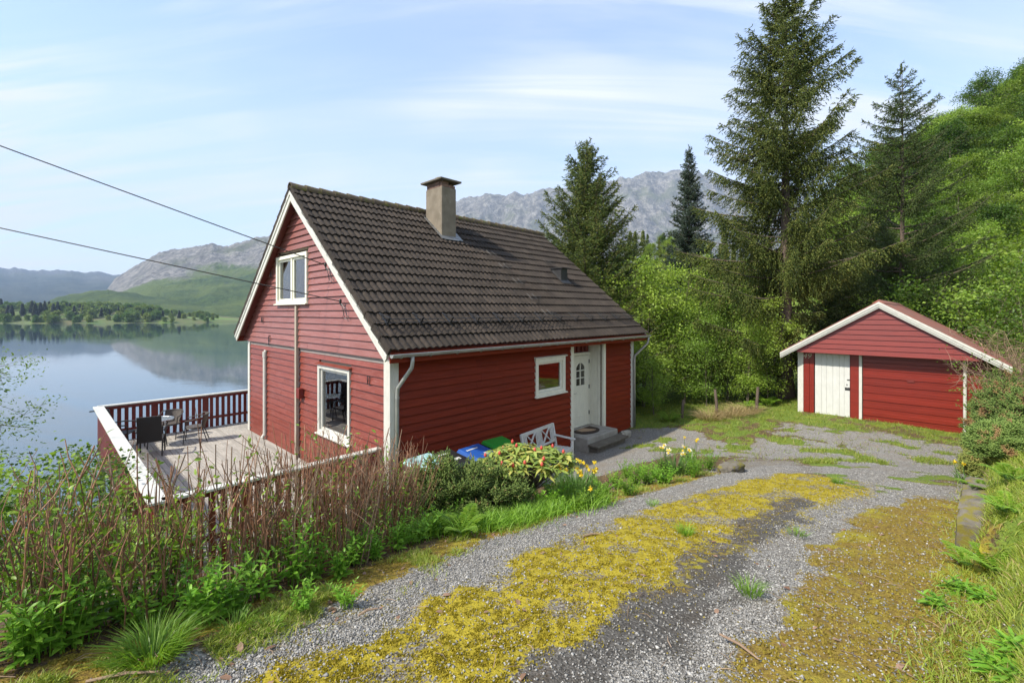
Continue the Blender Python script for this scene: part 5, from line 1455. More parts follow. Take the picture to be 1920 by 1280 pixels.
def leaves4(P, D, Ln, W, rg, flat=0.0):
    """small folded leaf: 4 vertices, 2 triangles; flat pulls the blade towards horizontal"""
    N_ = len(P); d = unit(D); up = np.tile([0, 0, 1.0], (N_, 1)); r = unit(rg.normal(size=(N_, 3)))
    nrm = unit(up*flat + r*(1-flat)); a = unit(np.cross(d, nrm)); n = np.cross(a, d)
    Ln = np.asarray(Ln)[:, None]; W = np.asarray(W)[:, None]
    V = np.empty((N_, 4, 3)); V[:, 0] = P; V[:, 2] = P + d*Ln
    V[:, 1] = P + d*Ln*0.45 + a*W*0.5 + n*W*0.16; V[:, 3] = P + d*Ln*0.45 - a*W*0.5 + n*W*0.16
    T = np.array([(0,1,2),(0,2,3)])
    return V.reshape(-1, 3), (np.arange(N_)[:, None, None]*4 + T[None]).reshape(-1, 3)
def leaves8(P, D, Ln, W, rg, flat=0.5, curl=0.15):
    """near leaf: oval, pointed, folded and arched: 8 vertices, 8 triangles"""
    N_ = len(P); d = unit(D); up = np.tile([0, 0, 1.0], (N_, 1)); r = unit(rg.normal(size=(N_, 3)))
    nrm = unit(up*flat + r*(1-flat)); a = unit(np.cross(d, nrm)); n = np.cross(a, d)
    Ln = np.asarray(Ln)[:, None]; W = np.asarray(W)[:, None]
    V = np.empty((N_, 8, 3))
    def pt(t, s, lift): return P + d*Ln*t + a*W*s + n*(W*lift - curl*Ln*t*t)
    V[:, 0] = pt(0, 0, 0); V[:, 1] = pt(0.33, 0.42, 0.10); V[:, 2] = pt(0.33, 0, 0); V[:, 3] = pt(0.33, -0.42, 0.10)
    V[:, 4] = pt(0.68, 0.36, 0.08); V[:, 5] = pt(0.68, 0, 0); V[:, 6] = pt(0.68, -0.36, 0.08); V[:, 7] = pt(1.0, 0, 0)
    T = np.array([(0,1,2),(0,2,3),(1,4,5),(1,5,2),(2,5,6),(2,6,3),(4,7,5),(5,7,6)])
    return V.reshape(-1, 3), (np.arange(N_)[:, None, None]*8 + T[None]).reshape(-1, 3)
def blades(P, D, Ln, W, rg, droop=0.35):
    """grass blade: two bends, 5 vertices, 3 triangles"""
    N_ = len(P); d = unit(D); hz_ = d.copy(); hz_[:, 2] = 0; hz_ = unit(hz_ + 1e-4*rg.normal(size=(N_, 3)))
    a = unit(np.cross(d, rg.normal(size=(N_, 3))*0.5 + hz_)); Ln = np.asarray(Ln)[:, None]; W = np.asarray(W)[:, None]
    V = np.empty((N_, 5, 3)); V[:, 0] = P - a*W*0.5; V[:, 1] = P + a*W*0.5
    m_ = P + d*Ln*0.55 + hz_*Ln*droop*0.12
    V[:, 2] = m_ + a*W*0.42; V[:, 3] = m_ - a*W*0.42
    V[:, 4] = P + d*Ln*0.95 + hz_*Ln*droop*0.75 - np.array([0, 0, 1.0])*Ln*droop*0.30
    T = np.array([(0,1,2),(0,2,3),(3,2,4)])
    return V.reshape(-1, 3), (np.arange(N_)[:, None, None]*5 + T[None]).reshape(-1, 3)
class Soup:
    def __init__(s): s.V, s.F, s.n = [], [], 0
    def add(s, VF):
        V, Fc = VF; s.V.append(V); s.F.append(Fc + s.n); s.n += len(V)
    def mesh(s, name, mat): return np_mesh(name, np.concatenate(s.V), np.concatenate(s.F), mat)
def tubes_np(segs, n=4):
    """segs: list of (points (k,3), radii (k,)) -> triangles"""
    VV, FF, b = [], [], 0
    for P, R in segs:
        P = np.asarray(P, float); k = len(P)
        d = np.gradient(P, axis=0); d = unit(d)
        ref = np.array([0.31, 0.17, 0.93]); a = unit(np.cross(d, ref)); c = np.cross(d, a)
        t = np.arange(n)*2*np.pi/n
        V = P[:, None] + (a[:, None]*np.cos(t)[None, :, None] + c[:, None]*np.sin(t)[None, :, None])*np.asarray(R)[:, None, None]
        VV.append(V.reshape(-1, 3))
        i, j = np.meshgrid(np.arange(k-1), np.arange(n), indexing='ij'); i = i.ravel(); j = j.ravel(); j2 = (j+1) % n
        q = np.c_[i*n+j, i*n+j2, (i+1)*n+j2, (i+1)*n+j]
        FF.append(np.r_[q[:, [0,1,2]], q[:, [0,2,3]]] + b); b += k*n
    return np.concatenate(VV), np.concatenate(FF)

# ---- conifers
def conifer(name, seed, H, R, h0=0.6, dz=0.33, nb=6, prof=0.85, ang=(-0.15, 0.75), sag=0.25, tip=0.18, hang=0.5, tw0=0.16, tw1=0.30, twstep=0.10,
            shoot=0.15, rad=0.024, trunk_r=0.16, mat='needle', gap=0.0, avoid=None):
    rg = np.random.default_rng(seed); S = Soup(); segs = []
    tp = np.array([[0, 0, z] for z in np.linspace(-0.3, H, 14)]); tp[:, 0] += 0.05*np.sin(np.linspace(0, 3, 14)+seed); 
    z = h0; az0 = 0.0
    while z < H - 0.15:
        rel = z/H
        L0 = R*(1-rel)**prof*(0.35+0.65*min(1.0, rel/0.10+0.55))
        n_ = nb + rg.integers(-1, 2); az0 += 0.9
        for k in range(max(3, n_)):
            if rg.random() < gap: continue
            az = az0 + 2*np.pi*k/n_ + rg.normal()*0.18
            L_ = max(0.12, L0*rg.uniform(0.72, 1.12))
            if avoid and z < avoid[2] and abs((az - avoid[0] + np.pi) % (2*np.pi) - np.pi) < avoid[1]: L_ = min(L_, avoid[3])
            zz = z + rg.uniform(-0.5, 0.5)*dz
            a = ang[0] + (ang[1]-ang[0])*rel**1.1 + rg.normal()*0.07
            h = np.array([np.cos(az), np.sin(az), 0.0])
            s = np.linspace(0, 1, 7)
            bp = np.outer(s, h)*L_*np.cos(a); bp[:, 2] = zz + L_*(np.sin(a)*s - sag*(1-rel)*4*s*(1-s)*0.5*(1-0.4*s) + tip*s**3)
            r0 = 0.010 + 0.010*L_
            segs.append((bp, r0*(1-0.85*s)))
            m_ = max(3, int(L_/twstep))
            ts = rg.uniform(0.08, 1.0, m_*2); ts.sort()
            side = np.where(np.arange(len(ts)) % 2, 1.0, -1.0)
            base = np.stack([np.interp(ts, s, bp[:, i]) for i in range(3)], 1)
            tan = unit(np.stack([np.interp(np.minimum(ts+0.05, 1), s, bp[:, i]) for i in range(3)], 1) - np.stack([np.interp(np.maximum(ts-0.05, 0), s, bp[:, i]) for i in range(3)], 1))
            lat = np.array([-h[1], h[0], 0.0])
            hg = np.clip(hang*(1-0.55*rel) + rg.normal(size=len(ts))*0.18, 0, 1)[:, None]
            D = unit(lat[None]*side[:, None]*(1-hg)*1.0 + tan*0.55 + np.array([0, 0, -1.0])*hg*1.1 + rg.normal(size=(len(ts), 3))*0.16)
            tl_ = (tw0*min(1.0, 0.15 + L_*0.55) + tw1*np.clip(L_*0.45*(1.08-ts), 0.0, 1.4))*rg.uniform(0.7, 1.25, len(ts))
            ns = np.ceil(tl_/ (shoot*0.62)).astype(int)
            idx = np.repeat(np.arange(len(ts)), ns); off = np.concatenate([np.arange(q) for q in ns])/np.maximum(ns[idx], 1)
            pp = base[idx] + D[idx]*(off*tl_[idx])[:, None] + np.array([0, 0, -1.0])*(0.25*hang*(off*tl_[idx])**2)[:, None]
            dd = unit(D[idx] + rg.normal(size=(len(idx), 3))*0.42)
            S.add(spindles(pp, dd, shoot*rg.uniform(0.75, 1.3, len(idx)), rad*rg.uniform(0.7, 1.25, len(idx)), rg))
            # along the branch itself
            q = max(3, int(L_/0.07)); tq = rg.uniform(0.25, 1.0, q)
            bq = np.stack([np.interp(tq, s, bp[:, i]) for i in range(3)], 1)
            S.add(spindles(bq, unit(np.tile(h, (q, 1)) + rg.normal(size=(q, 3))*0.45), shoot*rg.uniform(0.7, 1.2, q), np.full(q, rad), rg))
        z += dz*rg.uniform(0.75, 1.2)*(1.0 - 0.45*rel)
    q = int(26*R/2); zt = H - rg.uniform(0, 0.5, q)
    S.add(spindles(np.c_[np.zeros(q), np.zeros(q), zt], unit(rg.normal(size=(q, 3))*0.35 + [0, 0, 1]), np.full(q, shoot*1.1), np.full(q, rad*0.8), rg))
    rr = trunk_r*(1 - 0.97*np.linspace(0, 1, 14)**0.9); rr[0] *= 1.35
    tv_ = tubes_np([(tp, rr)], 10); bv_ = tubes_np(segs, 4)
    trunk = Soup(); trunk.add(tv_); trunk.add(bv_)
    return trunk.mesh(name+'_trunk', M['bark']), S.mesh(name+'_crown', M[mat])
def plant_tree(name, meshes, loc, label, cat='tree', group=None, rz=0.0, sc=1.0, parts=('trunk', 'crown')):
    r_ = empty(name, loc, rz); r_.scale = (sc, sc, sc) if not isinstance(sc, tuple) else sc
    tag(r_, label, cat, group)
    for pn, me_ in zip(parts, meshes): obj_from(pn, me_, r_)
    return r_
def top_at(px, py, Y): return Vector((onray(px, Y), Y, CZ + (HY-py)/F*Y))
def tree_fit(px, Y, ytop):
    x = onray(px, Y); g_ = gz(x, Y); return Vector((x, Y, g_)), CZ + (HY-ytop)/F*Y - g_
# big spruce by the garage
loc, Hh = tree_fit(1472, 17.6, -14)
plant_tree('spruce_tree', conifer('spruce_big', 31, Hh, 4.5, 1.6, 0.62, 6, 0.53, (-0.14, 0.72), 0.14, 0.08, 0.95, 0.18, 0.60, 0.045, 0.13, 0.018, 0.30, 'needle', 0.08, (math.atan2(-2.1, 1.9) - 0.6, 1.35, 4.1, 1.2)), loc, 'tallest spruce with hanging shoots growing beside the garage', 'tree', rz=0.6)
loc, Hh = tree_fit(1100, 19.8, 268)
plant_tree('spruce_tree', conifer('spruce_house', 32, Hh, 4.4, 0.5, 0.36, 7, 0.72, (0.0, 0.85), 0.12, 0.15, 0.40, 0.18, 0.34, 0.065, 0.14, 0.019, 0.17, 'needle_g'), loc, 'bushy fresh green spruce rising behind the house roof', 'tree', rz=1.0)
loc, Hh = tree_fit(1292, 24.0, 275)
plant_tree('spruce_tree', conifer('spruce_blue', 33, Hh, 2.5, 0.4, 0.29, 7, 0.80, (0.0, 0.60), 0.10, 0.10, 0.28, 0.16, 0.26, 0.07, 0.15, 0.022, 0.13, 'needle_b'), loc, 'slim dark bluish spruce between two larger spruces', 'tree', rz=0.2)
loc, Hh = tree_fit(1690, 22.5, 122)
plant_tree('spruce_tree', conifer('spruce_open', 34, Hh, 5.4, 1.0, 0.62, 5, 0.80, (-0.05, 0.62), 0.14, 0.14, 0.60, 0.14, 0.46, 0.060, 0.13, 0.018, 0.17, 'needle_o', 0.05), loc, 'thin open crowned spruce standing behind the garage ridge', 'tree', rz=2.0)
loc, Hh = tree_fit(1570, 21.0, 470)
plant_tree('spruce_tree', conifer('spruce_low', 35, Hh, 2.6, 0.4, 0.32, 7, 0.7, (-0.05, 0.6), 0.16, 0.12, 0.45, 0.18, 0.30, 0.10, 0.16, 0.030, 0.12, 'needle'), loc, 'short dense spruce filling the gap behind the garage', 'tree', rz=2.6)

loc, Hh = tree_fit(1630, 25.0, 400)
plant_tree('spruce_tree', conifer('spruce_mid', 36, Hh, 3.4, 0.4, 0.42, 7, 0.7, (-0.05, 0.6), 0.16, 0.12, 0.55, 0.18, 0.40, 0.09, 0.16, 0.024, 0.14, 'needle'), loc, 'dense spruce between the tallest and the open crowned spruce', 'tree', rz=1.6)
# ---- broadleaved trees
def broadleaf(name, seed, H, R, stems=1, nleaf=6000, ll=0.07, lw=0.05, base=0.25, mat='leaf_mid', bark='bark_l', spread=0.2, clump=0.42, tr=0.07, flat=0.35, sub=7, shape=1.0):
    rg = np.random.default_rng(seed); segs = []; tips = []
    for st_ in range(stems):
        az = rg.uniform(0, 2*np.pi); ln = spread*(0.3+rg.random())
        hh = H*rg.uniform(0.80, 1.0) if st_ else H
        s = np.linspace(0, 1, 8)
        p = np.c_[np.cos(az)*ln*hh*s**1.3 + 0.06*np.sin(s*5+az)*H*0.15, np.sin(az)*ln*hh*s**1.3 + 0.06*np.cos(s*4+az)*H*0.15, hh*s - 0.2*(s == 0)]
        r0 = tr*(0.75 if stems > 1 else 1.0); segs.append((p, r0*(1-0.9*s)))
        nl = int(sub*(H/5)**0.5*4/ (1 + 0.35*stems))
        for k in range(nl):
            t = rg.uniform(base, 0.98); b0 = np.array([np.interp(t, s, p[:, i]) for i in range(3)])
            a2 = rg.uniform(0, 2*np.pi); rel = (t-base)/(1-base)
            L_ = R*rg.uniform(0.55, 1.05)*(np.sin(np.pi*np.clip(0.18+0.78*rel, 0, 1))**0.7)*shape
            up = 0.25 + 0.6*rel + rg.normal()*0.15
            q = np.linspace(0, 1, 5); hd_ = np.array([np.cos(a2), np.sin(a2), 0])
            bp = b0[None] + np.outer(q, hd_)*L_ + np.c_[q*0, q*0, up*L_*q - 0.12*L_*q*q] + rg.normal(size=(5, 3))*0.03*L_*q[:, None]
            segs.append((bp, r0*0.35*(1-t*0.6)*(1-0.85*q)))
            for qq in (0.45, 0.7, 0.9, 1.0):
                c_ = np.array([np.interp(qq, q, bp[:, i]) for i in range(3)]); tips.append((c_, L_))
                for _ in range(2):
                    e = c_ + rg.normal(size=3)*[0.28, 0.28, 0.18]*L_; tips.append((e, L_))
                    segs.append((np.array([c_, (c_+e)/2 + rg.normal(size=3)*0.02, e]), np.array([r0*0.10, r0*0.07, r0*0.03])))
    C_ = np.array([t[0] for t in tips]); 
    i = rg.integers(0, len(C_), nleaf)
    P = C_[i] + rg.normal(size=(nleaf, 3))*[clump*0.5, clump*0.5, clump*0.38]
    D = unit(rg.normal(size=(nleaf, 3))*[1, 1, 0.5] + (P - C_[i])*1.2 + [0, 0, -0.25])
    sz = rg.uniform(0.65, 1.25, nleaf)
    lv = leaves4(P, D, ll*sz, lw*sz, rg, flat)
    T = Soup(); T.add(tubes_np(segs, 5)); S = Soup(); S.add(lv)
    return T.mesh(name+'_trunk', M[bark]), S.mesh(name+'_crown', M[mat])
young = [broadleaf('young_tree%d' % k, 60+k, 5.2, 1.5, 3, 8500, 0.080, 0.058, 0.16, m_, 'bark_l', 0.14, 0.42, 0.045) for k, m_ in enumerate(('leaf_birch', 'leaf_birch', 'leaf_birch'))]
yl = [(1205, 18.5, 500, 0, 'pale green young birch with thin stems behind the house corner'), (1240, 19.5, 520, 2, 'pale fluffy young birch beside the house corner birch'),
      (1285, 18.2, 560, 1, 'leafy sapling between the pale birches and the fence'), (1325, 17.3, 600, 2, 'low many stemmed sapling behind the dark fence post'),
      (1365, 18.0, 545, 0, 'slender sapling with yellowish leaves under the tall spruce'), (1400, 16.9, 600, 1, 'bushy sapling near the clump of dead grass'),
      (1440, 17.0, 570, 2, 'hazel sapling leaning beside the spruce trunk'), (1265, 21.5, 490, 1, 'taller sapling rising behind the pale birches'), (1345, 21.0, 500, 1, 'dark leaved sapling below the slim bluish spruce'),
      (1190, 22.0, 520, 0, 'young birch showing just past the roof edge'), (1425, 18.6, 620, 1, 'small hazel bush between the spruce trunk and the saplings'), (1225, 16.6, 640, 1, 'low shrub beside the hose reel corner')]
for (px, Y, yt, k, lab) in yl:
    loc, Hh = tree_fit(px, Y, yt); plant_tree('young_tree', young[k], loc, lab, 'tree', rz=random.uniform(0, 6), sc=(min(Hh/5.2, 1.25)*1.0, min(Hh/5.2, 1.25), Hh/5.2))
hill_t = [broadleaf('hill_tree%d' % k, 80+k, 8.5, 2.9, 1, 12000, 0.17, 0.115, 0.12, m_, 'bark_l', 0.06, 0.50, 0.13, 0.3, 10) for k, m_ in enumerate(('leaf_hill', 'leaf_hill', 'leaf_mid', 'leaf_birch'))]
rgh = np.random.default_rng(77); placed = []
tries = 0
while len(placed) < 230 and tries < 9000:
    tries += 1
    Y = 22 + 78*rgh.random()**0.8; px = rgh.uniform(1560, 2010); x = onray(px, Y); u = x - float(x_bank(Y))
    if u < 3.0 or (Y < 30 and px < 1740): continue
    if any((x-a)**2 + (Y-b)**2 < (2.3 if Y < 45 else 2.9)**2 for a, b, _ in placed): continue
    placed.append((x, Y, 0))
PZ = ground([p_[0] for p_ in placed], [p_[1] for p_ in placed])
for i, ((x, Y, _), z) in enumerate(zip(list(placed), PZ)):
    z = float(z)
    s_ = rgh.uniform(0.62, 1.05)*(0.62 if Y < 30 else 0.85 if Y < 45 else 1.0)
    plant_tree('hillside_tree', hill_t[int(rgh.integers(0, 4))], (x, Y, z-0.2), 'bright green broadleaved tree on the steep wooded hillside', 'tree', 'broadleaved trees on the hillside', rgh.uniform(0, 6.3), s_)
# conifers and trees on the rocky knoll beyond the saplings
pine_me = [conifer('knoll_pine%d' % k, 120+k, 8.0, 1.5, 2.2, 0.55, 5, 0.8, (-0.1, 0.5), 0.1, 0.05, 0.3, 0.25, 0.3, 0.25, 0.36, 0.10, 0.12, 'needle_o' if k else 'needle') for k in range(2)]
kn = 0
for _ in range(400):
    Y = rgh.uniform(66, 122); px = rgh.uniform(1150, 1480); x = onray(px, Y)
    h_ = 15.0*math.exp(-(((x-33)/24)**2 + ((Y-98)/24)**2))
    if h_ < 4: continue
    if any((x-a)**2 + (Y-b)**2 < 3.0**2 for a, b, _ in placed): continue
    placed.append((x, Y, 0)); kn += 1
    if rgh.random() < 0.6: plant_tree('pine_tree', pine_me[kn % 2], (x, Y, gz(x, Y)-0.2), 'olive green pine on the knoll under the grey mountain', 'tree', 'pines on the knoll', rgh.uniform(0, 6), rgh.uniform(0.6, 1.1))
    else: plant_tree('knoll_tree', hill_t[kn % 4], (x, Y, gz(x, Y)-0.2), 'small leafy tree on the knoll under the grey mountain', 'tree', 'leafy trees on the knoll', rgh.uniform(0, 6), rgh.uniform(0.4, 0.75))
    if kn > 75: break
# left edge rowan
row = broadleaf('rowan', 140, 7.2, 2.2, 1, 9500, 0.11, 0.05, 0.25, 'leaf_mid', 'bark_l', 0.05, 0.45, 0.07, 0.55, 8)
x = onray(-135, 10.5); zt_ = gz(x, 10.5); plant_tree('rowan_tree', row, (x, 10.5, zt_-0.1), 'dark leaved rowan at the edge of the slope above the lake', 'tree', sc=(3.0 - zt_)/7.2)

# ------------------------------------------------------------------ headland across the lake
hx = np.linspace(-1250, -400, 150); hy = np.linspace(600, 1000, 60); HX, HYy = np.meshgrid(hx, hy)
shore = 655 + 18*fbm(HX*0.008, HX*0+1.0, 4) + np.maximum(0, (HX + 560)*0.55)
tipf = sstep(-415, -560, HX)
hh_ = np.minimum((HYy - shore)*0.16, (4.0 + 15.0*sstep(-460, -760, HX))*tipf + 1.2)
hh_ = np.where(HYy > 860, hh_ - (HYy-860)*0.3, hh_) + 1.3*fbm(HX*0.02, HYy*0.02, 3)*np.clip((HYy-shore)/30, 0, 1)
HZ = WATER + np.clip(hh_, -4, 40)
hlm = pmat('headland_grass', (0.060,0.110,0.016), (0.100,0.090,0.035), 0.03, (1,1,1), 0.95, 0.0, c3=(0.11,0.19,0.022), wear=(0.52,0.62), wscale=0.012)
nn = len(hx); ii = (np.arange(len(hy)-1)[:, None]*nn + np.arange(nn-1)[None]).ravel()
hl = obj_from('headland', np_mesh('headland', np.c_[HX.ravel(), HYy.ravel(), HZ.ravel()], np.c_[ii, ii+1, ii+nn+1, ii+nn], hlm, True)); tag(hl, 'low green headland across the lake', kind='structure')
farb = [broadleaf('far_bush%d' % k, 150+k, 7, 3.0, 1, 1500, 0.9, 0.75, 0.05, 'leaf_far', 'bark_l', 0.05, 1.3, 0.15, 0.2, 5) for k in range(3)]
farc = [conifer('far_spruce%d' % k, 160+k, 13, 2.6, 0.5, 1.1, 6, 0.7, (-0.1, 0.5), 0.1, 0.05, 0.4, 0.6, 0.4, 0.45, 0.9, 0.32, 0.25, 'needle_far') for k in range(2)]
def hz_at(x, y):
    i = np.argmin(abs(hx-x)); j = np.argmin(abs(hy-y)); return float(HZ[j, i])
nb_ = 0
for _ in range(3000):
    px = rgh.uniform(-60, 408); Y = rgh.uniform(648, 860); x = onray(px, Y)
    if x < -1240: continue
    z = hz_at(x, Y)
    if z < WATER + 0.5: continue
    if px < 120 and 690 < Y < 760 and rgh.random() < 0.75: continue
    nb_ += 1
    plant_tree('shore_tree', farb[nb_ % 3], (x, Y, z-0.3), 'small rounded leafy tree on the far headland', 'tree', 'leafy trees on the headland', rgh.uniform(0, 6), rgh.uniform(0.8, 1.9)*(0.65 if px > 300 else 1.0))
    if nb_ >= 250: break
for (px, yt) in ((2,553),(15,549),(22,552),(42,556),(60,553),(66,556),(76,562),(84,561),(92,562),(100,564),(108,562),(116,563),(124,566),(131,566),(139,570),(150,568),(156,569),(170,574),(176,572),(182,571),(190,574),(205,577),(222,573),(230,571),(240,570),(250,570),(257,573),(268,578),(282,576),(297,577),(305,580),(322,580),(336,579),(338,583)):
    Y = 700 + (px*37 % 90) if px < 280 else 715 + (px*13 % 40)
    x = onray(px, Y); z = hz_at(x, Y); Hh = CZ + (HY-yt)/F*Y - z
    plant_tree('shore_spruce', farc[px % 2], (x, Y, z-0.3), 'dark spruce standing up from the far headland', 'tree', 'dark spruces on the headland', px, max(0.5, min(1.5, Hh/13*0.85)))
# ------------------------------------------------------------------ hedge of bare cut stems
def along(P, n, jit, rg):
    seg = np.linalg.norm(np.diff(P, axis=0), axis=1); cum = np.r_[0, np.cumsum(seg)]
    t = np.clip((np.arange(n)+0.5)/n*cum[-1] + rg.normal(size=n)*jit, 0, cum[-1])
    return np.c_[np.interp(t, cum, P[:, 0]), np.interp(t, cum, P[:, 1])], t/cum[-1]
rg6 = np.random.default_rng(606)
hp, ht = along(HEDGE, 30, 0.03, rg6)
def px_of(x, y, z): return CX + x/y*F, HY - (z-CZ)/y*F
for i, ((x, y), t) in enumerate(zip(hp, ht)):
    side = np.array([-0.72, 0.70])*rg6.uniform(-0.05, 0.28); x += side[0]; y += side[1]
    g0 = gz(x, y); pxx, _ = px_of(x, y, g0)
    if y < 0.9: continue
    yt = np.interp(pxx, [-300,0,150,300,450,560,650,760,820], [910,890,868,850,832,826,822,842,868])
    Hs = CZ + (HY-yt)/F*y - g0
    Hs = float(np.clip(Hs, 0.7, 1.6))
    rg = np.random.default_rng(700+i); segs = []; lp, ld = [], []
    dense = 1.0 if pxx < 520 else 2.3
    ns = int(13*dense)
    for k in range(ns):
        a = rg.uniform(0, 2*np.pi); r0 = rg.uniform(0, 0.16); ln = rg.uniform(0.02, 0.32)
        h = Hs*rg.uniform(0.55, 1.04)*(1.12 if rg.random() < 0.06 else 1.0); s = np.linspace(0, 1, 6)
        b0 = np.array([np.cos(a)*r0, np.sin(a)*r0, -0.05]); wob = rg.normal(size=(6, 3))*[0.010, 0.010, 0]
        p = b0[None] + np.c_[np.cos(a)*ln*s**1.2, np.sin(a)*ln*s**1.2, (h+0.05)*s] + np.cumsum(wob, 0)*0.9
        rr = rg.uniform(0.0030, 0.0075)*(0.8 if dense > 1 else 1.0)
        segs.append((p, rr*(1-0.45*s)))
        for _ in range(rg.integers(1, 4)):
            q = rg.uniform(0.35, 0.9); c = np.array([np.interp(q, s, p[:, j]) for j in range(3)])
            d = unit(np.array([rg.normal()*0.5, rg.normal()*0.5, 1.0])); L_ = rg.uniform(0.10, 0.35)
            e = c + d*L_; segs.append((np.array([c, (c+e)/2 + rg.normal(size=3)*0.012, e]), np.array([rr*0.55, rr*0.45, rr*0.3])))
            if rg.random() < (0.60 if pxx < 400 else 0.14):
                for z_ in np.linspace(0.2, 1, rg.integers(3, 7)):
                    lp.append(c + d*L_*z_); ld.append(unit(d*0.6 + rg.normal(size=3)*0.8))
        if rg.random() < (0.60 if pxx < 400 else 0.14):
            for z_ in rg.uniform(0.08, 0.85, rg.integers(5, 12))**1.4:
                c = np.array([np.interp(z_, s, p[:, j]) for j in range(3)])
                for _ in range(2): lp.append(c + rg.normal(size=3)*0.015); ld.append(unit(np.array([0, 0, 0.5]) + rg.normal(size=3)*0.8))
    r_ = empty('cut_hedge_shrub', (x, y, g0), 0.0)
    tag(r_, '%s cut hedge shrub from the house corner, %s' % (ORD[29-i], 'green shoots among brown stems' if pxx < 480 else 'nearly bare reddish stems'), 'shrub', 'hedge shrubs with green shoots' if pxx < 480 else 'bare hedge shrubs')
    T = Soup(); T.add(tubes_np(segs, 5)); obj_from('stems', T.mesh('hedge_stems', M['stem'] if i % 4 else M['twig']), r_)
    if lp:
        lp = np.array(lp); ld = np.array(ld); n_ = len(lp); z_ = rg.uniform(0.7, 1.3, n_)
        S = Soup(); S.add(leaves8(lp, ld, 0.042*z_, 0.019*z_, rg, 0.45)); obj_from('leaves', S.mesh('hedge_leaves', M['leaf_hedge']), r_)

# ------------------------------------------------------------------ leafy plants
def weed(seed, nst, h, ll, lw, mat, spread=0.5, step=0.035, curl=0.2, bare=0.12):
    rg = np.random.default_rng(seed); segs, P, D, Ls = [], [], [], []
    for k in range(nst):
        a = rg.uniform(0, 2*np.pi); r0 = rg.uniform(0, 0.07); hh = h*rg.uniform(0.55, 1.1); ln = spread*rg.uniform(0.1, 1.0)*hh
        s = np.linspace(0, 1, 5); p = np.c_[np.cos(a)*(r0+ln*s**1.4), np.sin(a)*(r0+ln*s**1.4), hh*s*(1-0.12*s) - 0.03*(s == 0)]
        segs.append((p, 0.004*(1-0.6*s)))
        m_ = max(4, int(hh*(1-bare)/step)); az = rg.uniform(0, 6)
        for j in range(m_):
            q = bare + (1-bare)*(j+0.5)/m_; c = np.array([np.interp(q, s, p[:, i]) for i in range(3)])
            for w in range(2):
                az += 2.4; up = 0.15 + 0.9*q**2
                P.append(c); D.append(unit(np.array([np.cos(az), np.sin(az), up]) + rg.normal(size=3)*0.12)); Ls.append((1.15-0.55*q)*rg.uniform(0.8, 1.15))
    P, D, Ls = np.array(P), np.array(D), np.array(Ls)
    T = Soup(); T.add(tubes_np(segs, 4)); S = Soup(); S.add(leaves8(P, D, ll*Ls, lw*Ls, rg, 0.75, curl))
    return T.mesh('weed_stems', M['leaf_weed']), S.mesh('weed_leaves', M[mat])
W_ = [weed(801, 9, 0.36, 0.075, 0.026, 'leaf_weed'), weed(802, 12, 0.30, 0.070, 0.028, 'leaf_weed'), weed(803, 7, 0.48, 0.085, 0.026, 'leaf_weed', 0.35), weed(804, 14, 0.22, 0.055, 0.026, 'leaf_weed', 0.8)]
WL = [(30,1225,1,1.0),(75,1215,0,1.1),(130,1205,1,1.05),(160,1180,2,.9),(215,1150,0,.95),(255,1160,3,1.1),(345,1165,1,1.0),(385,1150,0,1.0),(330,1120,2,.9),(430,1135,1,.9),(480,1110,0,.95),(455,1080,2,.95),
        (535,1090,2,1.0),(575,1075,0,1.0),(625,1070,1,.85),(600,1030,2,.95),(655,1045,0,.9),(700,1035,1,.85),(735,1020,0,.9),(690,1000,2,.9),(770,1005,3,1.1),(805,995,1,.85),(835,975,0,.8),(560,1130,3,.7),(640,1120,3,.6),(90,1150,2,1.0),(20,1170,2,1.0),(290,1130,2,1.0),(720,970,2,.9),(760,960,0,.9)]
WR = [sorted([-w[0] for w in WL]).index(-w[0]) for w in WL]
for k, (px, py, v, s_) in enumerate(WL):
    p_ = at(px + 10, py + 12); plant_tree('leafy_weed', W_[v], p_, 'bright green leafy weed at the hedge foot, %s counted from the house corner' % ORD[WR[k]], 'weed', 'weeds along the hedge foot', k*1.3, s_*1.15, ('stems', 'leaves'))
def tuft(seed, n, L_, w, spread, mat, droop=0.5, rad=0.06):
    rg = np.random.default_rng(seed); a = rg.uniform(0, 2*np.pi, n); r = rad*np.sqrt(rg.random(n)); sp = spread*rg.uniform(0.1, 1.0, n)
    S = Soup(); S.add(blades(np.c_[np.cos(a)*r, np.sin(a)*r, np.full(n, -0.01)], np.c_[np.cos(a)*sp, np.sin(a)*sp, np.ones(n)], L_*rg.uniform(0.55, 1.1, n), np.full(n, w), rg, droop))
    return S.mesh('grass_tuft', M[mat])
p_ = at(285, 1232); o = obj_from('grass_tuft', tuft(820, 420, 0.21, 0.005, 1.0, 'grass', 0.6, 0.11), None, p_); tag(o, 'thick bright grass tuft at the corner of the gravel drive', 'grass')
T1 = tuft(821, 120, 0.16, 0.005, 0.8, 'grass', 0.5, 0.08); T2 = tuft(822, 90, 0.10, 0.005, 1.0, 'grass', 0.5, 0.10)
for k, (px, py) in enumerate([(1285,1000),(1495,1000),(1405,1110),(500,1175),(440,1180),(620,1115),(1570,905),(1225,945)]):
    o = obj_from('grass_tuft', T2 if k % 2 else T1, None, at(px, py), k*0.9); o.scale = (0.8,)*3
    tag(o, 'small grass tuft growing out of the moss and gravel of the drive', 'grass', 'small tufts on the drive')
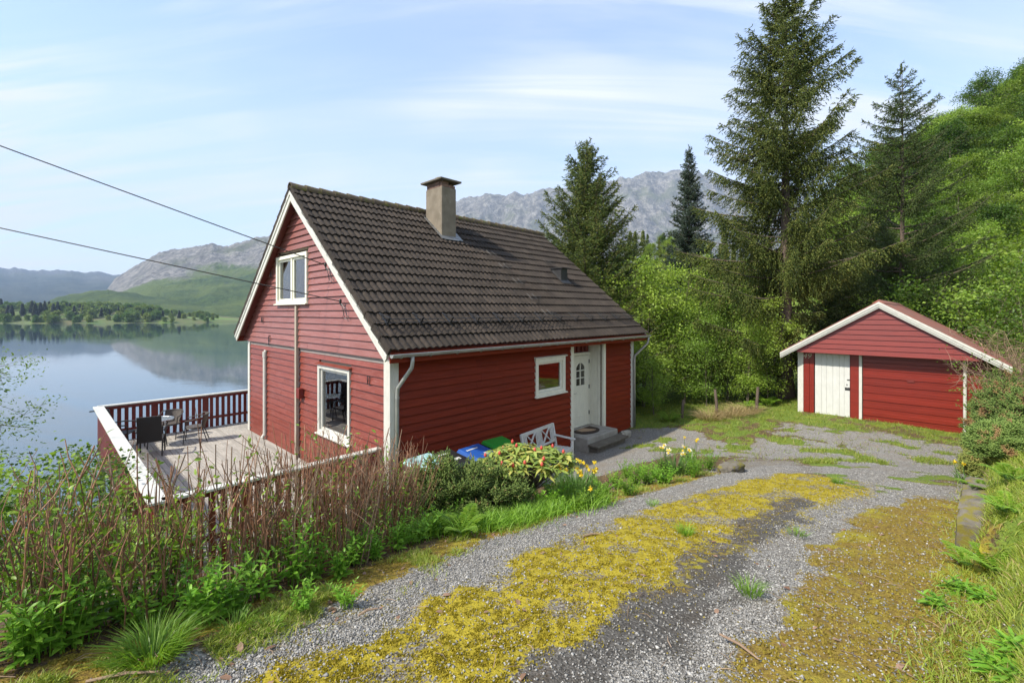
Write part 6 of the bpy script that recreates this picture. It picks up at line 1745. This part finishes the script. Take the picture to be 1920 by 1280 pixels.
# ferns
def fern(seed, nf, L_, mat='fern', up=0.9):
    rg = np.random.default_rng(seed); segs, P, D, Ls, Ws = [], [], [], [], []
    for k in range(nf):
        a = 2*np.pi*k/nf + rg.normal()*0.25; h = np.array([np.cos(a), np.sin(a), 0]); L1 = L_*rg.uniform(0.7, 1.1); s = np.linspace(0, 1, 8)
        p = np.outer(s*0.75 + 0.02, h)*L1; p[:, 2] = L1*(up*s - 0.55*s**2.2)
        segs.append((p, 0.0035*(1-0.7*s)))
        m_ = 21; lat = np.array([-h[1], h[0], 0])
        for j in range(m_):
            q = 0.12 + 0.88*(j+0.5)/m_; c = np.array([np.interp(q, s, p[:, i]) for i in range(3)]); w = L1*0.24*np.sin(np.pi*(0.12+0.86*q))**0.8*(1.1-0.6*q) + 0.01
            for sg_ in (-1, 1):
                P.append(c); D.append(unit(lat*sg_ + h*0.45 + np.array([0, 0, 0.05]) + rg.normal(size=3)*0.05)); Ls.append(w); Ws.append(max(0.012, w*0.34))
    T = Soup(); T.add(tubes_np(segs, 4)); S = Soup(); S.add(leaves4(np.array(P), np.array(D), np.array(Ls), np.array(Ws), rg, 0.92))
    return T.mesh('fern_stalks', M['fern']), S.mesh('fern_leaflets', M[mat])
FN = [fern(831, 8, 0.55), fern(832, 7, 0.42), fern(833, 10, 0.65)]
for (px, py, v, s_, lab) in [(680,1010,0,1.0,'fern unfolding in front of the bare hedge end'),(640,1025,1,1.0,'small fern under the bare hedge stems'),(865,1000,1,1.1,'yellow green fern between yew shrub and drive'),(760,985,1,.9,'fern below the end of the hedge'),
        (1868,1075,0,.62,'lush fern in front of the retaining wall end'),(1812,1062,1,.7,'low fern at the foot of the retaining wall'),(1842,925,0,.62,'fern growing on top of the retaining wall'),(1890,965,2,.5,'wide fern above the retaining wall'),(1900,905,2,.6,'fern under the juniper on the bank'),
        (1440,760,2,1.2,'lush fern beside the big spruce trunk'),(1405,768,0,1.2,'fern at the edge of the back lawn'),(1255,790,0,1.2,'fern in the shade of the saplings')]:
    plant_tree('fern', FN[v], at(px, py), lab, 'fern', None, px*0.37, s_, ('stalks', 'fronds'))
# ---- rhododendron
rg = np.random.default_rng(840); p0 = at(986, 950); p0.y += 0.15; p0.z = gz(p0.x, p0.y)
segs, P, D, Ls, BP, BD = [], [], [], [], [], []
ztop = CZ + (HY-835)/F*p0.y - p0.z
for k in range(120):
    a = rg.uniform(0, 2*np.pi); rr = 0.50*np.sqrt(rg.random()); e = np.array([np.cos(a)*rr*1.25, np.sin(a)*rr*0.9, ztop*(0.50 + 0.52*np.sqrt(max(0, 1-(rr/0.58)**2))*rg.uniform(0.72, 1.0))])
    s = np.linspace(0, 1, 5); p = np.outer(s, e); p[:, 2] = e[2]*s**0.8; p[:, :2] *= (s**1.3/np.maximum(s, 1e-6))[:, None]; segs.append((p, 0.008*(1-0.6*s)))
    m_ = rg.integers(8, 12); az = rg.uniform(0, 6)
    for j in range(m_):
        az += 2.4; P.append(e + [0, 0, -0.015*j/3]); D.append(unit(np.array([np.cos(az), np.sin(az), rg.uniform(-0.55, 0.35)]))); Ls.append(rg.uniform(0.75, 1.2))
    if rg.random() < 0.14: BP.append(e + [0, 0, 0.01]); BD.append([rg.normal()*0.1, rg.normal()*0.1, 1])
rh = empty('rhododendron', p0); tag(rh, 'rhododendron bush with red flower buds in front of the bench', 'shrub')
T = Soup(); T.add(tubes_np(segs, 5)); obj_from('stems', T.mesh('rhododendron_stems', M['bark_l']), rh)
S = Soup(); Ls = np.array(Ls); S.add(leaves8(np.array(P), np.array(D), 0.125*Ls, 0.044*Ls, rg, 0.7, 0.22)); obj_from('leaves', S.mesh('rhododendron_leaves', M['leaf_rhodo']), rh)
for b, d in zip(BP, BD):
    mb = MB(); mb.lathe([(0.004,0),(0.018,0.012),(0.020,0.028),(0.012,0.048),(0.0,0.06)], 8, tuple(b)); mb.build('bud', M['bud'], rh, smooth=True)
# ---- spray conifers (yew, junipers)
def sprays(name, seed, n, size, H, mat, shoot=0.07, rad=0.010, flat=0.4, per=26):
    rg = np.random.default_rng(seed); S = Soup(); segs = []
    for k in range(n):
        a = rg.uniform(0, 2*np.pi); rr = np.sqrt(rg.random()); hz_ = rg.random()
        e = np.array([np.cos(a)*rr*size[0], np.sin(a)*rr*size[1], H*(0.12 + 0.88*hz_*np.sqrt(max(0.02, 1-rr**2*0.85)))])
        b0 = e*[0.35, 0.35, 0.45]; s = np.linspace(0, 1, 5)
        p = b0[None] + np.outer(s, e-b0) ; p[:, 2] += 0.10*H*np.sin(s*np.pi)*0.5; segs.append((p, 0.006*(1-0.7*s)))
        dr_ = unit(e-b0 + [0, 0, 0.15]); lat = unit(np.cross(dr_, [0, 0, 1]))
        q = rg.uniform(0.25, 1.0, per); c = np.stack([np.interp(q, s, p[:, i]) for i in range(3)], 1)
        sd_ = np.where(rg.random(per) < 0.5, -1, 1)[:, None]
        d = unit(dr_[None]*0.8 + lat[None]*sd_*0.8 + rg.normal(size=(per, 3))*0.28 + [0, 0, 0.1])
        for off in (0, 0.6, 1.2):
            S.add(spindles(c + d*shoot*off, unit(d + rg.normal(size=d.shape)*0.3), shoot*rg.uniform(0.7, 1.3, per)*(1-0.2*off), np.full(per, rad), rg))
            S.add(spindles(c + d*shoot*off, unit(d + rg.normal(size=d.shape)*0.75), shoot*0.6*rg.uniform(0.7, 1.3, per), np.full(per, rad), rg))
    T = Soup(); T.add(tubes_np(segs, 4))
    return T.mesh(name+'_stems', M['bark']), S.mesh(name+'_sprays', M[mat])
p0 = at(868, 975); p0.y += 0.1; plant_tree('yew_shrub', sprays('yew', 851, 150, (0.85, 0.50), CZ+(HY-858)/F*p0.y-p0.z, 'yew', 0.085, 0.007), p0, 'spreading green yew shrub below the bins', 'shrub', parts=('stems', 'foliage'))
p0 = at(800, 985); plant_tree('yew_shrub', sprays('yew3', 853, 60, (0.40, 0.30), 0.75, 'yew', 0.085, 0.007), p0, 'small yew shrub beside the bare hedge end', 'shrub', parts=('stems', 'foliage'))
for k, (px, Y, yt, sx, m_, lab) in enumerate([(1905, 7.6, 712, (0.75, 0.6), 'juniper', 'tall green juniper with brown patches on the bank'), (1880, 9.3, 690, (0.45, 0.5), 'juniper', 'green juniper pressing against the garage side'), (1945, 6.8, 730, (0.7, 0.6), 'juniper', 'broad juniper spilling over the bank edge'),
        (1862, 8.4, 845, (0.42, 0.4), 'juniper_y', 'low yellowish juniper by the garage corner'), (1908, 6.4, 830, (0.5, 0.4), 'juniper', 'low juniper above the retaining wall'), (1845, 9.8, 815, (0.28, 0.3), 'juniper_y', 'small golden juniper at the garage downpipe'), (1885, 6.2, 862, (0.45, 0.35), 'juniper', 'low spreading juniper just above the retaining wall end'), (1852, 7.2, 872, (0.35, 0.3), 'juniper_y', 'low golden juniper between the wall and the garage')]):
    loc, Hh = tree_fit(px, Y, yt); plant_tree('juniper', sprays('juniper%d' % k, 860+k, 230, sx, max(0.5, Hh), m_, 0.070, 0.0075), loc, lab, 'shrub', parts=('stems', 'foliage'))
# dry brush heap over the garage eave
def brush(seed, n, size, H, lab, loc, leafmat_=None, nl=0):
    rg = np.random.default_rng(seed); segs, P, D = [], [], []
    for k in range(n):
        a = rg.uniform(0, 2*np.pi); s = np.linspace(0, 1, 5); L_ = rg.uniform(0.5, 1.0)
        b0 = np.array([rg.normal()*size*0.25, rg.normal()*size*0.25, -0.05]); e = b0 + np.array([np.cos(a)*size*L_, np.sin(a)*size*L_*0.8, H*rg.uniform(0.45, 1.0)])
        p = b0[None] + np.outer(s, e-b0); p[:, 2] += 0.25*H*np.sin(s*np.pi)*rg.uniform(0.3, 1.0); p += np.cumsum(rg.normal(size=(5, 3))*0.02, 0)
        segs.append((p, 0.009*(1-0.7*s)))
        for _ in range(6):
            q = rg.uniform(0.3, 1); c = np.array([np.interp(q, s, p[:, i]) for i in range(3)]); e2 = c + rg.normal(size=3)*[0.22, 0.22, 0.16]
            segs.append((np.array([c, (c+e2)/2+rg.normal(size=3)*0.02, e2]), np.array([0.004, 0.003, 0.0015])))
            if nl and rg.random() < 0.7:
                for _2 in range(nl): P.append(e2 + rg.normal(size=3)*0.06); D.append(unit(rg.normal(size=3)))
    r_ = empty('dry_brush', loc); tag(r_, lab, 'shrub')
    T = Soup(); T.add(tubes_np(segs, 4)); obj_from('branches', T.mesh('brush_branches', M['twig']), r_)
    if nl:
        P = np.array(P); D = np.array(D); z_ = rg.uniform(0.7, 1.3, len(P)); S = Soup(); S.add(leaves4(P, D, 0.06*z_, 0.035*z_, rg, 0.3)); obj_from('leaves', S.mesh('brush_leaves', M[leafmat_]), r_)
for (px, Y, yt, sz, lab, lm, nl) in [(1865, 13.2, 600, 1.1, 'tangle of dry twigs reaching over the garage roof', 'deadleaf', 1), (1905, 12.2, 575, 1.2, 'dry brown brush on the bank above the garage', None, 0), (1900, 10.6, 640, 0.9, 'dry bramble heap between juniper and garage', 'leaf_mid', 3), (1840, 14.6, 600, 0.9, 'leafy bramble leaning on the garage roof edge', 'leaf_mid', 4)]:
    loc, Hh = tree_fit(px, Y, yt); brush(int(px), 60, sz, max(0.6, Hh*0.85), lab, loc, lm, nl)
bush = [broadleaf('bank_bush%d' % k, 900+k, 2.2, 1.1, 4, 3800, 0.065, 0.045, 0.05, m_, 'bark_l', 0.3, 0.3, 0.025, 0.4, 6) for k, m_ in enumerate(('leaf_mid', 'leaf_hill', 'leaf_birch'))]
for k, (px, Y, yt, lab) in enumerate([(1930, 14, 520, 'dark leafy bush at the top of the brushy bank'), (1760, 19, 545, 'leafy bush just behind the garage roof'), (1830, 18, 520, 'green bush on the slope behind the garage'), (1890, 19, 470, 'tall bush on the slope above the brush heap'), (1700, 21, 520, 'bush under the open crowned spruce'), (1640, 20.5, 560, 'bush behind the garage ridge'), (1790, 23, 440, 'bush climbing the slope under the birches'), (1870, 24, 400, 'bush high on the slope under the birches'), (1925, 22, 400, 'bush on the steep slope right above the brush')]):
    loc, Hh = tree_fit(px, Y, yt); plant_tree('bank_bush', bush[k % 3], loc, lab, 'bush', None, k*1.7, max(0.5, min(2.4, Hh/2.2)))
for k, (px, Y, yt, lab) in enumerate([(70, 5.2, 885, 'leafy bush behind the hedge on the lake side'), (150, 6.6, 850, 'bush with fresh leaves below the deck corner'), (215, 7.6, 880, 'bush growing against the deck side'), (10, 6.8, 860, 'bush at the edge of the slope beside the rowan'), (320, 4.6, 960, 'low bush in front of the near deck railing')]):
    loc, Hh = tree_fit(px, Y, yt); plant_tree('slope_bush', bush[(k+1) % 3], loc, lab, 'bush', None, k*2.1, max(0.3, min(1.6, Hh/2.2)))
# ---- daffodils and other bed plants
def daffodils(seed, n, rad, mat_p, loc, lab, H=0.36, rows=1.0):
    rg = np.random.default_rng(seed); r_ = empty('daffodil_clump', loc); tag(r_, lab, 'flowers')
    k = n*16; a = rg.uniform(0, 2*np.pi, k); q = rad*np.sqrt(rg.random(k)); sp = rg.uniform(0.05, 0.5, k)
    S = Soup(); S.add(blades(np.c_[np.cos(a)*q, np.sin(a)*q*rows, np.full(k, -0.02)], np.c_[np.cos(a)*sp, np.sin(a)*sp, np.ones(k)], H*rg.uniform(0.65, 1.1, k), np.full(k, 0.013), rg, 0.3)); obj_from('leaves', S.mesh('daffodil_leaves', M['daff_leaf']), r_)
    for j in range(n):
        a = rg.uniform(0, 2*np.pi); q = rad*np.sqrt(rg.random()); b = np.array([np.cos(a)*q, np.sin(a)*q*rows, 0]); e = b + [np.cos(a)*0.06, np.sin(a)*0.06, H*rg.uniform(1.0, 1.22)]
        fl_ = obj_from('flower', tubes_mesh([(np.array([b, (b+e)/2, e]), np.array([0.004]*3))]), r_)
        fd = unit(np.array([rg.normal()*0.6, -1.0 + rg.normal()*0.3, 0.15])); d, u, v = frames(fd[None], rg); u, v = u[0], v[0]
        an = np.arange(6)*np.pi/3; D = np.cos(an)[:, None]*u + np.sin(an)[:, None]*v + fd*0.15
        S = Soup(); S.add(leaves4(np.tile(e, (6, 1)), D, np.full(6, 0.042), np.full(6, 0.028), rg, 0.0)); obj_from('petals', S.mesh('petals', M[mat_p]), fl_)
        mb = MB(); mb.tube([e, e+fd*0.018, e+fd*0.034], [0.009, 0.012, 0.018], 8); mb.build('trumpet', M['petal_c'], fl_)
def tubes_mesh(segs, mat='daff_leaf'):
    T = Soup(); T.add(tubes_np(segs, 5)); return T.mesh('flower_stalk', M[mat])
daffodils(901, 20, 0.24, 'petal_y', at(1082, 925), 'clump of yellow daffodils in front of the bench')
daffodils(902, 4, 0.10, 'petal_y', at(1048, 918), 'few yellow daffodils beside the rhododendron')
daffodils(903, 1, 0.04, 'petal_y', at(1106, 944), 'single yellow daffodil low at the bed edge', 0.2)
daffodils(904, 16, 0.24, 'petal_w', at(1268, 888), 'clump of white daffodils at the end of the bed')
daffodils(905, 3, 0.12, 'petal_y', at(1295, 872), 'tall yellow daffodils behind the white ones', 0.45)
daffodils(906, 2, 0.10, 'petal_y', at(1812, 905), 'orange yellow flowers under the juniper', 0.26)
PER = [weed(911, 26, 0.26, 0.045, 0.030, 'leaf_weed', 1.0, 0.03), weed(912, 22, 0.20, 0.040, 0.030, 'leaf_hedge', 1.1, 0.028), weed(913, 16, 0.32, 0.06, 0.022, 'grass', 0.6, 0.03)]
BL_ = [(1130,925),(1160,915),(1190,910),(1215,905),(1110,940),(1060,945),(1040,935),(1180,925),(1230,895),(1245,905),(1150,900),(1175,895),(1020,950),(1310,882),(1330,880),(1205,890),(1085,950),(1300,892)]
BR_ = [sorted([w[0] for w in BL_]).index(w[0]) for w in BL_]
for k, (px, py) in enumerate(BL_):
    plant_tree('bed_perennial', PER[k % 3], at(px, py), 'low leafy perennial in the daffodil bed, %s counted from the rhododendron' % ORD[BR_[k]], 'plant', 'perennials in the flower bed', k*1.1, 0.95 + 0.25*((k*7) % 5)/4, ('stems', 'leaves'))
SM = weed(914, 14, 0.24, 0.05, 0.03, 'deadleaf', 0.8, 0.03)
for (px, py, lab) in ((1142,905,'reddish brown perennial behind the daffodils'), (1312,868,'reddish brown perennial at the end of the bed')): plant_tree('bed_perennial', SM, at(px, py), lab, 'plant', None, 0.5, 0.9, ('stems', 'leaves'))
# broad leaved plants in the lower right corner
BR = [weed(921, 7, 0.16, 0.20, 0.055, 'leaf_weed', 1.3, 0.06, 0.35, 0.0), weed(922, 6, 0.14, 0.16, 0.045, 'leaf_weed', 1.3, 0.06, 0.35, 0.0)]
BQ = [(1880,1262),(1840,1255),(1910,1230),(1905,1275),(1800,1110),(1760,1140),(1850,1130)]
for k, (px, py) in enumerate(BQ):
    plant_tree('broad_leaf_plant', BR[k % 2], at(px, py), 'broad leaved green plant beside the drive, %s counted from the retaining wall' % ORD[sorted([w[1] for w in BQ]).index(py)], 'plant', 'broad leaved plants by the drive', k*1.9, 0.55, ('stems', 'leaves'))
# dead grass clump and fence posts at the back
for k, (px, py, ln, lab) in enumerate([(1278, 783, 0.62, 'leaning dark fence post among the saplings'), (1345, 780, 0.90, 'upright dark fence post before the hazel'), (1418, 772, 0.85, 'dark fence post standing by the dead grass')]):
    p_ = at(px, py); o = MB().tube([(0,0,-0.3),(0.03*(-1)**k,0,ln*0.5),(0.07*(-1)**k,0.02,ln)], [0.055,0.05,0.045], 8).build('fence_post', M['bark'], None, loc=p_); tag(o, lab, 'post')
DG = tuft(930, 420, 0.55, 0.007, 1.3, 'straw', 0.9, 0.35)
for k, (px, py) in enumerate([(1395,775),(1370,780),(1330,786)]):
    o = obj_from('dead_grass_clump', DG, None, at(px, py), k); tag(o, 'clump of pale dead grass at the edge of the saplings', 'grass', 'dead grass clumps')

# ------------------------------------------------------------------ stuff: grass, moss, stones, litter
def scatter(n, keep, box, seed, wide=False):
    rg = np.random.default_rng(seed); P = np.empty((0, 2))
    while len(P) < n:
        m_ = n*3; Y = box[2] + (box[3]-box[2])*rg.random(m_)**1.7; X = rg.uniform(-1.2, 1.22, m_)*Y
        if wide: Y = rg.uniform(box[2], box[3], m_); X = rg.uniform(box[0], box[1], m_)
        ok = (X > box[0]) & (X < box[1]); X, Y = X[ok], Y[ok]
        k = keep(X, Y, masks_q(X, Y)); s = rg.random(len(X)) < k
        P = np.r_[P, np.c_[X[s], Y[s]]]
        if s.sum() < 20: break
    return P[:n], rg
def stuff(name, S, mat, lab):
    o = obj_from(name, S.mesh(name, mat)); tag(o, lab, kind='stuff'); return o
gcol = pmat('gravel_stone', (0.125,0.118,0.108), (0.36,0.348,0.325), 30, (1,1,1), 0.85, 0.0, irand=0.42)
P, rg = scatter(62000, lambda x, y, m: np.clip(m[0]*1.1 - 0.65*m[1] - 0.6*m[2], 0.11, 1)*(1-0.82*m[4])*(1-m[5])*(1-m[3]), (-3, 9, 1.3, 8.5), 1001)
z = ground_q(P[:, 0], P[:, 1]) + 0.003
n_ = len(P); oct_ = np.array([(1,0,0),(-1,0,0),(0,1,0),(0,-1,0),(0,0,1),(0,0,-1)], float)
r = rg.uniform(0.0045, 0.0105, n_)*np.where(rg.random(n_) < 0.05, 1.6, 1.0)
ang = rg.uniform(0, 6.28, n_); j = rg.uniform(0.6, 1.25, (n_, 6, 1)); sh = rg.uniform(0.6, 1.2, (n_, 1, 3))*[1, 1, 0.65]
V = oct_[None]*j*sh*r[:, None, None]; V = V + rg.normal(size=V.shape)*(r*0.18)[:, None, None]
c, s = np.cos(ang)[:, None], np.sin(ang)[:, None]; V = np.stack([V[..., 0]*c - V[..., 1]*s, V[..., 0]*s + V[..., 1]*c, V[..., 2]], -1) + np.c_[P, z][:, None]
T = np.array([(0,2,4),(2,1,4),(1,3,4),(3,0,4),(2,0,5),(1,2,5),(3,1,5),(0,3,5)])
S = Soup(); S.add((V.reshape(-1, 3), (np.arange(n_)[:, None, None]*6 + T[None]).reshape(-1, 3))); stuff('gravel', S, gcol, 'loose grey gravel stones on the drive')
def fuzz(n, which, mat, name, lab, seed, size):
    P, rg = scatter(n, lambda x, y, m: np.clip(m[which]*1.3-0.15, 0, 1)*(0.08+0.92*(fbm(x*9, y*9, 3) > 0.0)), (-3, 7, 1.3, 7.5), seed)
    z = ground_q(P[:, 0], P[:, 1]) - 0.003
    n = len(P); D = unit(rg.normal(size=(n, 3))*[0.7, 0.7, 0.3] + [0, 0, 0.7]); sz = size*rg.uniform(0.6, 1.5, n)
    S = Soup(); S.add(leaves4(np.c_[P, z], D, sz, sz*0.7, rg, 0.2)); stuff(name, S, M[mat], lab)
fuzz(90000, 1, 'moss_tuft', 'moss', 'yellow green moss on the middle of the drive', 1002, 0.012)
fuzz(60000, 2, 'moss_brown', 'brown_moss', 'brownish moss along the sides of the drive', 1003, 0.013)
def lawn(n, keep, box, seed, L_, w, mat, name, lab, dr=0.4, wide=False):
    P, rg = scatter(n, keep, box, seed, wide); n = len(P); z = ground_q(P[:, 0], P[:, 1]) - 0.006
    D = unit(rg.normal(size=(n, 3))*[0.5, 0.5, 0] + [0, 0, 1]); f = 1 + 0.10*np.maximum(P[:, 1]-5, 0)
    S = Soup(); S.add(blades(np.c_[P, z], D, L_*rg.uniform(0.5, 1.3, n)*np.minimum(f, 1.6), w*np.minimum(f, 2.2), rg, dr)); stuff(name, S, M[mat], lab)
edge_d = lambda x, y: pl_dist(EDGE_L, x, y)
lawn(15000, lambda x, y, m: np.exp(-(edge_d(x, y)/0.17)**2)*0.9*(fbm(x*2.5, y*2.5, 3) > 0.04), (-3, 6, 1.6, 10), 1010, 0.055, 0.0045, 'grass_y', 'verge_grass', 'short yellowish grass along the drive edge')
BEDL = poly_px([(800,1000),(900,985),(960,975),(1030,955),(1100,940)])
lawn(7000, lambda x, y, m: np.exp(-(pl_dist(BEDL, x, y)/0.20)**2), (-2, 4, 3, 9), 1011, 0.19, 0.007, 'grass', 'bed_grass', 'taller green grass between the yew and the drive')
lawn(30000, lambda x, y, m: np.clip(sstep(-0.5, 0.9, x - x_bank(y))*(x - x_bank(y) < 4)*(y < 9)*(0.25+0.75*(fbm(x*2, y*2, 3) > -0.08)), 0, 1), (0.5, 14, 1.3, 10), 1012, 0.075, 0.005, 'grass_y', 'bank_grass', 'mixed grass on the bank beside the drive')
lawn(30000, lambda x, y, m: sstep(0.2, 0.9, x - x_bank(y))*(0.35+0.65*(fbm(x*1.6, y*1.6, 3) > -0.1)), (0.5, 11, -2.5, 6), 1016, 0.10, 0.007, 'grass_y', 'bank_turf', 'longer grass on the bank behind the retaining wall', 0.5, True)
lawn(30000, lambda x, y, m: m[3]*(y > 9)*(x < 16)*(x > 2.5), (2.5, 16, 9, 21), 1013, 0.06, 0.006, 'grass_y', 'back_lawn', 'yellowish green lawn between house and garage')
lawn(16000, lambda x, y, m: m[3]*(x < -1.2), (-14, -1.2, 1.6, 13), 1014, 0.09, 0.006, 'grass', 'slope_grass', 'green grass on the slope below the hedge')
P, rg = scatter(260, lambda x, y, m: np.clip(np.exp(-(edge_d(x, y)/0.35)**2) + 0.12*(m[2] > 0.3) + 0.04, 0, 1)*(y < 7), (-2.6, 6, 1.4, 7), 1020)
z = ground_q(P[:, 0], P[:, 1]) + 0.012; n = len(P); sz = rg.uniform(0.03, 0.075, n)
S = Soup(); S.add(leaves8(np.c_[P, z], unit(rg.normal(size=(n, 3))*[1, 1, 0.12]), sz, sz*0.5, rg, 0.8, 0.3)); stuff('leaf_litter', S, M['deadleaf'], 'dead brown leaves lying along the drive')
P, rg = scatter(420, lambda x, y, m: np.clip(m[2] + 0.3*m[1] + np.exp(-(edge_d(x, y)/0.3)**2), 0, 1), (-2.6, 6, 1.4, 7), 1021)
z = ground_q(P[:, 0], P[:, 1]) + 0.012; segs = []
for (x, y), zz in zip(P, z):
    a = rg.uniform(0, 6.28); L_ = rg.uniform(0.03, 0.14); d = np.array([math.cos(a), math.sin(a), rg.normal()*0.1])*L_
    segs.append((np.array([[x, y, zz], [x+d[0]/2+rg.normal()*0.006, y+d[1]/2, zz+0.008], [x+d[0], y+d[1], zz+d[2]]]), np.array([0.0022, 0.002, 0.001])))
S = Soup(); S.add(tubes_np(segs, 4)); stuff('fallen_twigs', S, M['twig'], 'small fallen twigs and straws on the moss')
for k, (px, py, L_, a) in enumerate([(1385,1215,0.22,-1.0),(1110,1005,0.18,0.3),(230,1272,0.30,0.2),(690,1150,0.12,0.6),(1780,1180,0.16,0.5)]):
    p_ = at(px, py) + Vector((0, 0, 0.012)); o = MB().tube([(-L_/2,0,0),(0,0.012,0.006),(L_/2,0,0)], [0.006,0.008,0.004], 6).build('fallen_stick', M['twig'], None, loc=p_, rz=a); tag(o, 'short brown stick lying on the drive', 'stick', 'sticks on the drive')
# ------------------------------------------------------------------ hazy air
hb = MB(); hb.box(-6500, 5500, -900, 6800, WATER - 12, 1900)
hz_m, hN, hL, hout = nodes_of('hazy_air')
pv = hN.new('ShaderNodeVolumePrincipled')
pv.inputs['Color'].default_value = (0.52, 0.70, 1.0, 1)
pv.inputs['Density'].default_value = 0.00009
pv.inputs['Anisotropy'].default_value = 0.0
hL.new(pv.outputs[0], hout.inputs['Volume'])
haze = hb.build('haze', hz_m); tag(haze, 'thin bluish haze in the valley air', kind='stuff')
